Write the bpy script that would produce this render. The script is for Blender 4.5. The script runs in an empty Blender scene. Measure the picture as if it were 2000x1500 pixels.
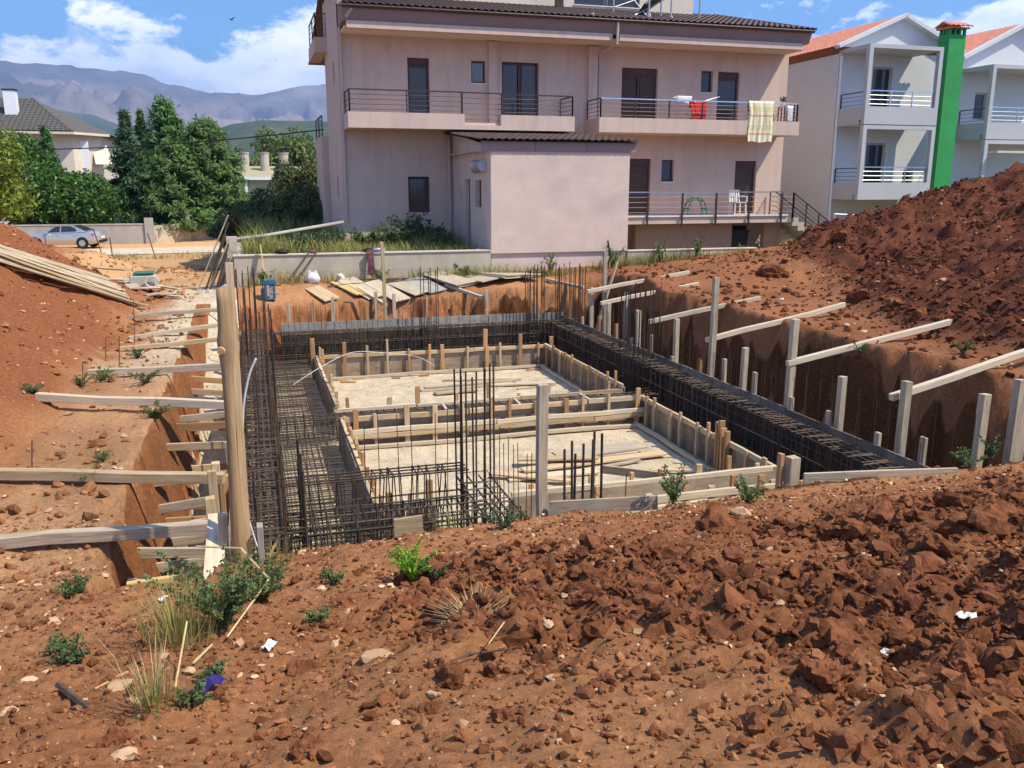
import bpy, bmesh, math, random
import numpy as np
from mathutils import Vector, Matrix, Quaternion

# ------------------------------------------------------------------ camera, sky, sun, exposure
scene = bpy.context.scene
col = scene.collection
R = math.radians
EYE = 4.3                                   # metres above the floor of the pit (z = 0)
YAW, PITCH, FPX = R(16.5), math.atan(388 / 1700.0), 1700.0
cam_d = bpy.data.cameras.new('camera'); cam = bpy.data.objects.new('camera', cam_d); col.objects.link(cam)
cam.location = (0, 0, EYE); cam.rotation_euler = (R(90) - PITCH, 0, -YAW)
cam_d.sensor_width = 36; cam_d.lens = 36 * FPX / 2000.0; cam_d.clip_start = 0.05; cam_d.clip_end = 40000
scene.camera = cam
SUN = Vector((0.58, -0.42, 1.0)).normalized()
sun_d = bpy.data.lights.new('sun', 'SUN'); sun_o = bpy.data.objects.new('sun', sun_d); col.objects.link(sun_o)
sun_d.energy = 4.7; sun_d.angle = R(0.55); sun_d.color = (1.0, 0.91, 0.74)
sun_o.rotation_euler = SUN.to_track_quat('Z', 'Y').to_euler(); sun_o.location = (20, -15, 40)
world = bpy.data.worlds.new('World'); scene.world = world; world.use_nodes = True
def build_world():
    nt = world.node_tree; nt.nodes.clear(); N = nt.nodes.new; L = nt.links.new
    out = N('ShaderNodeOutputWorld'); bg = N('ShaderNodeBackground'); bgc = N('ShaderNodeBackground'); mix = N('ShaderNodeMixShader')
    sky = N('ShaderNodeTexSky'); sky.sky_type = 'NISHITA'; sky.sun_disc = False
    sky.sun_elevation = math.asin(SUN.z); sky.sun_rotation = math.atan2(SUN.x, SUN.y); sky.air_density = 1.0; sky.dust_density = 0.6; sky.ozone_density = 2.0
    bg.inputs[1].default_value = 0.135
    tint = N('ShaderNodeMix'); tint.data_type = 'RGBA'; tint.blend_type = 'MULTIPLY'; tint.inputs[0].default_value = 1
    tint.inputs[7].default_value = (0.72, 0.92, 1.13, 1)
    L(sky.outputs[0], tint.inputs[6]); L(tint.outputs[2], bg.inputs[0])
    tc = N('ShaderNodeTexCoord'); sep = N('ShaderNodeSeparateXYZ'); L(tc.outputs['Generated'], sep.inputs[0])
    mp = N('ShaderNodeMapping'); mp.inputs['Scale'].default_value = (1, 1, 1.9); mp.inputs['Location'].default_value = (4.3, 1.62, 0.0); L(tc.outputs['Generated'], mp.inputs[0])
    def noise(scale, det, rough, vec, dist=0.0):
        n = N('ShaderNodeTexNoise'); n.inputs['Scale'].default_value = scale; n.inputs['Detail'].default_value = det
        n.inputs['Roughness'].default_value = rough; n.inputs['Distortion'].default_value = dist; L(vec, n.inputs['Vector']); return n.outputs[0]
    def math2(op, a, b):
        m = N('ShaderNodeMath'); m.operation = op
        for i, q in enumerate((a, b)):
            if hasattr(q, 'links'): L(q, m.inputs[i])
            else: m.inputs[i].default_value = q
        return m.outputs[0]
    def ramp(x, stops):
        r = N('ShaderNodeValToRGB'); L(x, r.inputs[0]); e = r.color_ramp.elements
        while len(e) < len(stops): e.new(0.5)
        for k, (p, c) in enumerate(stops): e[k].position = p; e[k].color = c if len(c) == 4 else (*c, 1)
        return r.outputs[0]
    g = lambda v: (v, v, v)
    big = noise(2.6, 2, 0.5, mp.outputs[0]); puff = noise(10.5, 9, 0.60, mp.outputs[0], 0.15); wisp = noise(5.5, 6, 0.6, mp.outputs[0], 0.3)
    # cumulus: a bank low over the mountains all round the horizon, its puffy top undulating with the big noise
    topz = math2('ADD', 0.142, math2('MULTIPLY', math2('SUBTRACT', big, 0.5), 0.13))
    edge = math2('ADD', math2('SUBTRACT', topz, sep.outputs[2]), math2('MULTIPLY', math2('SUBTRACT', puff, 0.5), 0.25))
    bank = ramp(math2('ADD', math2('MULTIPLY', edge, 21.0), 0.30), [(0.0, g(0)), (0.40, g(0.9)), (0.75, g(1))])
    high = ramp(wisp, [(0.0, g(0)), (0.53, g(0)), (0.70, g(0.75)), (1.0, g(0.9))])
    cover = math2('MAXIMUM', bank, high)
    shade = noise(9, 6, 0.6, mp.outputs[0], 0.2)
    lit = ramp(math2('ADD', math2('MULTIPLY', edge, 2.6), math2('MULTIPLY', shade, 0.9)), [(0.34, (1.0, 0.99, 0.97)), (0.50, (0.84, 0.87, 0.92)), (0.66, (0.60, 0.66, 0.76)), (1.0, (0.55, 0.62, 0.74))])
    L(lit, bgc.inputs[0]); bgc.inputs[1].default_value = 1.55
    L(cover, mix.inputs[0]); L(bg.outputs[0], mix.inputs[1]); L(bgc.outputs[0], mix.inputs[2]); L(mix.outputs[0], out.inputs[0])
build_world()
vs = scene.view_settings; vs.view_transform = 'Standard'; vs.look = 'None'; vs.exposure = 0.46; vs.gamma = 1.0; vs.use_curve_mapping = False
scene.cycles.max_bounces = 6; scene.cycles.transparent_max_bounces = 8

# ------------------------------------------------------------------ helpers
rng = random.Random(7); nprng = np.random.default_rng(11)
_cp, _sp = math.cos(PITCH), math.sin(PITCH)
_fw = Vector((math.sin(YAW) * _cp, math.cos(YAW) * _cp, -_sp)); _rt = Vector((math.cos(YAW), -math.sin(YAW), 0)); _up = _rt.cross(_fw)
def _ray(x, y): return _fw + _rt * ((x - 1000) / FPX) - _up * ((y - 750) / FPX)
# a surveyed point: where the sight line of a photo pixel meets a level (z), or an upright plane along the plot (y) or across it (x)
def at_z(x, y, z): d = _ray(x, y); return Vector((0, 0, EYE)) + d * ((z - EYE) / d.z)
def at_x(x, y, u): d = _ray(x, y); return Vector((0, 0, EYE)) + d * (u / d.x)
def at_y(x, y, v): d = _ray(x, y); return Vector((0, 0, EYE)) + d * (v / d.y)

def wm(o):
    m = o.matrix_basis.copy()
    return wm(o.parent) @ o.matrix_parent_inverse @ m if o.parent else m
def setp(o, p):
    if p is not None:
        o.parent = p; o.matrix_parent_inverse = wm(p).inverted()
    return o
def new(name, mesh, parent=None, loc=None, rot=None):
    o = bpy.data.objects.new(name, mesh); col.objects.link(o)
    if loc is not None: o.location = loc
    if rot is not None:
        if isinstance(rot, Quaternion): o.rotation_mode = 'QUATERNION'; o.rotation_quaternion = rot
        else: o.rotation_euler = rot
    return setp(o, parent)
def tag(o, label, cat=None, group=None, kind=None):
    o['label'] = label
    if cat: o['category'] = cat
    if group: o['group'] = group
    if kind: o['kind'] = kind
    return o
def thing(name, label, cat, loc=(0, 0, 0), group=None, rz=0):
    o = new(name, None, None, loc, (0, 0, rz)); o.empty_display_size = 0.2
    return tag(o, label, cat, group)
def copy_tree(o, parent=None):
    c = o.copy(); col.objects.link(c); c.parent = parent
    for ch in list(o.children): copy_tree(ch, c)
    return c

class MB:
    def __init__(s): s.v = []; s.f = []; s.m = []; s.mi = 0
    def add(s, vs_, fs):
        b = len(s.v); s.v += [tuple(p) for p in vs_]; s.f += [tuple(b + i for i in f) for f in fs]; s.m += [s.mi] * len(fs); return s
    def box(s, x0, x1, y0, y1, z0, z1, jit=0):
        P = [(x, y, z) for z in (z0, z1) for y in (y0, y1) for x in (x0, x1)]
        if jit: P = [tuple(c + rng.uniform(-jit, jit) for c in p) for p in P]
        return s.add(P, [(0, 2, 3, 1), (4, 5, 7, 6), (0, 1, 5, 4), (2, 6, 7, 3), (0, 4, 6, 2), (1, 3, 7, 5)])
    def bar(s, a, b, w, t=None, up=(0, 0, 1)):
        a, b = Vector(a), Vector(b); t = t or w; d = (b - a).normalized(); u_ = Vector(up)
        if abs(d.dot(u_)) > 0.99: u_ = Vector((1, 0, 0))
        x = d.cross(u_).normalized(); y = x.cross(d).normalized()
        P = [p + x * (i * w / 2) + y * (j * t / 2) for p in (a, b) for i, j in ((-1, -1), (1, -1), (1, 1), (-1, 1))]
        return s.add(P, [(0, 1, 2, 3), (7, 6, 5, 4), (0, 4, 5, 1), (1, 5, 6, 2), (2, 6, 7, 3), (3, 7, 4, 0)])
    def tube(s, pts, rad, n=6, cap=True):
        pts = [Vector(p) for p in pts]; rad = rad if isinstance(rad, (list, tuple)) else [rad] * len(pts); V = []; F = []
        pu = None
        for i, p in enumerate(pts):
            d = (pts[min(i + 1, len(pts) - 1)] - pts[max(i - 1, 0)]).normalized()
            a = pu if pu is not None else (Vector((0, 0, 1)) if abs(d.z) < 0.9 else Vector((1, 0, 0)))
            x = d.cross(a).normalized(); y = x.cross(d).normalized(); pu = y
            for k in range(n):
                t = 2 * math.pi * k / n; V.append(p + (x * math.cos(t) + y * math.sin(t)) * rad[i])
        for i in range(len(pts) - 1):
            for k in range(n): F.append((i * n + k, i * n + (k + 1) % n, (i + 1) * n + (k + 1) % n, (i + 1) * n + k))
        if cap: F.append(tuple(range(n))[::-1]); F.append(tuple(range((len(pts) - 1) * n, len(pts) * n)))
        return s.add(V, [f[::-1] for f in F])
    def mesh(s, name, mats, smooth=False):
        me = bpy.data.meshes.new(name); me.from_pydata(s.v, [], s.f)
        mats = mats if isinstance(mats, (list, tuple)) else [mats]
        for m in mats: me.materials.append(m)
        if len(mats) > 1: me.polygons.foreach_set('material_index', s.m)
        if smooth: me.polygons.foreach_set('use_smooth', [True] * len(me.polygons))
        me.update(); return me
    def build(s, name, mats, parent=None, loc=None, smooth=False, rot=None):
        return new(name, s.mesh(name, mats, smooth), parent, loc, rot)

def np_mesh(name, V, F, mat, smooth=False):
    V = np.asarray(V, np.float32).reshape(-1, 3); F = np.asarray(F, np.int32); k = F.shape[1]
    me = bpy.data.meshes.new(name); me.vertices.add(len(V)); me.vertices.foreach_set('co', V.ravel())
    me.loops.add(F.size); me.loops.foreach_set('vertex_index', F.ravel()); me.polygons.add(len(F))
    me.polygons.foreach_set('loop_start', np.arange(0, F.size, k, dtype=np.int32)); me.polygons.foreach_set('loop_total', np.full(len(F), k, np.int32))
    me.polygons.foreach_set('use_smooth', np.full(len(F), bool(smooth)))
    me.materials.append(mat); me.update(calc_edges=True); me.validate(); return me

# hash noise in numpy
def _h(ix, iy, iz, seed):
    h = (ix.astype(np.int64) * 374761393 + iy.astype(np.int64) * 668265263 + iz.astype(np.int64) * 2147483647 + seed * 974711) & 0xffffffff
    h = ((h ^ (h >> 13)) * 1274126177) & 0xffffffff; h = ((h ^ (h >> 16)) * 2246822519) & 0xffffffff
    return ((h ^ (h >> 15)) & 0xffffff) / float(0xffffff)
def vn(x, y, z=None, seed=0):
    x = np.asarray(x, float); y = np.asarray(y, float)
    if z is None:
        x, y = np.broadcast_arrays(x, y); fx, fy = np.floor(x), np.floor(y); tx, ty = x - fx, y - fy; tx = tx * tx * (3 - 2 * tx); ty = ty * ty * (3 - 2 * ty); o = np.zeros(1)
        a, b, c, d = _h(fx, fy, o, seed), _h(fx + 1, fy, o, seed), _h(fx, fy + 1, o, seed), _h(fx + 1, fy + 1, o, seed)
        a = a + (b - a) * tx; c = c + (d - c) * tx; return (a + (c - a) * ty) * 2 - 1
    z = np.asarray(z, float)
    fx, fy, fz = np.floor(x), np.floor(y), np.floor(z); tx, ty, tz = x - fx, y - fy, z - fz
    tx = tx * tx * (3 - 2 * tx); ty = ty * ty * (3 - 2 * ty); tz = tz * tz * (3 - 2 * tz); r = 0
    for a in (0, 1):
        for b in (0, 1):
            for c in (0, 1):
                w = (tx if a else 1 - tx) * (ty if b else 1 - ty) * (tz if c else 1 - tz); r = r + w * _h(fx + a, fy + b, fz + c, seed)
    return r * 2 - 1
def fbm(x, y, oct=4, seed=0, gain=0.5):
    r = 0; a = 1.0; f = 1.0
    for k in range(oct): r = r + a * vn(x * f + 17.3 * k, y * f - 9.1 * k, None, seed + k); a *= gain; f *= 2.03
    return r
def sst(a, b, x): t = np.clip((x - a) / (b - a), 0, 1); return t * t * (3 - 2 * t)

# ------------------------------------------------------------------ materials
def mat(name, base, rough=0.85, var=0.18, scale=6.0, stretch=(1, 1, 1), bump=0.0, bscale=40.0, metal=0.0, rnd=0.0, col2=None, spec=0.3, island=0.0, stain=None, sstretch=(1, 1, 0.25), trans=0.0, bdist=0.02):
    m = bpy.data.materials.new(name); m.use_nodes = True; nt = m.node_tree; N = nt.nodes.new; L = nt.links.new
    b = nt.nodes['Principled BSDF']; b.inputs['Roughness'].default_value = rough; b.inputs['Metallic'].default_value = metal; b.inputs['Specular IOR Level'].default_value = spec
    tc = N('ShaderNodeTexCoord'); mp = N('ShaderNodeMapping'); mp.inputs['Scale'].default_value = stretch; L(tc.outputs['Object'], mp.inputs[0])
    oi = N('ShaderNodeObjectInfo')
    ad = N('ShaderNodeVectorMath'); ad.operation = 'ADD'; L(mp.outputs[0], ad.inputs[0])
    cx = N('ShaderNodeCombineXYZ'); ml = N('ShaderNodeMath'); ml.operation = 'MULTIPLY'; ml.inputs[1].default_value = 37.0; L(oi.outputs['Random'], ml.inputs[0]); L(ml.outputs[0], cx.inputs[0]); L(ml.outputs[0], cx.inputs[1]); L(cx.outputs[0], ad.inputs[1])
    n = N('ShaderNodeTexNoise'); n.inputs['Scale'].default_value = scale; n.inputs['Detail'].default_value = 6; n.inputs['Roughness'].default_value = 0.65; L(ad.outputs[0], n.inputs['Vector'])
    cr = N('ShaderNodeValToRGB'); L(n.outputs[0], cr.inputs[0])
    c2 = col2 or tuple(c * (1 + var) for c in base); c1 = tuple(c * (1 - var) for c in base) if not col2 else base
    cr.color_ramp.elements[0].position = 0.32; cr.color_ramp.elements[0].color = (*c1, 1); cr.color_ramp.elements[1].position = 0.68; cr.color_ramp.elements[1].color = (*c2, 1)
    cur = cr.outputs[0]
    def mult(c, fac_out, lo, hi):
        mr = N('ShaderNodeMapRange'); mr.inputs[3].default_value = lo; mr.inputs[4].default_value = hi; L(fac_out, mr.inputs[0])
        mx = N('ShaderNodeVectorMath'); mx.operation = 'SCALE'; L(c, mx.inputs[0]); L(mr.outputs[0], mx.inputs['Scale']); return mx.outputs[0]
    if rnd: cur = mult(cur, oi.outputs['Random'], 1 - rnd, 1 + rnd)
    if island:
        g = N('ShaderNodeNewGeometry'); cur = mult(cur, g.outputs['Random Per Island'], 1 - island, 1 + island)
    if stain:                                # (colour, amount): broad weathering marks; painted cloud shadow on mountain_rock
        mp2 = N('ShaderNodeMapping'); mp2.inputs['Scale'].default_value = sstretch; L(tc.outputs['Object'], mp2.inputs[0])
        n2 = N('ShaderNodeTexNoise'); n2.inputs['Scale'].default_value = 1.6; n2.inputs['Detail'].default_value = 5; n2.inputs['Roughness'].default_value = 0.6; L(mp2.outputs[0], n2.inputs['Vector'])
        r2 = N('ShaderNodeMapRange'); r2.inputs[1].default_value = 0.45; r2.inputs[2].default_value = 0.75; r2.inputs[4].default_value = stain[1]; L(n2.outputs[0], r2.inputs[0])
        mx = N('ShaderNodeMix'); mx.data_type = 'RGBA'; L(r2.outputs[0], mx.inputs[0]); L(cur, mx.inputs[6]); mx.inputs[7].default_value = (*stain[0], 1); cur = mx.outputs[2]
    L(cur, b.inputs['Base Color'])
    if bump:
        nb = N('ShaderNodeTexNoise'); nb.inputs['Scale'].default_value = bscale; nb.inputs['Detail'].default_value = 5; nb.inputs['Roughness'].default_value = 0.7; L(ad.outputs[0], nb.inputs['Vector'])
        bp = N('ShaderNodeBump'); bp.inputs['Strength'].default_value = bump; bp.inputs['Distance'].default_value = bdist; L(nb.outputs[0], bp.inputs['Height']); L(bp.outputs[0], b.inputs['Normal'])
    if trans:
        tr = N('ShaderNodeBsdfTranslucent'); L(cur, tr.inputs[0]); ms = N('ShaderNodeMixShader'); ms.inputs[0].default_value = trans
        L(b.outputs[0], ms.inputs[1]); L(tr.outputs[0], ms.inputs[2]); L(ms.outputs[0], nt.nodes['Material Output'].inputs[0])
    return m
def glass(name, tintc, rough=0.06):
    m = bpy.data.materials.new(name); m.use_nodes = True; b = m.node_tree.nodes['Principled BSDF']
    b.inputs['Base Color'].default_value = (*tintc, 1); b.inputs['Roughness'].default_value = rough; b.inputs['Specular IOR Level'].default_value = 0.5; return m
GR = (1.2, 26, 26)                           # wood grain runs along a board's own x axis
M = dict(
 wood_grey=mat('weathered_timber', (0.41, 0.325, 0.225), 0.9, 0.35, 2.2, GR, 0.5, 3, rnd=0.22, bdist=0.01, stain=((0.50, 0.45, 0.37), 0.6), sstretch=(2, 6, 6)),
 wood_tan=mat('sawn_timber', (0.48, 0.335, 0.185), 0.85, 0.30, 2.0, GR, 0.4, 3, rnd=0.22, bdist=0.01, stain=((0.52, 0.46, 0.37), 0.5), sstretch=(2, 6, 6)),
 wood_pale=mat('pale_plank', (0.55, 0.45, 0.32), 0.85, 0.22, 2.0, GR, 0.4, 3, rnd=0.14, bdist=0.01),
 wood_orange=mat('stake_timber', (0.42, 0.235, 0.11), 0.85, 0.25, 2.0, GR, 0.3, 3, rnd=0.28, bdist=0.01),
 wood_yellow=mat('fresh_timber', (0.60, 0.42, 0.17), 0.8, 0.18, 2.0, GR, 0.3, 3, rnd=0.08, bdist=0.01),
 log=mat('peeled_log', (0.22, 0.14, 0.075), 0.85, 0.5, 1.3, (9, 9, 0.7), 0.5, 4, col2=(0.43, 0.29, 0.145), bdist=0.02),
 panel=mat('shuttering_panel', (0.27, 0.20, 0.135), 0.9, 0.3, 2.2, (2, 8, 8), 0.3, 6, rnd=0.2, stain=((0.42, 0.38, 0.31), 0.6), sstretch=(1.5, 1.5, 1.5), bdist=0.01),
 panel_grey=mat('cement_stained_panel', (0.31, 0.29, 0.255), 0.9, 0.22, 3, (1, 3, 3), 0.3, 8, rnd=0.15, stain=((0.22, 0.2, 0.18), 0.6), bdist=0.01),
 panel_dark=mat('shaded_shutter_panel', (0.055, 0.045, 0.038), 0.9, 0.3, 3, (1, 3, 3), 0.3, 8, rnd=0.2, bdist=0.01),  # near black: the shade behind the dense cages is put into the colour
 panel_mid=mat('dark_shutter_board', (0.17, 0.15, 0.125), 0.9, 0.3, 3, (1, 3, 3), 0.3, 8, rnd=0.25, bdist=0.01),  # darker grey-brown than panel_grey
 ply=mat('plywood_sheet', (0.47, 0.39, 0.28), 0.85, 0.16, 2.5, (1, 5, 5), 0.2, 8, rnd=0.14, stain=((0.36, 0.31, 0.25), 0.5), sstretch=(1, 1, 1), bdist=0.01),
 rebar=mat('rebar_steel', (0.050, 0.045, 0.041), 0.65, 0.3, 14, (1, 1, 1), 0.0, metal=0.35, rnd=0.35, col2=(0.105, 0.064, 0.040)),
 rebar_thin=mat('rusty_rod', (0.10, 0.070, 0.050), 0.7, 0.3, 12, (1, 1, 1), 0.0, metal=0.3, rnd=0.3, col2=(0.17, 0.085, 0.045)),
 pink=mat('pink_render', (0.61, 0.455, 0.365), 0.92, 0.05, 1.2, (1, 1, 1), 0.25, 60, stain=((0.42, 0.32, 0.27), 0.5), sstretch=(2.2, 2.2, 0.28), bdist=0.004),
 annex=mat('annex_render', (0.67, 0.515, 0.425), 0.92, 0.07, 1.5, (1, 1, 1), 0.25, 50, stain=((0.47, 0.385, 0.335), 0.65), sstretch=(0.55, 1, 0.8), bdist=0.004),
 fascia=mat('mauve_fascia', (0.30, 0.215, 0.195), 0.85, 0.06, 1.5, (1, 1, 1), 0.15, 30, stain=((0.25, 0.18, 0.17), 0.5), bdist=0.004),
 soffit=mat('cream_soffit', (0.66, 0.55, 0.46), 0.9, 0.04),
 tile=mat('brown_tile', (0.125, 0.085, 0.075), 0.75, 0.25, 8, (1, 1, 1), 0.2, 30, rnd=0.15, island=0.12),
 redtile=mat('terracotta_tile', (0.62, 0.24, 0.15), 0.8, 0.22, 5, (1, 1, 1), 0.2, 30, rnd=0.15),
 greytile=mat('grey_roof_tile', (0.105, 0.095, 0.085), 0.8, 0.25, 5, (1, 1, 1), 0.2, 30),
 frame=mat('brown_joinery', (0.075, 0.040, 0.032), 0.5, 0.15, 4), shutter=mat('brown_shutter', (0.10, 0.065, 0.055), 0.6, 0.1, 4),
 rail=mat('dark_railing_steel', (0.085, 0.055, 0.05), 0.45, 0.1, 4, metal=0.5), steel=mat('stainless_rail', (0.62, 0.62, 0.62), 0.28, 0.05, 4, metal=0.9),
 marble=mat('marble_sill', (0.72, 0.69, 0.64), 0.5, 0.06), dark=mat('dark_recess', (0.03, 0.026, 0.024), 0.9, 0.1), pipe=mat('drain_pipe_paint', (0.52, 0.40, 0.36), 0.6, 0.05),
 white=mat('white_render', (0.58, 0.59, 0.595), 0.9, 0.03, 1.0, (1, 1, 1), 0.15, 50, stain=((0.62, 0.63, 0.645), 0.3), bdist=0.004), grey=mat('grey_render', (0.46, 0.465, 0.47), 0.9, 0.04, 1.0, bump=0.15, bscale=50, bdist=0.004),
 green=mat('green_paint', (0.035, 0.30, 0.080), 0.85, 0.12, 1.0, bump=0.2, bscale=50, bdist=0.006, stain=((0.05, 0.23, 0.08), 0.6), sstretch=(1.5, 1.5, 0.2)),
 conc=mat('old_concrete', (0.50, 0.43, 0.33), 0.95, 0.12, 2.0, (1, 1, 1), 0.4, 25, stain=((0.34, 0.29, 0.22), 0.7), sstretch=(1.2, 1.2, 0.35), bdist=0.01),
 greyconc=mat('grey_concrete', (0.42, 0.40, 0.37), 0.95, 0.1, 2.0, bump=0.3, bscale=25, stain=((0.3, 0.28, 0.26), 0.6), bdist=0.01),
 glass=glass('window_glass', (0.035, 0.035, 0.04)), glassl=glass('pale_window_glass', (0.16, 0.19, 0.22)),
 beige=mat('beige_render', (0.62, 0.54, 0.44), 0.9, 0.05, 1.0), olive=mat('olive_sheet_wall', (0.36, 0.33, 0.21), 0.85, 0.06, 1.0), paintw=mat('white_paint', (0.78, 0.80, 0.80), 0.6, 0.04),
 plasticw=mat('white_plastic', (0.8, 0.8, 0.8), 0.45, 0.04, trans=0.25), red=mat('red_cloth', (0.65, 0.03, 0.035), 0.9, 0.15, 6), blue=mat('blue_paint', (0.03, 0.13, 0.23), 0.5, 0.2, 10), plum=mat('plum_cloth', (0.16, 0.06, 0.07), 0.9, 0.4, 9),
 purple=mat('purple_foil', (0.030, 0.014, 0.16), 0.25, 0.4, 9, spec=0.6), black=mat('black_plastic', (0.015, 0.015, 0.017), 0.5, 0.2), rubber=mat('tyre_rubber', (0.02, 0.02, 0.02), 0.8, 0.1), teal=mat('teal_plastic', (0.05, 0.17, 0.13), 0.5, 0.2),
 zinc=mat('galvanised', (0.45, 0.47, 0.47), 0.45, 0.12, 6, metal=0.6), cable=mat('grey_conduit', (0.55, 0.56, 0.56), 0.5, 0.05), carpaint=mat('silver_paint', (0.58, 0.58, 0.58), 0.28, 0.03, metal=0.65, spec=0.5), tail=mat('tail_lamp_red', (0.55, 0.02, 0.02), 0.2, 0.05, spec=0.6),
 stone=mat('pale_limestone', (0.50, 0.33, 0.19), 0.92, 0.2, 9, bump=0.5, bscale=20, rnd=0.2), clodb=mat('big_red_clod', (0.135, 0.046, 0.021), 0.97, 0.35, 14, bump=0.8, bscale=40, rnd=0.15, col2=(0.26, 0.105, 0.048), bdist=0.025, spec=0.05),
 straw=mat('dry_straw', (0.58, 0.43, 0.22), 0.9, 0.15, island=0.25), bark=mat('bark', (0.10, 0.07, 0.05), 0.95, 0.3, 8, (3, 3, 1), 0.5, 20),
)
def leafmat(name, c, c2, isl=0.35, trans=0.28, rough=0.6): return mat(name, c, rough, 0.2, 0.9, bump=0, col2=c2, island=isl, trans=trans, spec=0.35)
M.update(
 lf_dark=leafmat('dark_conifer_foliage', (0.030, 0.078, 0.033), (0.075, 0.143, 0.051)), lf_mid=leafmat('conifer_foliage', (0.063, 0.147, 0.043), (0.128, 0.242, 0.063)),
 lf_cyp=leafmat('light_cypress_foliage', (0.075, 0.147, 0.035), (0.141, 0.232, 0.058)), lf_bay=leafmat('glossy_broadleaf', (0.043, 0.109, 0.019), (0.101, 0.205, 0.032), rough=0.4), lf_yel=leafmat('yellow_green_leaf', (0.115, 0.192, 0.021), (0.284, 0.320, 0.037)),  # lf_cyp: the cypress's own pale green
 lf_far=leafmat('far_tree_foliage', (0.101, 0.147, 0.037), (0.182, 0.218, 0.058)), lf_olv=leafmat('grey_green_foliage', (0.081, 0.109, 0.037), (0.142, 0.160, 0.053)), lf_weed=leafmat('weed_leaf', (0.085, 0.130, 0.038), (0.165, 0.205, 0.070)), lf_weedd=leafmat('dark_weed_leaf', (0.052, 0.094, 0.034), (0.105, 0.145, 0.055)),
 lf_lime=leafmat('lime_fern_leaf', (0.189, 0.384, 0.026), (0.324, 0.538, 0.053)), grass=leafmat('dry_grass', (0.405, 0.320, 0.105), (0.216, 0.243, 0.063), 0.4), grassg=leafmat('green_grass', (0.135, 0.192, 0.042), (0.324, 0.307, 0.095), 0.4),
)
# ------------------------------------------------------------------ terrain
PU0, PU1, PV0, PV1 = -0.98, 8.55, 7.62, 21.25      # floor of the excavation
def toe_r(v): return 9.75 + 3.7 * sst(10.5, 20, v) + 0.5 * np.maximum(v - 20, 0)
def base_z(u, v):
    near = 1.22 + np.clip(7.4 - v, 0, 5.6) * 0.275 - 0.02 * sst(4, 7, u)
    left = 1.47 + 0.15 * sst(19, 23, v) - 0.55 * sst(27, 44, v)
    back = 1.88 + 0.09 * np.clip(u - 8, 0, 8) - (0.40 - 0.24 * sst(3, 7, u)) * (1 - sst(21.5, 23.0, v)) * (1 - sst(7.5, 9, u))
    right = 1.97 + 0 * u
    b = left + (back - left) * sst(-1.4, 0.3, u) * sst(18, 21.5, v) + (right - left) * sst(7.5, 8.8, u) * (1 - sst(19, 22, v))
    wn = 1 - sst(6.6, 8.9, v); b = b * (1 - wn) + near * wn
    b = b + 0.17 * sst(-0.4, -1.2, u) * sst(3.5, 6.5, v) * (1 - sst(7.5, 9, v)) if False else b
    garden = 2.33 + 0 * u
    w = sst(23.36, 23.44, v) * sst(-0.46, -0.38, u) * (1 - sst(36, 44, v))
    g2 = np.where(u > 10.3, 1.75 + 0.75 * sst(18, 21, u), garden); b = b * (1 - w) + g2 * w
    far = sst(40, 46, v); b = b * (1 - far) + 1.05 * far
    return b
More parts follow.
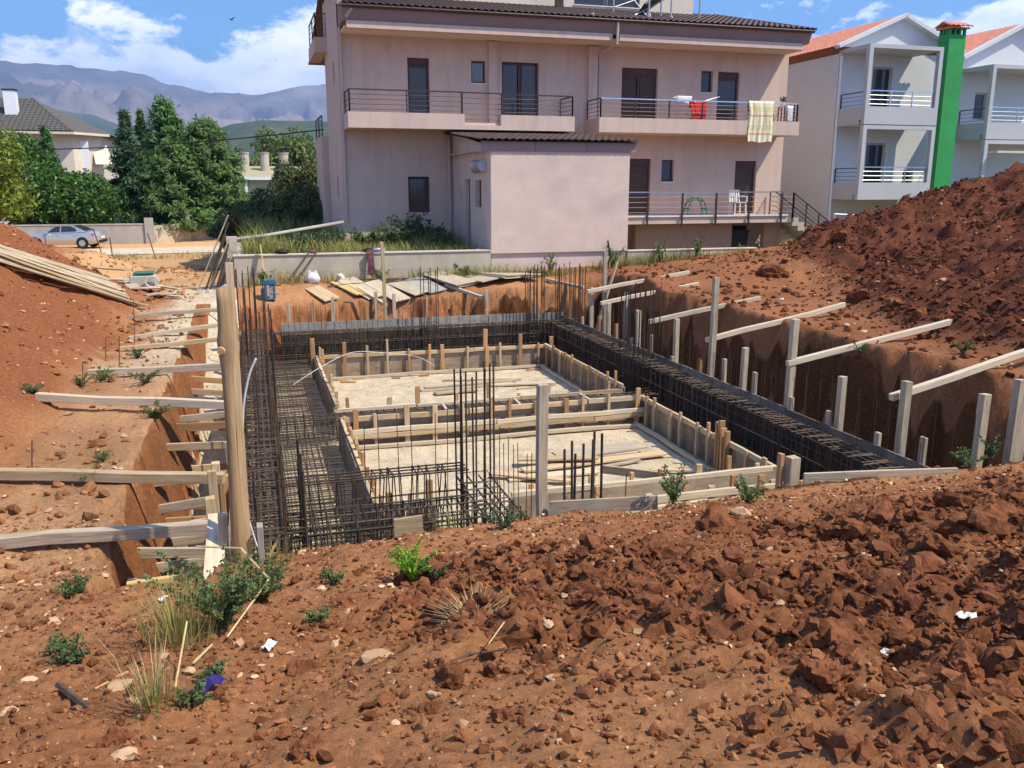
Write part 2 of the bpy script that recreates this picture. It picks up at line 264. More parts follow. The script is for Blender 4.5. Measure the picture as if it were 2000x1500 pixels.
def H(u, v, detail=True):
    u = np.asarray(u, float); v = np.asarray(v, float)
    b = base_z(u, v)
    # heap on the left and the lower one behind it
    run = np.clip(-2.5 + 0.25 * fbm(v * 0.35, u * 0.1, 3, 5) - u, 0, 40)
    ml = np.minimum(run * 0.74, 1.75 + 0.25 * fbm(u * 0.3, v * 0.3, 3, 8)); ml = ml * sst(7.6, 11.5, v) * (1 - sst(22, 25.5, v)) * (1 - sst(9, 14, run))
    d2 = ((u + 7.2) / 3.9) ** 2 + ((v - 30) / 4.2) ** 2; ml = np.maximum(ml, 0.95 * np.clip(1 - d2, 0, 1) ** 0.7)
    # big heap on the right
    rr = np.clip(u - toe_r(v) + 0.35 * fbm(v * 0.5, u * 0.2, 3, 15), 0, 60)
    mr = np.minimum(rr * 0.272, 2.35 + 0.35 * fbm(u * 0.4, v * 0.4, 3, 18)) * sst(5.5, 9.5, v) * (1 - sst(22.5, 26.5, v)) * (1 - sst(16, 24, rr))
    z = b + ml + mr
    rough_r = sst(0.0, 1.2, rr) * sst(6, 9, v) * (1 - sst(23, 26.5, v)); rough_l = sst(0.0, 1.0, run) * (1 - sst(23, 34, v)) * sst(7, 10, v)
    near = 1 - sst(6.6, 7.4, v)
    nr = fbm(u * 1.5, v * 1.5, 4, 31); nf = fbm(u * 5.0, v * 5.0, 4, 41)
    zone = clod_zone(u, v)
    if detail:
        rid = 1 - np.abs(fbm(u * 4.2, v * 4.2, 3, 51)); ch = np.maximum(vn(u * 7.5, v * 7.5, None, 61), 0) ** 1.5
        fine = fbm(u * 19, v * 19, 2, 45); z = z + near * (0.050 * nr + 0.020 * nf + 0.012 * (1 - 2 * np.abs(fine)) + zone * (0.09 * rid + 0.11 * ch + 0.065 * nf + 0.022 * np.abs(fine) - 0.10))
        z = z + rough_r * (0.15 * nr + 0.14 * np.maximum(vn(u * 4.3, v * 4.3, None, 63), 0) + 0.07 * nf) + rough_l * (0.05 * nr + 0.035 * nf)
        z = z + (1 - near) * (1 - sst(36, 44, v)) * 0.025 * (nr + 0.6 * nf)
    # the excavation: ragged faces, a gravel ramp up the left trench
    pv0 = PV0 - 0.30 * (1 - sst(0.8, 2.2, u)) - 0.95 * (1 - sst(-0.52, -0.36, u))
    du = np.maximum(PU0 - u, u - PU1); dv = np.maximum(pv0 - v, v - PV1)
    lft = (du > dv) & (u < 3); rgt = (du > dv) & (u >= 3)
    groove = np.where(du > dv, fbm(v * 3.2, z * 0, 4, 71), 0.9 * fbm(u * 1.4, v * 2.0, 4, 72))
    grv2 = np.where(du > dv, fbm(v * 11.0, u * 1.2, 2, 73), fbm(u * 5.0, v * 9.0, 3, 74))
    d = np.maximum(du, dv) - 0.13 * groove - 0.07 * grv2 - 0.12 * fbm(u * 0.5, v * 0.5, 2, 75)
    d = d + np.where((du <= dv) & (v < 10), 0.10, 0.0)
    wdt = np.where(rgt, 0.55, np.where(lft, 0.32, 0.42))
    s = np.clip(d / wdt, 0, 1); s = s ** 0.8; s = np.where(s > 0.75, 0.75 + (s - 0.75) * (1 - 0.25 * (s - 0.75)), s)
    floor = 0.012 * fbm(u * 3, v * 3, 3, 81)
    floor = floor + 1.52 * sst(13.2, 21.6, v) * (1 - sst(-0.5, -0.42, u))
    lump = 0.10 * fbm(u * 3.1, v * 6.0, 4, 85) * np.clip(4 * s * (1 - s), 0, 1)
    return np.where(d <= 0, floor, floor + (z - floor) * s + lump)
def clod_zone(u, v):
    e = u - 0.22 * (4.2 - v) - 0.15 + 0.75 * fbm(u * 0.8, v * 0.8, 3, 21)
    return sst(-0.1, 1.2, e) * (1 - sst(5.3, 6.3, v + 0.35 * fbm(u * 0.8, v * 0.8, 3, 25) - 0.06 * np.clip(u - 4, 0, 5))) * (0.15 + 0.85 * sst(-0.25, 0.2, fbm(u * 0.6, v * 0.8, 2, 27) + 0.35 * sst(2.0, 3.0, u)))
def Hs(u, v): return float(H(np.array([u]), np.array([v]))[0])
def soil_colour(u, v, z):
    n = fbm(u * 0.9, v * 0.9, 4, 91)[..., None] * 0.5 + 0.5; n2 = fbm(u * 6, v * 6, 3, 95)[..., None] * 0.5 + 0.5
    c = lambda *a: np.array(a)
    orange = c(0.315, 0.134, 0.058); tan = c(0.365, 0.17, 0.078); dark = c(0.115, 0.039, 0.021); red = c(0.235, 0.082, 0.036); cream = c(0.56, 0.46, 0.32); road = c(0.60, 0.45, 0.29); dust = c(0.50, 0.30, 0.15)
    A = lambda x: np.asarray(x)[..., None]
    C = orange * (1 - n) + tan * n
    C = C + (red - C) * A(sst(-2.3, -3.0, u + 0.3 * fbm(u, v, 3, 77)) * sst(7, 10, v) * (1 - sst(30, 40, v))) * 0.9                                    # left heap
    wr = A(sst(-0.3, 0.8, u - toe_r(v)) * sst(7, 10, v) * (1 - sst(23, 27, v))); C = C + (dark * (0.75 + 0.6 * n2) - C) * wr     # right heap
    wb = A(sst(8.2, 9.2, u) * sst(7.5, 9, v)) * (1 - wr); C = C + (c(0.255, 0.105, 0.049) * (0.8 + 0.4 * n) - C) * wb
    cz = A(clod_zone(u, v) * (1 - sst(6.4, 7.2, v)))
    dk = A(0.45 + 0.55 * sst(1.2, 3.6, u + 0.5 * fbm(u * 0.6, v * 0.6, 2, 97)))
    C = C + (c(0.185, 0.068, 0.032) * (0.8 + 0.5 * n2) - C) * cz * dk
    C = C + (c(0.255, 0.097, 0.042) * (0.8 + 0.4 * n2) - C) * A(sst(1.5, 3.0, u) * (1 - sst(6.3, 7.2, v))) * 0.6 * (1 - cz)
    C = C + (c(0.37, 0.185, 0.085) * (0.8 + 0.4 * n) - C) * A(sst(21.4, 22.2, v) * (1 - sst(6.5, 9, u)) * (1 - sst(23.0, 23.5, v)) * sst(-1, 0, u)) * 0.8
    inside = (u > PU0) & (u < PU1) & (v > PV0) & (v < PV1) & (z < 0.2)
    C = np.where(A(inside), cream * (0.82 + 0.3 * n2), C)
    ramp = A(sst(-2.5, -1.9, u + 0.4 * fbm(u, v, 3, 99)) * (1 - sst(-0.5, -0.4, u)) * sst(13.0, 14.5, v) * (1 - sst(24.5, 26.5, v + 0.8 * fbm(u, v, 3, 98)))); wallm = A((z < 1.3) & (u < -0.95))
    C = C + (cream * (0.85 + 0.25 * n2) - C) * ramp * np.where(wallm, 0.1, 0.9)
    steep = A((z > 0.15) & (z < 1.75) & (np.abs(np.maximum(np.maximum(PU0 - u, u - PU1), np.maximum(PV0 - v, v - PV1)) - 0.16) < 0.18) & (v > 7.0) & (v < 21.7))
    shade_tone = A(np.where(u > 5, 0.30, np.where(v < 20.5, 0.72, 0.9))); C = np.where(steep, c(0.34, 0.135, 0.055) * (0.75 + 0.5 * n2) * shade_tone, C)  # right-hand face darkened: its shadow is painted into the soil colour
    C = C + (c(0.43, 0.245, 0.125) * (0.75 + 0.5 * n) - C) * A(sst(-0.9, -1.3, u) * (1 - sst(-2.1, -2.8, u)) * sst(5.5, 7.5, v) * (1 - sst(13, 18, v))) * 0.75 * (1 - np.asarray(steep, float))
    C = np.where(A((u > PU0 - .02) & (u < -0.40) & (v > 12.5) & (v < PV1 + .8)), cream * (0.85 + 0.3 * n2), C)
    C = C + (dust * (0.85 + 0.3 * n) - C) * A(sst(24, 27, v) * (1 - sst(-0.6, -0.3, u)) * sst(-6.5, -4.5, u)) * 0.9
    C = C + (c(0.26, 0.22, 0.10) * (0.7 + 0.6 * n2) - C) * A(sst(23.4, 23.6, v) * sst(-0.4, 0, u) * (1 - sst(40, 43, v))) * 0.9
    C = C + (c(0.62, 0.37, 0.17) - C) * A(sst(44, 46, v) * (1 - sst(62, 66, v))) * 0.8
    C = C + (c(0.17, 0.165, 0.075) * (0.7 + 0.6 * n) - C) * A(sst(64, 72, v)) * 0.95 + (c(0.2, 0.18, 0.08) - C) * A(np.clip(sst(24, 34, np.abs(u)), 0, 1)) * 0.9 * (1 - A(sst(64, 72, v)))
    return np.clip(C, 0.01, 0.9)
def seg(*pts):
    out = []
    for a, b, s in pts: out += list(np.arange(a, b, s))
    return out
geo = lambda a, n, r: [a * r ** k for k in range(1, n)]
US = np.array(sorted([-x for x in geo(60, 12, 1.6)] + seg((-60, -24, 3), (-24, -9, 0.5), (-9, -3, 0.085), (-3, -1.75, 0.035), (-1.75, -0.8, 0.018), (-0.8, 5.0, 0.026), (5.0, 8.4, 0.035), (8.4, 9.6, 0.03), (9.6, 21, 0.085), (21, 30, 0.5), (30, 60.1, 3)) + geo(60, 12, 1.6)))
VS = np.array(sorted([-400, -60, -12, -4] + seg((-1, 1.2, 0.2), (1.2, 4.6, 0.021), (4.6, 7.1, 0.030), (7.1, 8.0, 0.04), (8.0, 21.0, 0.14), (21.0, 22.0, 0.035), (22.0, 33, 0.10), (33, 70, 0.7), (70, 130, 6)) + geo(125, 11, 1.6)))
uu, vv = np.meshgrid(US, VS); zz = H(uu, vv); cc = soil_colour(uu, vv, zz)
def soil_material():
    m = bpy.data.materials.new('red_soil'); m.use_nodes = True; nt = m.node_tree; N = nt.nodes.new; L = nt.links.new; b = nt.nodes['Principled BSDF']
    b.inputs['Roughness'].default_value = 1.0; b.inputs['Specular IOR Level'].default_value = 0.08
    at = N('ShaderNodeAttribute'); at.attribute_name = 'soil'; g = N('ShaderNodeTexCoord')
    def noise(s, d=5, r=0.65):
        n = N('ShaderNodeTexNoise'); n.inputs['Scale'].default_value = s; n.inputs['Detail'].default_value = d; n.inputs['Roughness'].default_value = r; L(g.outputs['Object'], n.inputs[0]); return n.outputs[0]
    mr = N('ShaderNodeMapRange'); mr.inputs[1].default_value = 0.3; mr.inputs[2].default_value = 0.7; mr.inputs[3].default_value = 0.72; mr.inputs[4].default_value = 1.30; L(noise(22, 6), mr.inputs[0])
    sc = N('ShaderNodeVectorMath'); sc.operation = 'SCALE'; L(at.outputs['Color'], sc.inputs[0]); L(mr.outputs[0], sc.inputs['Scale']); cur = sc.outputs[0]
    for s, rad, thr, colr in ((30, 0.24, 0.88, (0.62, 0.44, 0.28)), (75, 0.34, 0.84, (0.50, 0.32, 0.19))  ):    # chips of pale stone lying in the soil
        vo = N('ShaderNodeTexVoronoi'); vo.inputs['Scale'].default_value = s; vo.distance = 'MANHATTAN'; L(g.outputs['Object'], vo.inputs['Vector'])
        a = N('ShaderNodeMath'); a.operation = 'LESS_THAN'; a.inputs[1].default_value = rad; L(vo.outputs['Distance'], a.inputs[0])
        sp = N('ShaderNodeSeparateColor'); L(vo.outputs['Color'], sp.inputs[0]); t = N('ShaderNodeMath'); t.operation = 'GREATER_THAN'; t.inputs[1].default_value = thr; L(sp.outputs[0], t.inputs[0])
        ml = N('ShaderNodeMath'); ml.operation = 'MULTIPLY'; L(a.outputs[0], ml.inputs[0]); L(t.outputs[0], ml.inputs[1])
        m2 = N('ShaderNodeMath'); m2.operation = 'MULTIPLY'; m2.inputs[1].default_value = 0.8; L(ml.outputs[0], m2.inputs[0])
        mx = N('ShaderNodeMix'); mx.data_type = 'RGBA'; L(m2.outputs[0], mx.inputs[0]); L(cur, mx.inputs[6]); mx.inputs[7].default_value = (*colr, 1); cur = mx.outputs[2]
    L(cur, b.inputs['Base Color'])
    b1 = N('ShaderNodeBump'); b1.inputs['Strength'].default_value = 0.6; b1.inputs['Distance'].default_value = 0.022; L(noise(30, 9, 0.78), b1.inputs['Height'])
    b2 = N('ShaderNodeBump'); b2.inputs['Strength'].default_value = 0.6; b2.inputs['Distance'].default_value = 0.006; L(noise(120, 4, 0.7), b2.inputs['Height']); L(b1.outputs[0], b2.inputs['Normal'])
    L(b2.outputs[0], b.inputs['Normal']); return m
M['soil'] = soil_material()
nu, nv = len(US), len(VS)
ii = np.arange(nu * nv).reshape(nv, nu); F = np.stack([ii[:-1, :-1], ii[:-1, 1:], ii[1:, 1:], ii[1:, :-1]], -1).reshape(-1, 4)
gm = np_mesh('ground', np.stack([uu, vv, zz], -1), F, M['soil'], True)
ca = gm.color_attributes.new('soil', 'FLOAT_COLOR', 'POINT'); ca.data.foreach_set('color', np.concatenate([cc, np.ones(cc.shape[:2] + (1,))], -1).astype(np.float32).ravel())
ground = new('ground', gm); ground['kind'] = 'structure'

# loose clods and pebbles
def ico(sub):
    bm = bmesh.new(); bmesh.ops.create_icosphere(bm, subdivisions=sub, radius=1.0); V = np.array([v.co[:] for v in bm.verts]); Fc = np.array([[v.index for v in f.verts] for f in bm.faces]); bm.free(); return V, Fc
ICO = {k: ico(k) for k in (1, 2, 3, 4)}
def lumps(sub, nvar, amp, seed):
    V, Fc = ICO[sub]; r = []
    for k in range(nvar):
        g = np.random.default_rng(seed * 50 + k); nn_ = g.normal(size=(8, 3)); nn_ /= np.linalg.norm(nn_, axis=1)[:, None]; off = g.uniform(.45, .95, 8)
        dn = np.maximum(V @ nn_.T, .05); cutr = np.minimum((off / dn).min(1), 1.45) * (1 + (g.uniform(-.30, .30, len(V)) if sub == 1 else g.uniform(-.18, .18, len(V)) if sub == 2 else g.uniform(-.055, .055, len(V))))
        d = cutr + (amp if sub > 2 else amp * .5) * (0.45 * vn(V[:, 0] * 1.6 + k * 7.1, V[:, 1] * 1.6, V[:, 2] * 1.6, seed) + 0.5 * vn(V[:, 0] * 3.9, V[:, 1] * 3.9 + k * 5.3, V[:, 2] * 3.9, seed + 1) + 0.34 * vn(V[:, 0] * 8 + k, V[:, 1] * 8, V[:, 2] * 8, seed + 2) + (0.22 * vn(V[:, 0] * 17 + k, V[:, 1] * 17, V[:, 2] * 17, seed + 3) if sub > 2 else 0))
        r.append(V * d[:, None])
    return np.array(r), Fc
def scatter(name, pts, size, sub, amp, mt, seed, flat=0.75, sink=0.25, smooth=False):
    var, Fc = lumps(sub, 14, amp, seed); n = len(pts); g = np.random.default_rng(seed); pick = g.integers(0, 14, n); V = var[pick]
    q = g.normal(size=(n, 4)); q /= np.linalg.norm(q, axis=1)[:, None]; w, x, y, z = q.T
    Rm = np.stack([1 - 2 * (y * y + z * z), 2 * (x * y - z * w), 2 * (x * z + y * w), 2 * (x * y + z * w), 1 - 2 * (x * x + z * z), 2 * (y * z - x * w), 2 * (x * z - y * w), 2 * (y * z + x * w), 1 - 2 * (x * x + y * y)], -1).reshape(n, 3, 3)
    V = V * (size[:, None] * g.uniform(0.65, 1.25, (n, 3)))[:, None, :]; V = np.einsum('nij,nvj->nvi', Rm, V); V[:, :, 2] *= flat
    V = V + pts[:, None, :]; V[:, :, 2] += (size * (0.5 - sink))[:, None]
    Fa = (Fc[None] + (np.arange(n) * V.shape[1])[:, None, None]).reshape(-1, 3)
    return new(name, np_mesh(name, V, Fa, mt, smooth))
def place(n, u0, u1, v0, v1, dens, seed):
    g = np.random.default_rng(seed); u = g.uniform(u0, u1, n); v = g.uniform(v0, v1, n); k = g.uniform(0, 1, n) < dens(u, v); u, v = u[k], v[k]
    return np.stack([u, v, H(u, v)], -1)
def clodmat(name, a, b_, pale=None, amt=0.0):
    m = mat(name, a, 0.98, 0.2, 14, bump=0.9, bscale=30, col2=b_, island=0.3, spec=0.06, bdist=0.02)
    return m
M['clod'] = clodmat('soil_crumbs', (0.120, 0.043, 0.020), (0.235, 0.094, 0.044)); M['clodl'] = clodmat('dusty_crumbs', (0.24, 0.094, 0.039), (0.35, 0.165, 0.075)); M['clodd'] = clodmat('dark_heap_clods', (0.070, 0.024, 0.013), (0.160, 0.054, 0.027)); M['peb'] = mat('pale_pebbles', (0.38, 0.21, 0.11), 0.95, 0.2, 20, island=0.5, col2=(0.55, 0.38, 0.23))
nearv = lambda u, v: (v > 1.1) & (np.abs(u - 0.45 * v) < 0.85 * v + 1.3)
def frange(p, s, a): g = np.random.default_rng(s); return np.clip(g.lognormal(math.log(a), 0.45, len(p)), a * 0.4, a * 2.6)
P = place(9000, -3, 9, 1.2, 7.1, lambda u, v: nearv(u, v) * clod_zone(u, v), 101); a = scatter('soil_clods', P, frange(P, 1, 0.032), 2, 0.42, M['clod'], 201, sink=0.42); tag(a, 'fist-sized broken clods of dark red soil strewn over the foreground', 'soil', kind='stuff')
P = place(72000, -3, 9, 1.2, 7.2, lambda u, v: nearv(u, v) * (0.12 + 0.85 * clod_zone(u, v)), 102); a = scatter('soil_crumbs', P, frange(P, 2, 0.012), 1, 0.36, M['clod'], 202, sink=0.2); tag(a, 'small crumbs of red soil scattered between the clods', 'soil', kind='stuff')
P = place(52000, -4, 8.8, 1.2, 8.5, lambda u, v: nearv(u, v) * (0.2 + 0.8 * (1 - clod_zone(u, v))) * (0.35 + 0.65 * sst(6.0, 3.0, v)) * (H(u, v) > 0.9), 103); a = scatter('soil_dust_crumbs', P, frange(P, 3, 0.0085), 1, 0.40, M['clodl'], 203, sink=0.2); tag(a, 'dusty light brown crumbs on the trodden bank', 'soil', kind='stuff')
P = place(9000, -4, 8.8, 1.2, 8.2, lambda u, v: nearv(u, v) * (0.25 + 0.75 * sst(5.8, 6.8, v)) * (H(u, v) > 0.9), 104); a = scatter('pebbles', P, frange(P, 4, 0.0095), 1, 0.36, M['peb'], 204, 0.6, 0.15); tag(a, 'pale stone chips lying on the red soil', 'pebbles', kind='stuff')
P = place(28000, 9, 21, 8, 26, lambda u, v: sst(-0.2, 1.0, u - toe_r(v)) * (1 - sst(24, 26.5, v)) * (0.3 + 0.7 * (vn(u * 0.8, v * 0.8, None, 3) > -0.2)), 105); a = scatter('heap_clods', P, frange(P, 5, 0.028), 1, 0.30, M['clodd'], 205); tag(a, 'dark moist clods covering the tall soil heap', 'soil', kind='stuff')
P = place(1500, 8.8, 16, 8, 23, lambda u, v: (u > 9.1) * (1 - sst(1, 3, u - toe_r(v))), 106); a = scatter('bank_clods', P, frange(P, 6, 0.045), 1, 0.3, M['clod'], 206); tag(a, 'loose red clods along the foot of the soil heap', 'soil', kind='stuff')
P = place(6000, -9, -1.4, 7, 33, lambda u, v: 0.3 + 0.7 * (vn(u * 0.7, v * 0.7, None, 4) > -0.1), 107); a = scatter('left_heap_crumbs', P, frange(P, 7, 0.028), 1, 0.3, M['clodl'], 207); tag(a, 'orange crumbs and chips on the smooth soil heap', 'soil', kind='stuff')
P = place(900, 9, 19, 9, 25, lambda u, v: u > toe_r(v) - 1, 108); P2 = place(900, -8, -1.4, 7, 26, lambda u, v: u < 99, 109); P = np.concatenate([P, P2]); a = scatter('heap_chips', P, frange(P, 8, 0.022), 1, 0.3, M['peb'], 208, 0.6, 0.1); tag(a, 'pale stone chips scattered on both soil heaps', 'pebbles', kind='stuff')
P = place(3400, 1.25, 6.7, 9.9, 19.7, lambda u, v: (v < 14.1) | (v > 15.1), 110); a = scatter('gravel', P, frange(P, 9, 0.008), 1, 0.3, mat('cream_gravel', (0.58, 0.46, 0.30), 0.95, 0.2, 20, island=0.25, col2=(0.72, 0.59, 0.42)), 209, 0.6, 0.1); tag(a, 'cream crushed-stone gravel spread inside the shuttering', 'gravel', kind='stuff')

# single big clods and stones that stand out
def lump_obj(name, p, s, mt, seed, amp=0.28, sub=3, label='', cat='', group=None, flat=0.8):
    var, Fc = lumps(sub, 1, amp, seed); V = var[0] * np.array([s, s * rng.uniform(0.75, 1.1), s * flat]); V[:, 2] += s * flat * 0.45
    if mt is M['clodb']: V = V + 0.10 * s * vn(V[:, 0] * 14 / s * .3, V[:, 1] * 14 / s * .3, V[:, 2] * 14 / s * .3, seed + 9)[:, None] * V / (np.linalg.norm(V, axis=1)[:, None] + 1e-6)
    o = new(name, np_mesh(name, V, Fc, mt, False), None, (p[0], p[1], Hs(p[0], p[1]) - (0.36 if mt is M['clodb'] else 0.12) * s), (0, 0, rng.uniform(0, 6.28))); return tag(o, label, cat, group)
def on_ground(px, py, z=2.0):
    for _ in range(14):
        p = at_z(px, py, z); z = 0.5 * z + 0.5 * Hs(p.x, p.y)
    return at_z(px, py, z)
CLOD = {0: 'blocky red clod with a steep face just below the tangled straw tuft', 1: 'broad red clod on the bank below the short edging board', 2: 'tall rough clod below the near end of the trench cage', 4: 'largest dark red clod, beside the small crumpled white wrapper', 5: 'squat clod leaning on the largest clod', 6: 'rough clod uphill of the largest clod', 9: 'wide clod close to the white angular stone', 12: 'clod right below the lime feathery seedling', 16: 'lone clod between the straw tuft and the paper scrap', 17: 'wide clod below the half buried stick', 10: 'round clod beside the weed under the shuttering corner', 38: 'small clod next to the purple wrapper'}
for k, (x, y, w) in enumerate([(880, 1345, 95), (1275, 1085, 120), (1660, 1040, 130), (1790, 1020, 70), (1660, 1270, 170), (1620, 1330, 120), (1500, 1185, 95), (1730, 1090, 100), (1850, 1085, 90), (1905, 1050, 120), (1400, 1020, 75), (1215, 1120, 55), (790, 1180, 70), (960, 1310, 60), (1070, 1330, 65), (1180, 1330, 50), (590, 1315, 70), (230, 1450, 85), (1110, 1195, 42), (1480, 1420, 70), (1605, 1380, 60), (1875, 1300, 85), (1930, 1190, 75), (1720, 1000, 70), (1860, 990, 60), (1950, 1350, 70), (990, 1400, 55), (840, 1390, 50), (1340, 1130, 55), (680, 1175, 45), (1050, 1110, 48), (1130, 1120, 45), (1290, 1440, 48), (1820, 1440, 55), (1720, 1370, 60), (1560, 1130, 60), (1780, 1190, 60), (1960, 1010, 80), (430, 1360, 42), (600, 1470, 60)]):
    p = on_ground(x, y); s = 0.40 * w / FPX * (p - Vector((0, 0, EYE))).length
    lump_obj('soil_clod', p, s, M['clodb'], 300 + k, 0.36, 4 if w > 80 else 3, *((CLOD[k], 'clod', None) if k in CLOD else ('fist-to-head-sized crumbly clod of red earth among the smaller clods', 'clod', 'big clods on the near bank')))
for k, (x, y, w) in enumerate([(740, 1290, 62), (1070, 1245, 40), (905, 1115, 34), (1082, 1330, 30), (235, 1480, 50), (100, 1215, 34), (240, 1340, 42), (1440, 1002, 40), (95, 1315, 30), (775, 1415, 18), (1090, 1450, 18), (1262, 1305, 18), (1490, 1385, 18), (850, 1360, 36), (370, 1310, 30), (265, 1370, 26), (60, 1330, 40), (1340, 985, 24), (590, 1080, 30), (520, 1060, 26), (630, 1150, 24), (680, 1195, 26), (1125, 1060, 22), (200, 930, 26), (20, 1400, 36)]):
    p = on_ground(x, y); s = 0.42 * w / FPX * (p - Vector((0, 0, EYE))).length
    lump_obj('stone', p, s, M['stone'], 400 + k, 0.10, 2, 'pale sandy limestone lump lying on the near bank', 'stone', 'limestone lumps on the near bank', 0.55)
for k, (x, y, w) in enumerate([(1880, 1017, 40), (1825, 1160, 34), (1885, 1215, 44), (1168, 1432, 22), (1488, 1388, 18), (1730, 1280, 24), (1860, 1300, 18), (1750, 1000, 22), (1520, 690, 16)]):
    p = on_ground(x, y); s = 0.5 * w / FPX * (p - Vector((0, 0, EYE))).length
    lump_obj('stone', p, s * .62, M['marble'], 500 + k, 0.10, 2, 'bright white angular stone between the dark clods', 'stone', 'white stones among the clods', 0.5)
for k, (x, y, w) in enumerate([(1535, 570, 34), (1680, 585, 40), (1420, 560, 26), (1450, 490, 30), (1750, 590, 28), (1510, 540, 40), (1790, 620, 36), (1640, 510, 26)]):
    p = on_ground(x, y); s = 0.5 * w / FPX * (p - Vector((0, 0, EYE))).length
    lump_obj('soil_clod', p, s, M['clodb'], 600 + k, 0.3, 3, 'big red clod rolled to the foot of the tall soil heap', 'clod', 'clods at the foot of the heap')

# ------------------------------------------------------------------ hills, mountains, road, haze
def ridge(name, D, prof, mt, az0=-75, az1=75, rough=1.0, seed=0, foot=0.55, toph=8.0, n=420):
    # prof: (pixel column, pixel row) of the skyline; outside the frame the ridge goes on at its end heights
    az = np.radians(np.linspace(az0, az1, n)); xs = 1000 + 1744 * np.tan(np.clip(az, -1.2, 1.2)); ys = np.interp(xs, [p[0] for p in prof], [p[1] for p in prof])
    hh = (362 - ys) / 1744 * np.cos(np.clip(az, -1.0, 1.0)) * D
    rows = np.linspace(0, 1, 84); V = []
    for r in rows:
        dist = D * (1 - foot * (1 - r)); a = az + YAW; x = np.sin(a) * dist; y = np.cos(a) * dist
        sc = D / 6000.0
        det = fbm(x / (620 * sc), y / (620 * sc), 6, seed) * 130 * sc * rough; cut = np.abs(fbm(x / (300 * sc), y / (600 * sc), 7, seed + 7, 0.64)) * 190 * sc * rough
        z = hh * (r ** 1.25) + (det - cut) * math.sin(math.pi * min(r * 1.0, 1)) * 1.0 + EYE - 3
        if r > 0.97: z = hh + EYE + 16 * sc * rough * fbm(x / (110 * sc), y / (110 * sc), 5, seed + 3)
        V.append(np.stack([x, y, np.maximum(z, -2)], -1))
    a = az + YAW; V.append(np.stack([np.sin(a) * D * 1.25, np.cos(a) * D * 1.25, 0 * a - 5], -1))
    V = np.array(V); m, q = V.shape[:2]; ii = np.arange(m * q).reshape(m, q); Fq = np.stack([ii[:-1, :-1], ii[:-1, 1:], ii[1:, 1:], ii[1:, :-1]], -1).reshape(-1, 4)
    o = new(name, np_mesh(name, V, Fq, mt, True)); o['kind'] = 'structure'; return o
def landmat(name, a, b_, c3, scale): 
    m = mat(name, a, 1.0, 0.2, scale, (1, 1, 1.6), col2=b_, stain=(c3, 0.9), sstretch=(scale * 0.25, scale * 0.25, scale * 0.6), spec=0.02); return m
ridge('mountains', 6000, [(-900, 170), (-300, 150), (0, 138), (60, 135), (110, 141), (170, 143), (260, 152), (300, 160), (340, 172), (380, 184), (430, 192), (490, 197), (540, 190), (600, 180), (640, 176), (700, 185), (900, 210), (1300, 190), (2000, 215), (3500, 205)], landmat('mountain_rock', (0.12, 0.11, 0.085), (0.36, 0.29, 0.23), (0.050, 0.065, 0.045), 0.0016), seed=3)  # dark green patches on the rock also paint in cloud shadow
ridge('mountains', 3300, [(-900, 222), (0, 228), (120, 222), (200, 232), (260, 255), (330, 262), (450, 268), (560, 270), (700, 268), (3500, 280)], landmat('wooded_slope', (0.045, 0.070, 0.035), (0.085, 0.105, 0.05), (0.16, 0.15, 0.10), 0.006), seed=13, rough=0.6, foot=0.4)
ridge('hills', 1500, [(-900, 300), (180, 276), (260, 272), (400, 268), (470, 246), (540, 241), (640, 243), (760, 260), (1200, 300), (2000, 300), (3500, 300)], landmat('wooded_hill', (0.040, 0.065, 0.030), (0.075, 0.10, 0.042), (0.14, 0.13, 0.08), 0.012), seed=23, rough=0.35, foot=0.5)
# village road and its verge: a sheet laid over the ground
mb = MB(); n = 40
for i in range(n + 1):
    u = -26 + 29 * i / n; c = 47.6 + 0.10 * (u + 6); w = 2.3
    for sgn in (-1, 1): mb.v.append((u, c + sgn * w * 1.0, Hs(u, c + sgn * w) + 0.012))
mb.f = [(2 * i, 2 * i + 2, 2 * i + 3, 2 * i + 1) for i in range(n)]; mb.m = [0] * n
mb.v = [(a, b, max(c, 1.085)) for a, b, c in mb.v]
rd = mb.build('road', mat('dusty_road', (0.56, 0.47, 0.36), 0.95, 0.12, 1.2, bump=0.2, bscale=20)); rd['kind'] = 'structure'
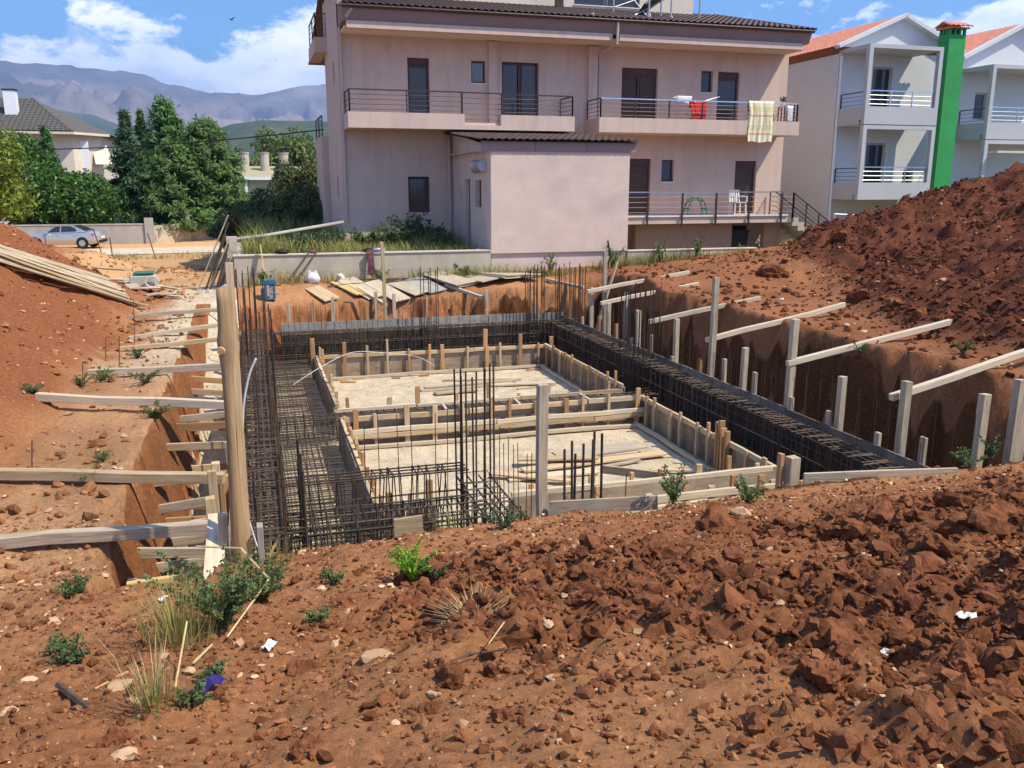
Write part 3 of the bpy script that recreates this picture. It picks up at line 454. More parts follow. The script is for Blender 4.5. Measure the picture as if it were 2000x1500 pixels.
# ------------------------------------------------------------------ timber and steel helpers
def plank(name, a, b, w, t, mt, parent=None, up=(0, 0, 1), warp=0.006, roll=0.0):
    warp *= 1.5
    a, b = Vector(a), Vector(b); d = b - a; Ln = d.length; x = d.normalized(); u_ = Vector(up)
    if abs(x.dot(u_)) > 0.98: u_ = Vector((0, 1, 0))
    y = u_.cross(x).normalized(); z = x.cross(y).normalized(); q = Matrix((x, y, z)).transposed().to_quaternion()
    if roll: q = q @ Quaternion((1, 0, 0), roll)
    k = max(1, min(5, int(Ln / 0.7))); mb = MB(); V = []
    c = min(w, t) * 0.10
    for i in range(k + 1):
        s = i / k; oy = rng.uniform(-warp, warp); oz = rng.uniform(-warp, warp); xx = s * Ln + (rng.uniform(-0.012, 0.012) if i in (0, k) else 0)
        for (py, pz) in ((-1, -1), (1, -1), (1, 1), (-1, 1)):
            V.append((xx + (rng.uniform(-0.006, 0.006) if i in (0, k) else 0), py * (w / 2) + oy, pz * (t / 2) + oz))
    Fq = [(3, 2, 1, 0), (4 * k, 4 * k + 1, 4 * k + 2, 4 * k + 3)]
    for i in range(k):
        for j in range(4): Fq.append((4 * i + j, 4 * i + (j + 1) % 4, 4 * i + 4 + (j + 1) % 4, 4 * i + 4 + j))
    mb.add(V, Fq)
    me = mb.mesh(name, mt); o = new(name, me, None, a, q)
    if min(w, t) > 0.03:
        bv = o.modifiers.new('edge', 'BEVEL'); bv.width = 0.004; bv.segments = 1
    return setp(o, parent)
def post(name, x, y, z0, z1, w, t, mt, parent=None, lean=(0, 0)):
    return plank(name, (x, y, z0), (x + lean[0], y + lean[1], z1), w, t, mt, parent, up=(1, 0, 0))
def gz(p): return Hs(p[0], p[1])

# ------------------------------------------------------------------ inner shuttering: two boxes of panels, rails and stakes
def form_side(root, a, b, inward, zt=0.55, npan=None, stakes=None, rail=True, mid=False, bottom=True, pm='panel', tall=0.14):
    a, b = Vector((*a, 0)), Vector((*b, 0)); d = (b - a); Ln = d.length; x = d.normalized(); n = Vector((*inward, 0)); up = n
    npan = npan or max(2, round(Ln / 1.15))
    for i in range(npan):                                   # shuttering panels, butted end to end
        s0, s1 = Ln * i / npan + 0.004, Ln * (i + 1) / npan - 0.004; h = zt - 0.04 + rng.uniform(-0.015, 0.01)
        p = a + x * s0 + Vector((0, 0, h / 2)); plank('panel', p, a + x * s1 + Vector((0, 0, h / 2)), 0.022, h, M[pm], root, warp=0.002)
    if rail:
        s = 0.0
        while s < Ln - 0.1:
            e = min(Ln, s + rng.uniform(1.4, 2.8)); e = Ln if Ln - e < 0.5 else e; zz_ = zt - 0.035 + rng.uniform(-0.012, 0.012)
            plank('rail', a + x * (s + 0.01) + n * 0.042 + Vector((0, 0, zz_)), a + x * (e - 0.01) + n * 0.042 + Vector((0, 0, zz_ + rng.uniform(-0.01, 0.01))), 0.052, 0.085, M['wood_tan' if rng.random() < .6 else 'wood_pale'], root, warp=0.006); s = e
    if mid:
        for zc in (0.30, 0.215):
            s = 0.1
            while s < Ln - 0.3:
                e = min(Ln - 0.05, s + rng.uniform(1.8, 2.9)); e = Ln - 0.05 if Ln - e < 0.7 else e
                plank('waling', a + x * s + n * 0.125 + Vector((0, 0, zc)), a + x * e + n * 0.125 + Vector((0, 0, zc + 0.008)), 0.045, 0.078, M['wood_pale' if zc > .25 else 'wood_tan'], root, warp=0.006); s = e + 0.01
    ns = stakes or max(3, round(Ln / 0.46))
    for i in range(ns):
        s = Ln * (i + 0.5) / ns + rng.uniform(-0.09, 0.09); h = zt + rng.uniform(0.03, tall) + (0.12 if rng.random() < 0.15 else 0)
        p = a + x * s + n * (0.098 if not mid else 0.092)
        plank('stake', (p.x, p.y, 0.0), (p.x + rng.uniform(-.02, .02), p.y + rng.uniform(-.012, .012), h), 0.045, rng.choice((0.05, 0.06, 0.085)), M['wood_orange' if rng.random() < .62 else 'wood_tan'], root, up=tuple(x), warp=0.002)
    if bottom:
        plank('sole_plate', a + x * 0.1 + n * 0.20 + Vector((0, 0, 0.045)), b - x * 0.1 + n * 0.20 + Vector((0, 0, 0.05)), 0.07, 0.06, M['wood_pale'], root, warp=0.01)
BU0, BU1 = 1.2, 6.73; A0, A1, B0, B1 = 9.85, 14.2, 15.05, 19.75
fa = thing('shuttering_box', 'timber shuttering box with loose boards lying on its gravel, beside the front column bars', 'formwork', (3.9, 12.0, 0))
form_side(fa, (BU0, A1), (BU1, A1), (0, -1), mid=True); form_side(fa, (BU1, A0), (BU1, A1), (-1, 0), bottom=True); form_side(fa, (BU0, A0), (BU0, A1), (1, 0), bottom=False, stakes=12)
form_side(fa, (2.9, A0), (BU1, A0), (0, 1), mid=False, bottom=False)
form_side(fa, (BU0, A0), (1.95, A0), (0, 1), bottom=False)
fb = thing('shuttering_box', 'farther timber shuttering box, orange stakes along its back side below the long cage', 'formwork', (3.9, 17.2, 0))
form_side(fb, (BU0, B1), (BU1, B1), (0, -1), tall=0.2); form_side(fb, (BU1, B0), (BU1, B1), (-1, 0)); form_side(fb, (BU0, B0), (BU0, B1), (1, 0), bottom=False, stakes=13)
form_side(fb, (BU0, B0), (BU1, B0), (0, 1), zt=0.45, bottom=False, tall=0.2, stakes=9)
for x, h in ((1.17, 0.95), (5.2, 0.98), (6.86, .72)): post('stake', x, B1 + 0.03, 0, h, 0.06, 0.1, M['wood_orange'], fb)
for y, h, w in ((11.25, .84, .1), (11.33, .8, .09), (11.16, .76, .09), (11.08, .72, .08)): post('stake', BU1 - 0.10, y, 0, h, 0.05, w, M['wood_orange'], fa)
for i, (x, y0, y1) in enumerate(((3.05, 14.32, 14.9), (4.4, 14.32, 14.92), (5.7, 14.3, 14.9))): plank('spacer', (x, y0, 0.5), (x + 0.05, y1, 0.46), 0.05, 0.05, M['wood_pale'], fb)
# outer line of the near strip: low rails on short stakes, half hidden by the bank
nf = thing('shuttering_fence', 'low double rail on short stakes along the near strip footing, weeds in front', 'formwork', (5, 9.25, 0))
for zc, vv_ in ((0.50, 9.30), (0.40, 9.22), (0.24, 9.15)):
    s = 3.5
    while s < 6.6:
        e = min(6.75, s + rng.uniform(1.2, 2.0)); plank('rail', (s, vv_, zc), (e, vv_, zc + rng.uniform(-.02, .02)), 0.05, 0.095, M['wood_pale'], nf, warp=0.008); s = e + 0.02
for i in range(11): post('stake', 3.55 + i * 0.31 + rng.uniform(-.06, .06), 9.27 + rng.choice((-.09, .085)), 0.0, rng.uniform(0.5, 0.78), 0.05, 0.085, M['wood_orange' if i % 3 else 'wood_tan'], nf)
# loose boards inside the boxes
def loose(px0, px1, z, w, t, mt, label, group=None, cat='board', name='loose_board'):
    a, b = at_z(*px0, z), at_z(*px1, z); o = plank(name, a, b, w, t, M[mt]); return tag(o, label, cat, group)
for k, (p0, p1, z, w, mt) in enumerate([((1020, 918), (1300, 885), 0.05, 0.2, 'wood_tan'), ((1060, 900), (1240, 880), 0.06, 0.24, 'wood_pale'), ((1090, 890), (1255, 868), 0.10, 0.42, 'ply'), ((1010, 895), (1165, 893), 0.13, 0.2, 'wood_tan'), ((1180, 912), (1250, 898), 0.04, 0.07, 'wood_grey'), ((990, 935), (1165, 920), 0.03, 0.22, 'wood_pale'), ((960, 925), (1120, 938), 0.07, 0.14, 'wood_tan'), ((1270, 918), (1405, 918), 0.06, 0.09, 'wood_tan')]):
    loose(p0, p1, z, w, 0.028, mt, 'sun-bleached board in the jumble of planks on the gravel of the near box', 'loose boards in the near box')
for k, (p0, p1, z, w, mt) in enumerate([((822, 762), (1000, 748), 0.03, 0.16, 'wood_grey'), ((830, 757), (1010, 742), 0.06, 0.14, 'wood_grey'), ((865, 742), (1020, 740), 0.03, 0.07, 'wood_tan'), ((850, 768), (930, 760), 0.05, 0.22, 'wood_tan'), ((960, 752), (1085, 748), 0.04, 0.16, 'wood_pale'), ((1010, 760), (1085, 752), 0.02, 0.05, 'wood_tan')]):
    loose(p0, p1, z, w, 0.03, mt, 'weathered grey board lying on the gravel of the farther box', 'loose boards in the far box')
tag(plank('loose_board', at_z(1175, 917, 0.42), at_z(1300, 932, 0.42), 0.04, 0.12, M['wood_tan']), 'short board propped askew across the near rails of the box', 'board')
for k, (x, y, l) in enumerate([(640, 742, 40), (665, 745, 30), (690, 740, 26), (765, 738, 18), (820, 734, 18), (1030, 722, 30)]):
    a = at_z(x, y, 0.02); tag(plank('wood_offcut', a, a + Vector((l / 1744 * 19, rng.uniform(-.15, .02), 0)), 0.08, 0.03, M['wood_orange']), 'small orange timber offcut on the gravel by the back stakes', 'offcut', 'offcuts in the far box')

# ------------------------------------------------------------------ reinforcement
def rod_mesh(name, Ln, r, mt, n=5): return MB().tube([(0, 0, 0), (Ln, 0, 0)], r, n).mesh(name, mt)
def stirrup_mesh(w, h, r, mt):            # closed loop in the local y-z plane
    mb = MB(); c = [(0, -w / 2, 0), (0, w / 2, 0), (0, w / 2, h), (0, -w / 2, h)]
    for i in range(4): mb.tube([c[i], c[(i + 1) % 4]], r, 4)
    mb.tube([(0, w / 2, h), (0, w / 2 - 0.05, h - 0.06)], r, 4); return mb.mesh('stirrup', mt)
def cage(name, label, a, b, w, z0, h, spacing, nbars, group=None, along='x', rs=0.007, rb=0.011):
    a, b = Vector((*a, z0)), Vector((*b, z0)); root = thing(name, label, 'rebar cage', (a + b) / 2, group); Ln = (b - a).length; d = (b - a).normalized(); ang = math.atan2(d.y, d.x)
    sm = stirrup_mesh(w, h, rs, M['rebar']); n = int(Ln / spacing)
    for i in range(n + 1): new('stirrup', sm, root, a + d * (i * spacing + rng.uniform(-.015, .015)), (rng.uniform(-.05, .05), rng.uniform(-.09, .09), ang + rng.uniform(-.09, .09)))
    bm_ = rod_mesh('longitudinal_bar', Ln + 0.3, rb, M['rebar']); nx = Vector((-d.y, d.x, 0))
    for k, (s, t) in enumerate(nbars): new('longitudinal_bar', bm_, root, a - d * 0.15 + nx * (s * (w / 2 - 0.015)) + Vector((0, 0, 0.012 + t * (h - 0.024))), (0, rng.uniform(-.002, .002), ang))
    return root
TOPB = [(-1, 1), (-.35, 1), (.35, 1), (1, 1), (-1, .66), (1, .66), (-1, .33), (1, .33), (-1, 0), (-.3, 0), (.3, 0), (1, 0)]
cage('rebar_cage', 'long beam cage in front of the grey shutter boards below the retaining wall', (0.1, 20.72), (7.6, 20.72), 0.30, 0.10, 0.86, 0.085, TOPB)
cage('rebar_cage', 'long beam cage running beside the shaded trench and raking props', (7.22, 7.9), (7.22, 20.6), 0.36, 0.10, 0.88, 0.095, TOPB)
cage('rebar_cage', 'rusty beam cage next to the tall peeled log', (-0.08, 7.9), (-0.08, 20.5), 0.46, 0.10, 0.98, 0.085, TOPB + [(-.7, 1), (0, 1), (.7, 1), (-1, .5), (1, .5), (1, .83)])
cage('rebar_cage', 'short beam cage running from the log side to the front column bars', (0.1, 9.5), (2.1, 9.5), 0.32, 0.10, 1.0, 0.10, TOPB)
cage('rebar_cage', 'low mesh-like cage filling the corner below the short cage', (0.3, 8.6), (2.1, 8.6), 0.7, 0.10, 0.85, 0.10, TOPB)
cage('rebar_cage', 'low narrow cage leading from the front column to the near bank', (2.35, 8.0), (2.35, 9.4), 0.42, 0.10, 0.85, 0.13, TOPB)
cage('rebar_cage', 'shallow cage in the gap between the two shuttering boxes', (0.1, 14.62), (7.0, 14.62), 0.34, 0.06, 0.42, 0.14, TOPB)
def mat_grid(label, u0, u1, v0, v1, z, su, sv, group=None):
    root = thing('rebar_mat', label, 'rebar mat', ((u0 + u1) / 2, (v0 + v1) / 2, z))
    ma = rod_mesh('cross_bar', u1 - u0, 0.0065, M['rebar'], 4); mbv = rod_mesh('long_bar', v1 - v0, 0.0075, M['rebar'], 4)
    n = int((v1 - v0) / sv)
    for i in range(n + 1): new('cross_bar', ma, root, (u0 + rng.uniform(-.03, .03), v0 + i * sv + rng.uniform(-.018, .018), z + 0.014 + rng.uniform(-.006, .006)), (0, rng.uniform(-.006, .006), rng.uniform(-.012, .012)))
    n = int((u1 - u0) / su)
    for i in range(n + 1): new('long_bar', mbv, root, (u0 + i * su + rng.uniform(-.02, .02), v0, z), (0, 0, R(90) + rng.uniform(-.004, .004)))
    return root
mat_grid('bar mat over the pale strip between the log-side cage and the shuttering', -0.1, 1.08, 8.0, 20.4, 0.34, 0.17, 0.085)
mat_grid('lower bar mat close to the pale floor beside the log-side cage', -0.1, 1.08, 8.0, 20.4, 0.10, 0.2, 0.14)
rod_defer = [('row of upright rods standing along the log-side cage', [(-0.3 if i % 2 else 0.14, 7.7 + i * 0.135) for i in range(94)], 0.1, 1.5, 0.32)]
mat_grid('bar mat at the foot of the cage beside the shaded trench', 6.82, 7.6, 8.0, 20.4, 0.16, 0.19, 0.12)
mat_grid('bar mat in the strip under the cage below the retaining wall', 1.15, 6.8, 19.9, 21.1, 0.14, 0.14, 0.2)
mat_grid('bar mat under the short cage and the front column bars', 1.12, 2.9, 8.0, 9.75, 0.10, 0.16, 0.12)
def starters(label, pts, z0, z1, r=0.011, lean=(0, 0), ties=((0.35,), 0), jit=0.12, group='column starter bars'):
    c = (sum(p[0] for p in pts) / len(pts), sum(p[1] for p in pts) / len(pts)); root = thing('column_starter', label, 'rebar', (c[0], c[1], z0))
    for (x, y) in pts:
        top = z1 + rng.uniform(-jit, jit * 0.5); l = (lean[0] + rng.uniform(-.02, .02), lean[1] + rng.uniform(-.02, .02))
        MB().tube([(0, 0, 0), (l[0] * .5 + rng.uniform(-.006, .006), l[1] * .5, (top - z0) * .5), (l[0], l[1], top - z0)], r, 6).build('bar', M['rebar'], root, (x, y, z0))
    x0, x1 = min(p[0] for p in pts) - .015, max(p[0] for p in pts) + .015; y0, y1 = min(p[1] for p in pts) - .015, max(p[1] for p in pts) + .015
    for k in range(7):
        z = z0 + 0.14 * k + 0.1; mb = MB(); q = [(x0, y0, z), (x1, y0, z), (x1, y1, z), (x0, y1, z)]
        for i in range(4): mb.tube([q[i], q[(i + 1) % 4]], 0.0055, 4)
        mb.build('tie', M['rebar'], root)
    return root
def rect_pts(x0, x1, y0, y1, nx, ny): 
    P_ = set()
    for i in range(nx): P_ |= {(x0 + (x1 - x0) * i / (nx - 1), y0), (x0 + (x1 - x0) * i / (nx - 1), y1)}
    for j in range(ny): P_ |= {(x0, y0 + (y1 - y0) * j / (ny - 1)), (x1, y0 + (y1 - y0) * j / (ny - 1))}
    return sorted(P_)
starters('column starter bars in the middle of the long cage below the retaining wall', rect_pts(3.88, 4.24, 20.6, 20.86, 3, 2), 0.08, 2.34)
starters('bundle of column starter bars one step from the corner bundle on the long cage', rect_pts(6.55, 6.95, 20.58, 20.86, 5, 3), 0.08, 2.32)
starters('dense bundle of column starter bars where the two long cages meet', rect_pts(7.36, 7.98, 20.5, 20.95, 6, 4), 0.08, 2.36)
starters('column starter bars rising from the cage beside the shaded trench', rect_pts(7.1, 7.42, 15.05, 16.2, 3, 6), 0.08, 2.36)
starters('column starter bars at the end of the long cage nearest the leaning poles', rect_pts(-0.38, 0.0, 20.55, 20.95, 4, 3), 0.08, 2.45)
starters('slender column starter bars halfway along the log-side cage', rect_pts(-0.12, 0.22, 14.15, 14.85, 3, 2), 0.08, 2.36)
starters('tall starter bars between the slender ones and the far end of the log-side cage', rect_pts(-0.2, 0.16, 17.2, 17.7, 3, 3), 0.08, 2.4)
starters('tall thin bars close behind the log, rising above the cage', rect_pts(-0.22, 0.1, 11.2, 11.7, 3, 3), 0.08, 2.1, 0.009, jit=0.3)
starters('heavy dark column bars standing in the cage corner by the log', rect_pts(-0.12, 0.34, 8.2, 9.3, 3, 3), 0.08, 1.5, 0.016, jit=0.3)
starters('column starter bars standing free in front of the near shuttering box', rect_pts(2.13, 2.48, 9.1, 9.45, 4, 3), 0.08, 2.33)
starters('short thick starter bars behind the square timber post', rect_pts(3.1, 3.42, 8.2, 8.45, 4, 2), 0.08, 1.62, 0.014, jit=0.25)
def rod_row(label, pts, z0, z1, jit=0.1):
    root = thing('starter_rods', label, 'rebar', (*pts[len(pts) // 2], z0))
    for (x, y) in pts:
        h = z1 - z0 + rng.uniform(-jit, jit); MB().tube([(0, 0, 0), (rng.uniform(-.025, .025), rng.uniform(-.02, .02), h)], 0.005, 4).build('rod', M['rebar_thin'], root, (x, y, z0))
for a_ in rod_defer: rod_row(*a_)
rod_row('row of thin starter rods along the grey shutter boards of the long cage', [(0.55 + i * 0.15, 20.93 if i % 2 else 20.55) for i in range(46)], 0.1, 1.62)
rod_row('row of thin starter rods beyond the shutter boards by the shaded trench', [(7.44 if i % 2 else 7.98, 7.9 + i * 0.145) for i in range(88)], 0.1, 1.62)
rod_row('row of thin starter rods on the short cage before the near box', [(0.45 + i * 0.2, 9.36 if i % 2 else 9.64) for i in range(9)], 0.1, 1.78, 0.05)
rod_row('thin starter rods fanning along the low narrow cage', [(2.6 + 0.02 * i, 9.3 - i * 0.14) for i in range(9)], 0.1, 1.5, 0.1)

# ------------------------------------------------------------------ outer shuttering, posts and props
def outer_form(label, a, b, outw, zt=1.12, pm='panel_grey', npan=9, posts=12, ph=(1.15, 1.3)):
    a, b = Vector((*a, 0)), Vector((*b, 0)); x = (b - a).normalized(); Ln = (b - a).length; n = Vector((*outw, 0)); root = thing('outer_shutter', label, 'formwork', (a + b) / 2)
    for i in range(npan):
        s0, s1 = Ln * i / npan + .004, Ln * (i + 1) / npan - .004
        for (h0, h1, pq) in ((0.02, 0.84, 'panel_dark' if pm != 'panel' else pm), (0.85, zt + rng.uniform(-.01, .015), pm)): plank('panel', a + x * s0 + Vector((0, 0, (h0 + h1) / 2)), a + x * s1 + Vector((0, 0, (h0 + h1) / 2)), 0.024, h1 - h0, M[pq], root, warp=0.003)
    for i in range(posts):
        s = Ln * (i + .5) / posts + rng.uniform(-.1, .1); p = a + x * s + n * 0.06
        plank('stake', (p.x, p.y, 0), (p.x, p.y, rng.uniform(*ph)), 0.05, 0.09, M['wood_grey' if rng.random() < .5 else 'wood_orange'], root, up=tuple(x))
    return root
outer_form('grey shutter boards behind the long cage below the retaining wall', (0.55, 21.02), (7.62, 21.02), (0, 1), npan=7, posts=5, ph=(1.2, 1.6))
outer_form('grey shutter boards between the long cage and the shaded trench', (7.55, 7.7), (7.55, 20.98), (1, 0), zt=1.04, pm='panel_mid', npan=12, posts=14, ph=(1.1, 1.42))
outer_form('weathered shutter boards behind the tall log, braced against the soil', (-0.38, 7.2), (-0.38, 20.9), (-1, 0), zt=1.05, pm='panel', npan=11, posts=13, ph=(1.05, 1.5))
# posts standing beyond the right-hand shutter
for (y, z1, w, lab) in ((8.75, 1.92, .10, 'square weathered post holding the raking prop closest to the near bank'), (11.17, 2.34, .10, 'tall weathered post holding the second raking prop from the near bank'), (13.55, 2.72, .095, 'tallest weathered post beside the shaded trench, third from the near bank')):
    tag(post('timber_post', 7.70, y, 0.0, z1, w, w, M['wood_grey'], lean=(0.03, 0)), lab, 'post')
for (y, z1) in ((9.92, 1.74), (12.43, 1.69), (14.89, 1.82), (16.6, 1.75), (18.2, 1.7)):
    tag(post('timber_post', 7.68, y, 0.0, z1, .10, .085, M['wood_grey'], lean=(.01, 0)), 'short weathered post standing between the taller ones beside the shaded trench', 'post', 'short posts by the shaded trench')
for (x, y, z1, lab) in ((8.32, 8.15, 1.86, 'rough grey post with split top at the end of the shaded trench'), (8.4, 7.75, 2.1, 'pair-like cracked grey post leaning at the frame end of the trench'), (8.55, 7.8, 2.02, 'narrow grey post set against the cracked one at the trench end')):
    tag(post('timber_post', x, y, 0.3, z1, .10, .11, M['wood_grey'], lean=(.04, 0)), lab, 'post')
# raking props, shutter to bank
PRR = [((1760, 770), (2000, 690)), ((1555, 705), (1855, 630)), ((1395, 660), (1650, 595)), ((1280, 625), (1485, 582)), ((1185, 590), (1362, 575)), ((1158, 567), (1345, 558))]
ordn = ['nearest the near bank', 'second from the near bank', 'third from the near bank', 'fourth from the near bank', 'fifth from the near bank', 'beside the corner bars']
for k, (a, b) in enumerate(PRR):
    A_ = at_x(*a, 7.78); B_ = at_y(*b, A_.y); B_.z = max(B_.z, Hs(B_.x, B_.y) + 0.04)
    if k == 0: B_ = A_ + (B_ - A_) * 1.35
    tag(plank('raking_prop', A_ - (B_ - A_).normalized() * 0.15, B_, 0.085, 0.085, M['wood_pale'], warp=0.008), 'pale squared prop from the trench-side shutter to the soil bank, ' + ordn[k], 'prop')
# props lying from the log-side shutter over the left bank
PRL = [((425, 604), (250, 612), 1.66), ((430, 630), (250, 645), 1.62), ((430, 662), (232, 672), 1.58), ((437, 716), (172, 724), 1.56), ((437, 790), (75, 790), 1.54), ((447, 932), (-60, 938), 1.48), ((435, 1025), (-80, 1045), 1.46)]
ordl = ['nearest the stacked planks, on the gravel ramp', 'second from the gravel ramp', 'third from the gravel ramp', 'fourth from the gravel ramp', 'fifth from the gravel ramp, split at its end', 'sixth from the gravel ramp, reddish at one end', 'heavy beam closest to the leafy shrub']
for k, (a, b, z) in enumerate(PRL):
    A_ = at_z(*a, z); B_ = at_z(*b, z); A_.x = -0.42
    zl = Hs(B_.x, B_.y); B_.z = max(zl + 0.03, 1.3)
    tag(plank('bracing_beam', A_, B_, 0.10, 0.10 if k > 2 else 0.075, M['wood_grey' if k in (0, 1, 3, 6) else 'wood_tan'] if k != 4 else M['wood_pale'], warp=0.012), 'long timber beam from the log-side shutter onto the soil, ' + ordl[k], 'beam')
k = 0
for v0 in [6.55, 6.95, 7.5, 8.1, 8.75, 9.4, 10.1, 10.8, 11.6, 12.4, 13.2, 14.1, 15.0, 15.9, 16.8]:
    for z0 in (0.95, 0.5):
        if rng.random() < 0.12: continue
        v = v0 + rng.uniform(-.12, .12); zf = float(H(np.array([-0.8]), np.array([v]))[0])
        if z0 < zf + 0.12: continue
        u1 = -1.22 + rng.uniform(-.06, .06)
        tag(plank('trench_strut', (-0.44, v, z0 + rng.uniform(-.08, .08)), (u1, v + rng.uniform(-.1, .1), z0 + rng.uniform(-.02, .1)), 0.035, 0.10, M[rng.choice(('wood_tan', 'wood_grey', 'wood_orange'))]), 'short board wedged across the narrow trench between shutter and soil face', 'strut', 'struts in the narrow trench')
tag(plank('trench_strut', (-0.44, 7.25, 1.12), (-1.15, 7.2, 1.10), 0.05, 0.05, M['wood_yellow']), 'bright yellow new batten wedged across the narrow trench', 'strut')
tag(plank('trench_strut', (-0.5, 6.5, 1.22), (-1.15, 6.35, 1.16), 0.03, 0.11, M['wood_tan']), 'brown board lying over the end of the narrow trench by the shrub', 'strut')
tag(plank('loose_board', (-0.42, 7.25, 1.62), (-0.46, 6.45, 1.18), 0.03, 0.15, M['wood_pale'], up=(1, 0, 0)), 'pale wide board leaning against the foot of the log', 'board')
tag(post('timber_post', -0.36, 7.0, 0.5, 1.72, .09, .07, M['wood_pale']), 'pale short post just behind the leaning wide board', 'post')
tag(post('timber_post', -0.08, 6.92, 0.7, 1.62, .11, .05, M['panel_grey']), 'broken grey stub of a post to the cage side of the log', 'post')
for (v, z1) in ((8.45, 1.62), (8.95, 1.55), (7.75, 1.6)): tag(post('timber_post', -0.50, v, 0.2, z1, .08, .08, M['wood_tan']), 'squared stub post against the outside of the log-side shutter', 'post', 'stub posts on the log-side shutter')
# the tall peeled log with a plank on its flank
lg = thing('log_post', 'tall peeled log with a knot near its sawn top, standing at the trench end', 'post', (-0.25, 6.9, 0.9))
mb = MB(); pts = []; rad = []
for i in range(26):
    t = i / 25; z = 0.95 + 2.60 * t; bulge = 0.030 * math.exp(-((t - 0.83) / 0.035) ** 2) + 0.012 * math.sin(t * 9)
    pts.append((-0.235 - 0.012 * math.sin(t * 5) - 0.012 * t, 6.9, z)); rad.append(0.040 + bulge * .6 * (1 if i < 25 else 0.4) + 0.012 * (1 - t))
mb.tube([Vector(p) - Vector((-0.25, 6.9, 0.9)) for p in pts], rad, 12); lo = mb.build('trunk', M['log'], lg, (-0.25, 6.9, 0.9), True)
kn = MB(); kn.tube([(-0.27, 6.83, 3.08), (-0.275, 6.815, 3.08)], [0.034, 0.028], 12); kn.build('knot', M['wood_orange'], lg)
plank('side_plank', (-0.185, 6.955, 1.0), (-0.172, 6.955, 3.72), 0.03, 0.055, M['wood_tan'], lg, up=(1, 0, 0))
# square post at the near bank
tag(post('timber_post', 2.57, 7.62, 0.6, 2.46, .095, .095, M['wood_grey'], lean=(-.01, 0)), 'square grey timber post standing alone on the near bank before the boxes', 'post')
tag(plank('edging_board', at_z(1075, 992, 1.25), at_z(1285, 980, 1.27), 0.03, 0.14, M['wood_grey']), 'short grey board on edge beside the lone square post', 'board')
tag(plank('edging_board', at_z(1570, 934, 1.27), at_z(1868, 924, 1.32), 0.035, 0.14, M['wood_grey'], warp=0.01), 'long grey board on edge closing the near end of the cage by the trench', 'board')
tag(post('timber_post', 5.45, 7.75, 0.7, 1.46, .12, .12, M['wood_grey']), 'rounded mossy post stub at the corner of the near shuttering', 'post')
tag(post('timber_post', 5.32, 7.78, 0.7, 1.48, .07, .05, M['wood_orange']), 'orange stake stuck in beside the rounded mossy post', 'stake')
tag(plank('loose_board', at_z(772, 1030, 1.15), at_z(825, 1025, 1.15), 0.03, 0.17, M['wood_tan']), 'short board end sticking up from the near bank by the short cage', 'board')
for (px, py, h, lab) in ((1220, 990, .35, 'thin rusty rod pegging the short grey edging board'), (1790, 938, .42, 'thin rusty rod pegging the long grey edging board')):
    a = at_z(px, py, 1.2); o = MB().tube([(0, 0, -.1), (0.01, 0, h)], 0.006, 5).build('rebar_peg', M['rebar_thin'], None, a); tag(o, lab, 'rod')
# back trench: tall batten, short posts, props
tag(post('timber_post', 3.05, 21.12, 0.0, 2.98, .08, .08, M['wood_tan'], lean=(-.05, 0)), 'tall slim batten standing before the sheets laid on the soil', 'post')
for (px, zt) in ((650, 1.72), (735, 1.78), (770, 1.74), (950, 1.72), (563, 1.66)):
    a = at_y(px, 600, 21.1); tag(post('timber_post', a.x, 21.1, 0, zt, .06, .08, M['wood_grey']), 'short grey post behind the shutter boards of the long cage', 'post', 'short posts behind the long cage')
for (pa, pb, lab) in (((700, 578), (755, 597), 'short pale prop from the soil to the tall slim batten'), ((870, 555), (945, 582), 'pale prop from the soil to the middle posts behind the long cage'), ((1068, 545), (1140, 562), 'pale prop from the soil to the corner column bars')):
    A_ = at_y(*pa, 22.3); B_ = at_y(*pb, 21.15); A_.z = max(Hs(A_.x, A_.y) + .06, A_.z - .05); tag(plank('raking_prop', A_, B_, .08, .08, M['wood_pale']), lab, 'prop')
for (px, z1, lab) in ((1180, 2.75, 'tall grey post behind the corner column bars with an iron bar on top'), (1155, 1.9, 'short grey post just beyond the corner column bars'), (1222, 1.75, 'short squared post beyond the corner, half way to the trench props')):
    a = at_y(px, 600, 19.6); tag(post('timber_post', a.x, 19.6, 0, z1, .09, .09, M['wood_grey']), lab, 'post')
tag(plank('raking_prop', at_y(1165, 645, 19.9), at_y(1205, 510, 20.2), .07, .05, M['wood_tan']), 'thin leaning batten crossing the tall grey post', 'prop')
o = MB().tube([at_y(1186, 520, 19.6), at_y(1192, 500, 19.6), at_y(1187, 470, 19.6)], 0.02, 6).build('iron_bar', M['black']); tag(o, 'short dark bent iron bar sticking up on the tall grey post', 'iron bar')
# white conduit arcs
def conduit(label, pts, r=0.0065):
    P_ = [Vector(p) for p in pts]; Q = []
    for i in range(len(P_) - 1):
        p0, p1, p2, p3 = P_[max(i - 1, 0)], P_[i], P_[i + 1], P_[min(i + 2, len(P_) - 1)]
        for k in range(8):
            t = k / 8; Q.append(0.5 * ((2 * p1) + (p2 - p0) * t + (2 * p0 - 5 * p1 + 4 * p2 - p3) * t * t + (3 * p1 - p0 - 3 * p2 + p3) * t ** 3))
    Q.append(P_[-1]); o = MB().tube([q - P_[0] for q in Q], r, 6).build('conduit', M['cable'], None, P_[0], True); return tag(o, label, 'conduit')
conduit('thin white conduit arching over the farther shuttering box', [at_y(572, 752, 16.2), at_y(630, 715, 16.6), at_y(690, 688, 17.2), at_y(760, 690, 17.8), at_y(815, 697, 18.4), at_y(850, 715, 19.0)])
conduit('white conduit standing up beside the log', [at_y(474, 850, 7.6), at_y(476, 790, 7.6), at_y(486, 735, 7.6), at_y(500, 700, 7.6)], 0.011)
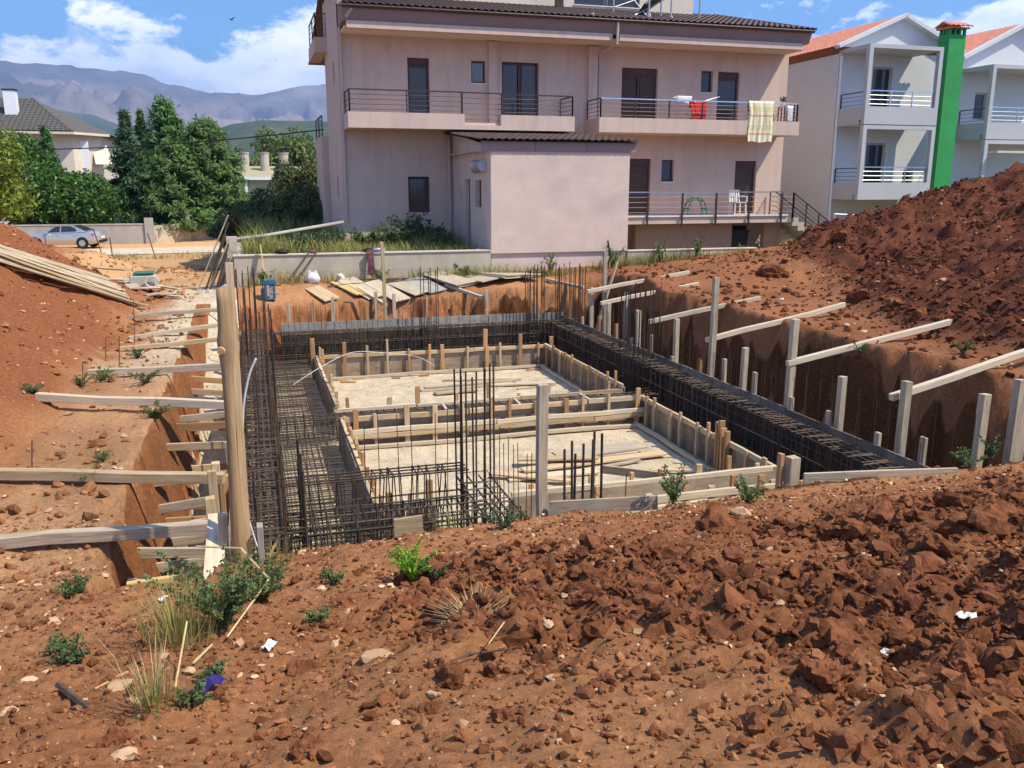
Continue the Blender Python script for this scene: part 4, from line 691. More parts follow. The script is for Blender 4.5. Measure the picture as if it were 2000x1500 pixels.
conduit('short thin conduit bending down by the heavy column bars', [at_y(482, 1000, 7.4), at_y(500, 1060, 7.3), at_y(512, 1085, 7.2), at_y(523, 1125, 7.1)], 0.007)
# ------------------------------------------------------------------ building helpers
def wall_open(mb, ax, c, s0, s1, z0, z1, ops, rev=0.18, out=-1):
    # upright wall face on plane (y = c when ax == 'y', x = c when ax == 'x') with openings and their reveals
    S = sorted({s0, s1, *[o[0] for o in ops], *[o[1] for o in ops]}); Zs = sorted({z0, z1, *[o[2] for o in ops], *[o[3] for o in ops]})
    P = (lambda s, z, d=0.0: (s, c - out * d, z)) if ax == 'y' else (lambda s, z, d=0.0: (c - out * d, s, z))
    flip = (ax == 'y') == (out > 0)
    for i in range(len(S) - 1):
        for j in range(len(Zs) - 1):
            m, n = (S[i] + S[i + 1]) / 2, (Zs[j] + Zs[j + 1]) / 2
            if any(o[0] < m < o[1] and o[2] < n < o[3] for o in ops): continue
            mb.add([P(S[i], Zs[j]), P(S[i + 1], Zs[j]), P(S[i + 1], Zs[j + 1]), P(S[i], Zs[j + 1])], [(3, 2, 1, 0) if flip else (0, 1, 2, 3)])
    for (a, b, l, h) in [o[:4] for o in ops]:
        r = rev
        mb.add([P(a, l), P(a, h), P(a, h, r), P(a, l, r)], [(0, 1, 2, 3)]); mb.add([P(b, l), P(b, l, r), P(b, h, r), P(b, h)], [(0, 1, 2, 3)])
        mb.add([P(a, h), P(b, h), P(b, h, r), P(a, h, r)], [(0, 1, 2, 3)]); mb.add([P(a, l), P(a, l, r), P(b, l, r), P(b, l)], [(0, 1, 2, 3)])
def pane_mesh(ax, c, s0, s1, z0, z1, t=0.012):
    return MB().box(s0, s1, c - t / 2, c + t / 2, z0, z1) if ax == 'y' else MB().box(c - t / 2, c + t / 2, s0, s1, z0, z1)
def window(root, ax, c, s0, s1, z0, z1, out=-1, rev=0.18, leaves=1, fm='frame', gm_='glass', sill=True, box=0.0, name='window', solid=None, fw_=0.07):
    # joinery set back in an opening: frame (with mullion), panes, marble sill, roller box above
    d = c - out * (rev - 0.03); mb = MB(); w = fw_; B = (lambda a, b, l, h, t0=0.03: mb.box(a, b, d - t0, d + t0, l, h)) if ax == 'y' else (lambda a, b, l, h, t0=0.03: mb.box(d - t0, d + t0, a, b, l, h))
    zt = z1 - box; e = 0.002
    B(s0 + e, s0 + w, z0 + e, zt - e); B(s1 - w, s1 - e, z0 + e, zt - e); B(s0 + w, s1 - w, zt - w, zt - e); B(s0 + w, s1 - w, z0 + e, z0 + w)
    for k in range(1, leaves): m = s0 + (s1 - s0) * k / leaves; B(m - w * .6, m + w * .6, z0 + w, zt - w)
    if box: B(s0 + e, s1 - e, zt, z1 - e, 0.05)
    f = mb.build(name, M[fm], root)
    for k in range(leaves):
        a = s0 + (s1 - s0) * k / leaves + w; b = s0 + (s1 - s0) * (k + 1) / leaves - w
        if solid:
            sm_ = MB(); nz = int((zt - z0 - 2 * w) / .055)
            for q in range(nz): zq = z0 + w + (zt - z0 - 2 * w) * q / nz; (sm_.box(a, b, d - .012, d + .006, zq + .004, zq + .049) if ax == 'y' else sm_.box(d - .012, d + .006, a, b, zq + .004, zq + .049))
            sm_.build('shutter', M[solid], f); continue
        pane_mesh(ax, d, a, b, z0 + w, zt - w).build('pane', M[gm_], f)
    if sill:
        o1 = c + out * 0.04; o2 = c - out * rev
        (MB().box(s0 - .04, s1 + .04, min(o1, o2), max(o1, o2), z0 - .03, z0 + 0.001) if ax == 'y' else MB().box(min(o1, o2), max(o1, o2), s0 - .04, s1 + .04, z0 - .03, z0 + 0.001)).build('sill', M['marble'], f)
    return f
def railing(root, pts, z0, h=0.95, nrail=4, posts=None, mt='rail', top='rail', rt=0.016, name='railing'):
    # pts: polyline along the slab edge; a part of its own with posts and rails under it
    P = [Vector((*p, 0)) if len(p) == 2 else Vector(p) for p in pts]
    rl = MB()
    for a, b in zip(P[:-1], P[1:]): rl.bar(a + Vector((0, 0, z0 + h)), b + Vector((0, 0, z0 + h)), 0.045, 0.035)
    r = rl.build(name, M[top], root)
    for a, b in zip(P[:-1], P[1:]):
        for k in range(nrail):
            z = z0 + h * (k + 0.6) / (nrail + 0.6); MB().tube([a + Vector((0, 0, z)), b + Vector((0, 0, z))], rt * .55, 5).build('rail', M[mt], r)
        n = max(1, round((b - a).length / 1.5)) if posts is None else posts
        for k in range(n + 1):
            p = a + (b - a) * k / n; MB().box(p.x - .018, p.x + .018, p.y - .018, p.y + .018, p.z + z0 - 0.12, p.z + z0 + h - .018).build('post', M[mt], r)
    return r
def tiled_roof(root, name, mt, O, ax, up, nx, ny, tw, tl, amp=0.035, n=6, step=0.02, kind=None):
    # barrel-tile sheet: O + i*tw*ax + j*tl*up, ribs running down the slope, a step at every course
    O, ax, up = Vector(O), Vector(ax).normalized(), Vector(up).normalized(); nr = ax.cross(up).normalized(); nr = nr if nr.z > 0 else -nr
    ss = np.linspace(0, nx, nx * n + 1); prof = np.abs(np.sin(ss * math.pi)) ** 0.8 * amp; V = []; Fq = []
    for j in range(ny):
        for e, off in ((0.0, step), (1.04, 0.0)):
            base = np.array(O + up * ((j + e) * tl)); V.append(base + np.outer(ss * tw, np.array(ax)) + np.outer(prof + off + 0.001, np.array(nr)))
    m = len(ss); V = np.array(V)
    for j in range(ny):
        a = np.arange(m - 1) + 2 * j * m; Fq.append(np.stack([a, a + 1, a + 1 + m, a + m], -1))
        if j:
            b = np.arange(m - 1) + (2 * j - 1) * m; Fq.append(np.stack([b, b + 1, b + 1 + m, b + m], -1))
    Fq = np.concatenate(Fq); Fq = Fq[:, ::-1] if ax.cross(up).z < 0 else Fq
    return new(name, np_mesh(name, V.reshape(-1, 3), Fq, mt, False), root)

# ------------------------------------------------------------------ the pink apartment house
FV, BV = 28.0, 26.7
hs = thing('apartment_house', 'pink rendered two-storey apartment house with brown roof and long balconies', 'house', (10.5, 28, 2.0))
OPS1 = [(4.94, 5.62, 6.2, 8.13), (6.96, 7.42, 7.44, 8.11), (7.96, 9.19, 6.2, 8.12), (12.08, 13.38, 6.2, 8.09), (14.99, 15.43, 7.39, 8.09), (15.63, 16.46, 6.2, 8.08), (4.87, 5.56, 3.45, 4.57), (12.41, 13.24, 3.32, 5.18), (13.64, 14.1, 4.42, 5.15), (16.48, 17.33, 3.32, 5.14), (16.0, 17.1, 1.9, 2.9), (10.9, 12.2, 1.9, 2.9)]
mb = MB(); wall_open(mb, 'y', FV, 2.85, 18.35, 1.6, 8.9, OPS1)
wall_open(mb, 'x', 2.85, 28.0, 32.6, 1.6, 10.3, [(29.35, 29.75, 7.45, 8.13), (29.6, 30.0, 3.92, 4.58)], 0.18, -1)
mb.add([(2.85, 32.6, 1.6), (4.2, 32.6, 1.6), (4.2, 32.6, 10.4), (2.85, 32.6, 10.4)], [(3, 2, 1, 0)]); mb.add([(4.2, 32.6, 1.6), (4.2, 40, 1.6), (4.2, 40, 10.4), (4.2, 32.6, 10.4)], [(0, 3, 2, 1)])
mb.add([(18.35, 28, 1.6), (18.35, 40, 1.6), (18.35, 40, 9.4), (18.35, 28, 8.9)], [(0, 1, 2, 3)]); mb.add([(4.2, 40, 1.6), (18.35, 40, 1.6), (18.35, 40, 9.4), (4.2, 40, 9.4)], [(3, 2, 1, 0)])
mb.add([(2.85, 28, 8.9), (4.2, 28, 8.9), (4.2, 32.6, 10.4), (2.85, 32.6, 10.4)], [(0, 1, 2, 3)])
mb.build('wall', M['pink'], hs)
for x0, x1 in ((7.50, 7.76), (10.86, 11.16)): MB().box(x0, x1, 27.86, 28.05, 5.9, 8.68).build('pilaster', M['pink'], hs)
for (a, b, l, h, lv, nm, bx, sol) in ((4.94, 5.62, 6.2, 8.13, 1, 'balcony_door', .2, None), (6.96, 7.42, 7.44, 8.11, 1, 'window', 0, None), (7.96, 9.19, 6.2, 8.12, 2, 'balcony_door', 0, None), (12.08, 13.38, 6.2, 8.09, 2, 'balcony_door', .2, 'shutter'), (14.99, 15.43, 7.39, 8.09, 1, 'window', 0, None), (15.63, 16.46, 6.2, 8.08, 1, 'balcony_door', .2, None), (4.87, 5.56, 3.45, 4.57, 1, 'window', 0, None), (12.41, 13.24, 3.32, 5.18, 1, 'balcony_door', .2, 'shutter'), (13.64, 14.1, 4.42, 5.15, 1, 'window', 0, None), (16.48, 17.33, 3.32, 5.14, 1, 'balcony_door', .2, 'shutter')):
    window(hs, 'y', FV, a, b, l, h, leaves=lv, name=nm, box=bx, solid=sol, sill=(nm == 'window'), gm_='glassl' if (a, nm) == (6.96, 'window') else 'glass', fw_=0.05 if b - a < .5 else 0.075)
window(hs, 'x', 2.85, 29.35, 29.75, 7.45, 8.13, fw_=.05); window(hs, 'x', 2.85, 29.6, 30.0, 3.92, 4.58, fw_=.05)
MB().box(16.0, 17.1, 28.12, 28.16, 1.9, 2.9).build('garage_opening', M['dark'], hs); MB().box(10.9, 12.2, 28.12, 28.16, 1.9, 2.9).build('garage_opening', M['dark'], hs)
# eaves: dark fascia, pale ledge beam, soffit, gutter
mb = MB(); mb.add([(2.88, 26.62, 9.27), (18.28, 26.62, 9.27), (18.28, 26.80, 8.90), (2.88, 26.80, 8.90)], [(0, 3, 2, 1)]); mb.add([(18.28, 26.62, 9.27), (18.28, 26.80, 8.90), (18.28, 28.2, 8.90), (18.28, 28.2, 9.58)], [(0, 1, 2, 3)]); mb.add([(2.88, 26.62, 9.27), (2.88, 28.2, 9.58), (2.88, 28.2, 8.90), (2.88, 26.80, 8.90)], [(0, 1, 2, 3)])
mb.add([(2.88, 26.80, 8.9), (18.28, 26.80, 8.9), (18.28, 28.05, 8.9), (2.88, 28.05, 8.9)], [(0, 3, 2, 1)]); mb.build('fascia', M['fascia'], hs)
for x0, x1 in ((3.0, 11.18), (11.42, 18.02)): MB().box(x0, x1, 26.72, 26.98, 8.70, 8.895).build('ledge_beam', M['pink'], hs)
MB().box(2.95, 18.2, 26.985, 27.995, 8.72, 8.80).build('soffit', M['soffit'], hs)
MB().tube([(2.85, 26.58, 9.27), (18.32, 26.58, 9.27)], 0.06, 8).build('gutter', M['frame'], hs)
for x, pts in ((11.3, [(11.3, 26.60, 9.22), (11.3, 26.64, 8.62), (11.25, 27.9, 8.45), (11.25, 27.93, 5.9)]), (2.95, [(3.15, 26.6, 9.2), (3.0, 26.75, 9.0), (2.92, 27.92, 8.9), (2.90, 27.93, 3.1)]), (6.1, [(6.2, 27.93, 5.75), (6.2, 27.93, 2.9)])): MB().tube(pts, 0.045, 7).build('downpipe', M['pipe'], hs)
MB().tube([(4.34, 27.99, 8.38), (4.34, 27.93, 8.38)], 0.075, 12).build('vent', M['pink'], hs)
sl = 0.235; mslope = Vector((0, 1, sl)).normalized()
rf = tiled_roof(hs, 'roof', M['tile'], (2.8, 26.52, 9.30), (1, 0, 0), (0, 1, sl), 75, 20, 0.2067, 0.34, 0.045, 6)
MB().bar((18.32, 26.55, 9.33), (18.32, 33.3, 9.33 + 6.75 * sl), 0.14, 0.08).build('verge', M['tile'], hs); MB().bar((2.8, 26.55, 9.33), (2.8, 33.3, 9.33 + 6.75 * sl), 0.14, 0.10).build('verge', M['pipe'], hs)
mb = MB(); mb.add([(2.8, 33.2, 10.88), (18.3, 33.2, 10.88), (18.3, 40, 9.3), (2.8, 40, 9.3)], [(0, 1, 2, 3)]); mb.add([(18.3, 28, 8.9), (18.3, 40, 9.3), (18.3, 33.2, 10.85)], [(0, 1, 2)]); mb.build('rear_roof', M['tile'], hs)
# attic storey set back on the roof
mb = MB(); wall_open(mb, 'y', 31.9, 5.2, 16.6, 10.2, 13.2, [(11.8, 14.4, 10.72, 12.2), (9.2, 10.4, 10.9, 12.2)], 0.15); mb.add([(16.6, 31.9, 10.2), (16.6, 36, 9.6), (16.6, 36, 13.2), (16.6, 31.9, 13.2)], [(0, 1, 2, 3)]); mb.add([(5.2, 31.9, 10.2), (5.2, 36, 9.6), (5.2, 36, 13.2), (5.2, 31.9, 13.2)], [(3, 2, 1, 0)]); mb.add([(5.2, 31.9, 13.2), (16.6, 31.9, 13.2), (16.6, 36, 13.2), (5.2, 36, 13.2)], [(0, 1, 2, 3)])
at_ = mb.build('attic', M['beige'], hs); window(hs, 'y', 31.9, 11.8, 14.4, 10.72, 12.2, leaves=2); window(hs, 'y', 31.9, 9.2, 10.4, 10.9, 12.2, leaves=1)
MB().box(10.9, 11.15, 31.2, 31.45, 10.3, 11.6).build('flue', M['rail'], hs)
for (px, py) in ((1365, 48), (1310, 38), (1267, 32), (1290, 44)):
    b = at_z(px, py, 9.7); t = (b.y - 26.52) * sl + 9.3; b = at_y(px, py, b.y); mb = MB(); mb.tube([b + Vector((0, 0, -.1)), b + Vector((0, 0, .10))], [.10, .07], 8); o = mb.build('vent_cap', M['greyconc'], hs); MB().tube([b, b + Vector((.02, 0, 1.6))], 0.03, 6).build('mast', M['zinc'], hs)
b = at_y(1157, 34, 27.6); MB().tube([b + Vector((0, 0, -.15)), b + Vector((0, 0, .12))], 0.06, 8).build('vent_pipe', M['paintw'], hs)
for a_, b_ in (((1240, 30, 28.8), (1370, -40, 29.5)), ((1200, 14, 29.4), (1300, -20, 29.6)), ((1198, 24, 29.2), (1200, -30, 29.2)), ((1262, 30, 28.8), (1238, 0, 29.2))):
    MB().tube([at_y(a_[0], a_[1], a_[2]), at_y(b_[0], b_[1], b_[2])], 0.022, 5).build('solar_frame', M['zinc'], hs)
p0, p1 = at_y(1250, 22, 29.0), at_y(1310, -20, 29.3); mb = MB(); mb.bar(p0, p1, 0.9, 0.06, up=(0, .4, 1)); mb.build('solar_panel', M['black'], hs)
# balconies of the upper floor
def slab(x0, x1, zb=5.95, zt=6.40):
    mb = MB(); mb.box(x0, x1, BV, FV - .003, zb, 6.08); mb.box(x0, x1, BV, BV + .12, 6.08, zt); mb.box(x0, x0 + .12, BV + .12, FV - .003, 6.08, zt); mb.box(x1 - .12, x1, BV + .12, FV - .003, 6.08, zt); return mb
mb = MB(); mb.box(2.93, 9.96, BV, FV - .003, 5.95, 6.08); mb.box(2.93, 6.42, BV, BV + .12, 6.08, 6.40); mb.box(7.56, 9.96, BV, BV + .12, 6.08, 6.40); mb.box(2.93, 3.05, BV + .12, FV - .003, 6.08, 6.40); mb.box(9.84, 9.96, BV + .12, FV - .003, 6.08, 6.4)
mb.box(6.3, 6.42, BV + .12, BV + .5, 6.08, 6.4); mb.box(7.56, 7.68, BV + .12, BV + .5, 6.08, 6.4); mb.box(6.42, 7.56, BV + .10, BV + .22, 6.08, 6.16)
mb.build('balcony', M['pink'], hs); slab(10.79, 18.07).build('balcony', M['pink'], hs)
railing(hs, [(2.99, FV - .1), (2.99, BV + .06), (6.36, BV + .06)], 6.40, 0.63); railing(hs, [(6.36, BV + .14), (7.62, BV + .14)], 6.16, 0.87, 5, posts=1); railing(hs, [(7.62, BV + .06), (9.9, BV + .06), (9.9, FV - .1)], 6.40, 0.60)
railing(hs, [(10.85, FV - .1), (10.85, BV + .06)], 6.40, 0.58, posts=1); railing(hs, [(10.85, BV + .06), (18.0, BV + .06), (18.0, FV - .1)], 6.40, 0.58, 4, posts=6, top='steel')
# side balcony towards the road
mb = MB(); mb.box(2.45, 2.85, 31.6, 34.5, 8.68, 8.85); mb.box(2.45, 2.55, 31.6, 34.5, 8.85, 9.15); mb.box(2.55, 2.85, 31.6, 31.7, 8.85, 9.15); mb.build('balcony', M['pink'], hs); railing(hs, [(2.85, 31.65), (2.5, 31.65), (2.5, 34.4)], 9.15, 0.75)
mb = MB(); mb.box(2.62, 2.85, 32.65, 35.5, 2.5, 6.0); mb.build('outer_stair', M['pink'], hs); railing(hs, [(2.66, 32.7, 0), (2.66, 35.4, 0.0)], 6.0, 0.7)
# ground-floor terrace with steel edge, posts and stair
mb = MB(); mb.box(10.37, 17.92, 26.55, FV - .003, 3.06, 3.28); tr = mb.build('terrace', M['pink'], hs)
MB().box(10.37, 17.75, 26.50, 26.545, 3.285, 3.335).build('edge_trim', M['marble'], hs)
for k in range(6): x = 11.2 + k * 1.25; MB().box(x - .03, x + .03, 26.46, 26.50, 3.0, 4.05).build('post', M['rail'], hs)
railing(hs, [(10.4, 26.48), (17.9, 26.48)], 3.33, 0.75, 4, posts=1, top='steel'); railing(hs, [(17.9, 26.48), (17.9, 27.9)], 3.33, .75, 4, posts=1)
mb = MB(); mb.box(10.37, 17.4, 26.6, 26.9, 1.6, 3.05); mb.v = []; mb.f = []; mb.m = []
mb.box(12.3, 15.9, 27.0, 27.2, 1.6, 3.055); mb.box(17.15, 17.8, 27.0, 27.2, 1.6, 3.055); mb.build('basement_wall', mat('basement_render', (0.34, 0.21, 0.15), 0.9, .08), hs)
st = MB()
for k in range(7): st.box(17.93 + k * .235, 17.93 + (k + 1) * .235, 26.5, 27.6, 3.28 - (k + 1) * .165 - .18, 3.28 - (k + .35) * .165)
st.build('stair', M['conc'], hs)
rlp = MB(); rlp.bar((17.9, 26.52, 4.06), (19.55, 26.52, 2.98), .045, .035); rr_ = rlp.build('stair_rail', M['rail'], hs)
for k in range(5): MB().tube([(17.9, 26.52, 3.92 - k * .14), (19.55, 26.52, 2.84 - k * .14)], 0.009, 5).build('rail', M['rail'], rr_)
for k in range(4): x = 17.95 + k * .52; MB().box(x - .016, x + .016, 26.5, 26.54, 3.16 - k * .345 - .1, 4.02 - k * .345).build('post', M['rail'], rr_)
rlp = MB(); rlp.bar((17.9, 27.55, 4.06), (19.55, 27.55, 2.98), .045, .035); rr_ = rlp.build('stair_rail', M['rail'], hs)
for k in range(4): MB().tube([(17.9, 27.55, 3.9 - k * .16), (19.55, 27.55, 2.82 - k * .16)], 0.009, 5).build('rail', M['rail'], rr_)

# ------------------------------------------------------------------ annex in front of it (joined to the house)
an = thing('annex', 'windowless pink annex with lean-to tiled roof built against the apartment house', 'annex', (8.3, 23.3, 2.0))
mb = MB(); mb.add([(6.31, 23.3, 2.47), (10.36, 23.3, 2.47), (10.36, 23.3, 5.3), (6.31, 23.3, 5.3)], [(0, 1, 2, 3)])
mb.add([(10.36, 23.3, 2.47), (10.36, FV - .01, 2.47), (10.36, FV - .01, 6.0), (10.36, 23.3, 5.3)], [(0, 1, 2, 3)])
wall_open(mb, 'x', 6.31, 23.3, FV - .01, 2.0, 5.32, [(24.34, 25.05, 3.68, 4.44), (25.67, 26.31, 2.05, 4.48)], 0.16, -1)
mb.add([(6.31, 23.3, 5.32), (6.31, 27.9, 5.32), (6.31, 27.9, 5.9)], [(2, 1, 0)]); mb.add([(6.31, 23.3, 2.47), (10.36, 23.3, 2.47), (10.36, 23.5, 2.47), (6.31, 23.5, 2.47)], [(3, 2, 1, 0)])
mb.build('wall', M['annex'], an)
MB().box(6.33, 10.33, 23.36, 23.6, 1.4, 2.465).build('plinth', M['annex'], an)
MB().box(6.44, 6.46, 24.34, 25.05, 3.68, 4.44).build('shutter', M['shutter'], an); MB().box(6.44, 6.46, 25.67, 26.31, 2.05, 4.48).build('door', M['shutter'], an); MB().box(6.27, 6.47, 24.3, 25.09, 3.65, 3.679).build('sill', M['marble'], an)
for x0, x1 in ((6.04, 7.55), (7.56, 9.03), (9.04, 10.53)): MB().box(x0, x1, 23.262, 23.296, 5.20, 5.47).build('fascia_board', M['fascia'], an)
MB().box(6.06, 6.30, 23.30, 27.8, 5.215, 5.23).build('soffit', M['soffit'], an)
sla = (5.95 - 5.50) / 4.9
tm = MB(); n = 7; W, Ln = 0.196, 0.52
prf = [(-W * .55 + W * 1.1 * k / n, .052 * max(0, math.sin(math.pi * (k / n))) ** .7) for k in range(n + 1)]
V = []
for j, (yy, zz_) in enumerate(((0, .022), (Ln, 0))):
    for (a, h) in prf: V.append((a, yy, h + zz_))
for (a, h) in prf: V.append((a * .93, 0, max(h - .016, 0) + .006))
tm.add(V, [(k, k + 1, n + 2 + k, n + 1 + k) for k in range(n)] + [(2 * n + 2 + k, 2 * n + 3 + k, k + 1, k) for k in range(n)])
tme = tm.mesh('roof_tile', M['tile']); rt_ = MB(); rt_.add([(6.0, 23.18, 5.475), (10.58, 23.18, 5.475), (10.58, 27.95, 5.475 + 4.77 * sla), (6.0, 27.95, 5.475 + 4.77 * sla)], [(0, 1, 2, 3)]); rt_.add([(6.0, 23.18, 5.455), (10.58, 23.18, 5.455), (10.58, 27.95, 5.455 + 4.77 * sla), (6.0, 27.95, 5.455 + 4.77 * sla)], [(3, 2, 1, 0)]); rd_ = rt_.build('roof_deck', M['frame'], an)
for j in range(10):
    for i in range(23):
        y = 23.13 + j * 0.478; new('roof_tile', tme, rd_, (6.10 + i * 0.197 + rng.uniform(-.004, .004), y, 5.485 + (y - 23.18) * sla + rng.uniform(0, .004)), (math.atan(sla), 0, rng.uniform(-.015, .015)))
mb = MB(); mb.tube([(6.30, 25.15, 4.80), (6.12, 25.15, 4.80), (5.98, 25.15, 4.80)], [.17, .17, .17], 14); mb.tube([(5.98, 25.15, 4.8), (5.90, 25.15, 4.8)], [.20, .15], 14)
mb.v = []; mb.f = []; mb.m = []
mb.tube([(6.22, 23.75, 4.82), (6.22, 24.45, 4.82)], .15, 16); mb.tube([(6.22, 24.46, 4.82), (6.22, 24.62, 4.82)], [.12, .19], 16); mb.tube([(6.22, 24.63, 4.82), (6.22, 24.72, 4.82)], [.19, .17], 16)
mb.build('flue_fan', M['zinc'], an)

# ------------------------------------------------------------------ things on the balconies
def cloth(label, cat, x0, x1, y, ztop, zbot, mt, name='blanket', wav=.035, fold=0.0, nx=28, nz=24, both=0.35):
    V = []; Fq = []; rows = []
    zs = [('b', ztop - both + both * k / 6) for k in range(6)] + [('f', ztop - (ztop - zbot) * k / nz) for k in range(nz + 1)]
    for (sd, z) in zs:
        row = []
        for i in range(nx + 1):
            s = i / nx; off = 0.05 if sd == 'b' else -0.05; dz = (ztop - z); w = wav * min(1, dz / .3) * math.sin(s * 14 + dz * 1.5) + .012 * math.sin(s * 31)
            row.append((x0 + (x1 - x0) * s + .02 * math.sin(z * 6 + s * 3), y + off + (-abs(w) if sd == 'f' else abs(w) * .5), z + (0.02 * math.sin(s * 9) if z == zbot else 0) + (0.03 if abs(z - ztop) < .01 else 0)))
        rows.append(row)
    V = [p for r in rows for p in r]; m = nx + 1
    Fq = [(j * m + i, j * m + i + 1, (j + 1) * m + i + 1, (j + 1) * m + i) for j in range(len(rows) - 1) for i in range(nx)]
    o = MB().add(V, Fq).build(name, mt, None, None, True); return tag(o, label, cat)
def plaid():
    m = bpy.data.materials.new('checked_blanket'); m.use_nodes = True; nt = m.node_tree; N = nt.nodes.new; L = nt.links.new; b = nt.nodes['Principled BSDF']; b.inputs['Roughness'].default_value = .95
    tc = N('ShaderNodeTexCoord'); sp = N('ShaderNodeSeparateXYZ'); L(tc.outputs['Object'], sp.inputs[0])
    def band(o, f, ph, stops):
        a = N('ShaderNodeMath'); a.operation = 'MULTIPLY_ADD'; a.inputs[1].default_value = f; a.inputs[2].default_value = ph; L(sp.outputs[o], a.inputs[0]); fr = N('ShaderNodeMath'); fr.operation = 'FRACT'; L(a.outputs[0], fr.inputs[0])
        r = N('ShaderNodeValToRGB'); r.color_ramp.interpolation = 'CONSTANT'; L(fr.outputs[0], r.inputs[0]); e = r.color_ramp.elements
        while len(e) < len(stops): e.new(.5)
        for k, (p, c) in enumerate(stops): e[k].position = p; e[k].color = (*c, 1)
        return r.outputs[0]
    va = band(0, 2.6, .1, [(0, (.86, .78, .50)), (.38, (.52, .50, .36)), (.55, (.84, .74, .46)), (.8, (.62, .58, .40))]); hb = band(2, 1.7, .35, [(0, (1, 1, 1)), (.45, (.92, .52, .44)), (.55, (1, 1, .95)), (.72, (.85, .86, .74))])
    mx = N('ShaderNodeMix'); mx.data_type = 'RGBA'; mx.blend_type = 'MULTIPLY'; mx.inputs[0].default_value = 1; L(va, mx.inputs[6]); L(hb, mx.inputs[7]); L(mx.outputs[2], b.inputs['Base Color']); return m
pl = plaid(); b0, b1 = at_y(1464, 203, BV), at_y(1512, 203, BV)
cloth('cream and olive checked blanket hung over the upper balcony rail', 'blanket', b0.x, b1.x, BV + .06, 7.0, 5.72, pl)
dr = thing('drying_rack', 'folding drying rack with white wings on the upper balcony', 'drying rack', (14.3, 27.2, 6.1)); c0 = at_y(1357, 215, 27.2)
for sx in (-1, 1):
    for (a, b) in (((0.15 * sx, 0, .55), (-.3 * sx, 0, 0)), ((.15 * sx, .45, .55), (-.3 * sx, .45, 0))): MB().tube([Vector((c0.x, 27.0, 6.1)) + Vector(a), Vector((c0.x, 27.0, 6.1)) + Vector(b)], .012, 5).build('leg', M['rail'], dr)
    mb = MB(); z = 6.95
    for k in range(8): y = 26.95 + k * .07; mb.tube([(c0.x + .1 * sx, y, z), (c0.x + .75 * sx, y, z + .2)], .008, 4)
    mb.tube([(c0.x + .75 * sx, 26.95, z + .2), (c0.x + .75 * sx, 27.45, z + .2)], .012, 5); mb.build('wing', M['paintw'], dr)
cloth('white sheet spread over the wing of the drying rack', 'cloth', c0.x - .72, c0.x - .25, 27.05, 7.12, 6.95, M['plasticw'], 'sheet', .01, both=.1, nx=10, nz=5)
cloth('bright red garment hanging from the drying rack', 'garment', c0.x - .28, c0.x + .30, 27.02, 6.98, 6.42, M['red'], 'garment', .03, both=.2, nx=18, nz=12)
o = at_y(1595, 243, BV); b2 = at_y(1533, 205, BV)
mp_ = thing('mop', 'wooden-handled mop leaning head up at the upper balcony corner', 'mop', (b2.x, BV + .2, 6.1)); MB().tube([(b2.x - .35, BV + .25, 6.1), (b2.x, BV + .12, 7.1)], .014, 6).build('handle', M['wood_tan'], mp_)
mb = MB()
for k in range(26): a = rng.uniform(0, 6.28); mb.tube([(b2.x, BV + .12, 7.08), (b2.x + .12 * math.cos(a), BV + .12 + .1 * math.sin(a), 7.12 + rng.uniform(-.08, .1))], .012, 4)
mb.build('head', M['bark'], mp_)
b3 = at_y(1543, 220, BV); cloth('small white cloth pegged at the end of the balcony rail', 'cloth', b3.x - .1, b3.x + .12, BV + .06, 6.88, 6.42, M['plasticw'], 'cloth', .02, both=.1, nx=8, nz=8)
def chair(label, x, y, z, mt):
    t = thing('plastic_chair', label, 'chair', (x, y, z))
    for sx in (-.22, .22):
        for sy in (-.2, .2): MB().bar((x + sx, y + sy, z), (x + sx * .9, y + sy * .9, z + .43), .04).build('leg', mt, t)
        MB().bar((x + sx * 1.05, y - .2, z + .64), (x + sx * 1.05, y + .2, z + .66), .05, .03).build('armrest', mt, t); MB().bar((x + sx * 1.0, y - .2, z + .43), (x + sx * 1.05, y - .2, z + .63), .04).build('arm_post', mt, t)
    MB().box(x - .23, x + .23, y - .22, y + .22, z + .43, z + .46).build('seat', mt, t); mb = MB()
    for k in range(5): mb.bar((x - .18 + k * .09, y + .2, z + .46), (x - .17 + k * .085, y + .3, z + .85), .05, .02)
    mb.bar((x - .22, y + .3, z + .85), (x + .22, y + .3, z + .85), .05, .04); mb.build('backrest', mt, t)
chx = at_y(1440, 410, 27.2); chair('white plastic armchair on the lower terrace by the shuttered door', chx.x, 27.2, 3.282, M['plasticw'])
gx = at_y(1358, 405, 27.1).x; gt = thing('play_arch', 'small green arched frame standing on the lower terrace', 'play arch', (gx, 27.1, 3.28))
for yy in (26.95, 27.25): MB().tube([(gx + .36 * math.cos(a) * (1 if abs(math.cos(a)) < .8 else 1), yy, 3.30 + .62 * math.sin(a)) for a in np.linspace(0, math.pi, 13)], .028, 7).build('arch', M['teal'], gt)
for a in np.linspace(.4, math.pi - .4, 6): MB().tube([(gx + .36 * math.cos(a), 26.95, 3.3 + .62 * math.sin(a)), (gx + .36 * math.cos(a), 27.25, 3.3 + .62 * math.sin(a))], .03, 5).build('rung', M['teal'], gt)
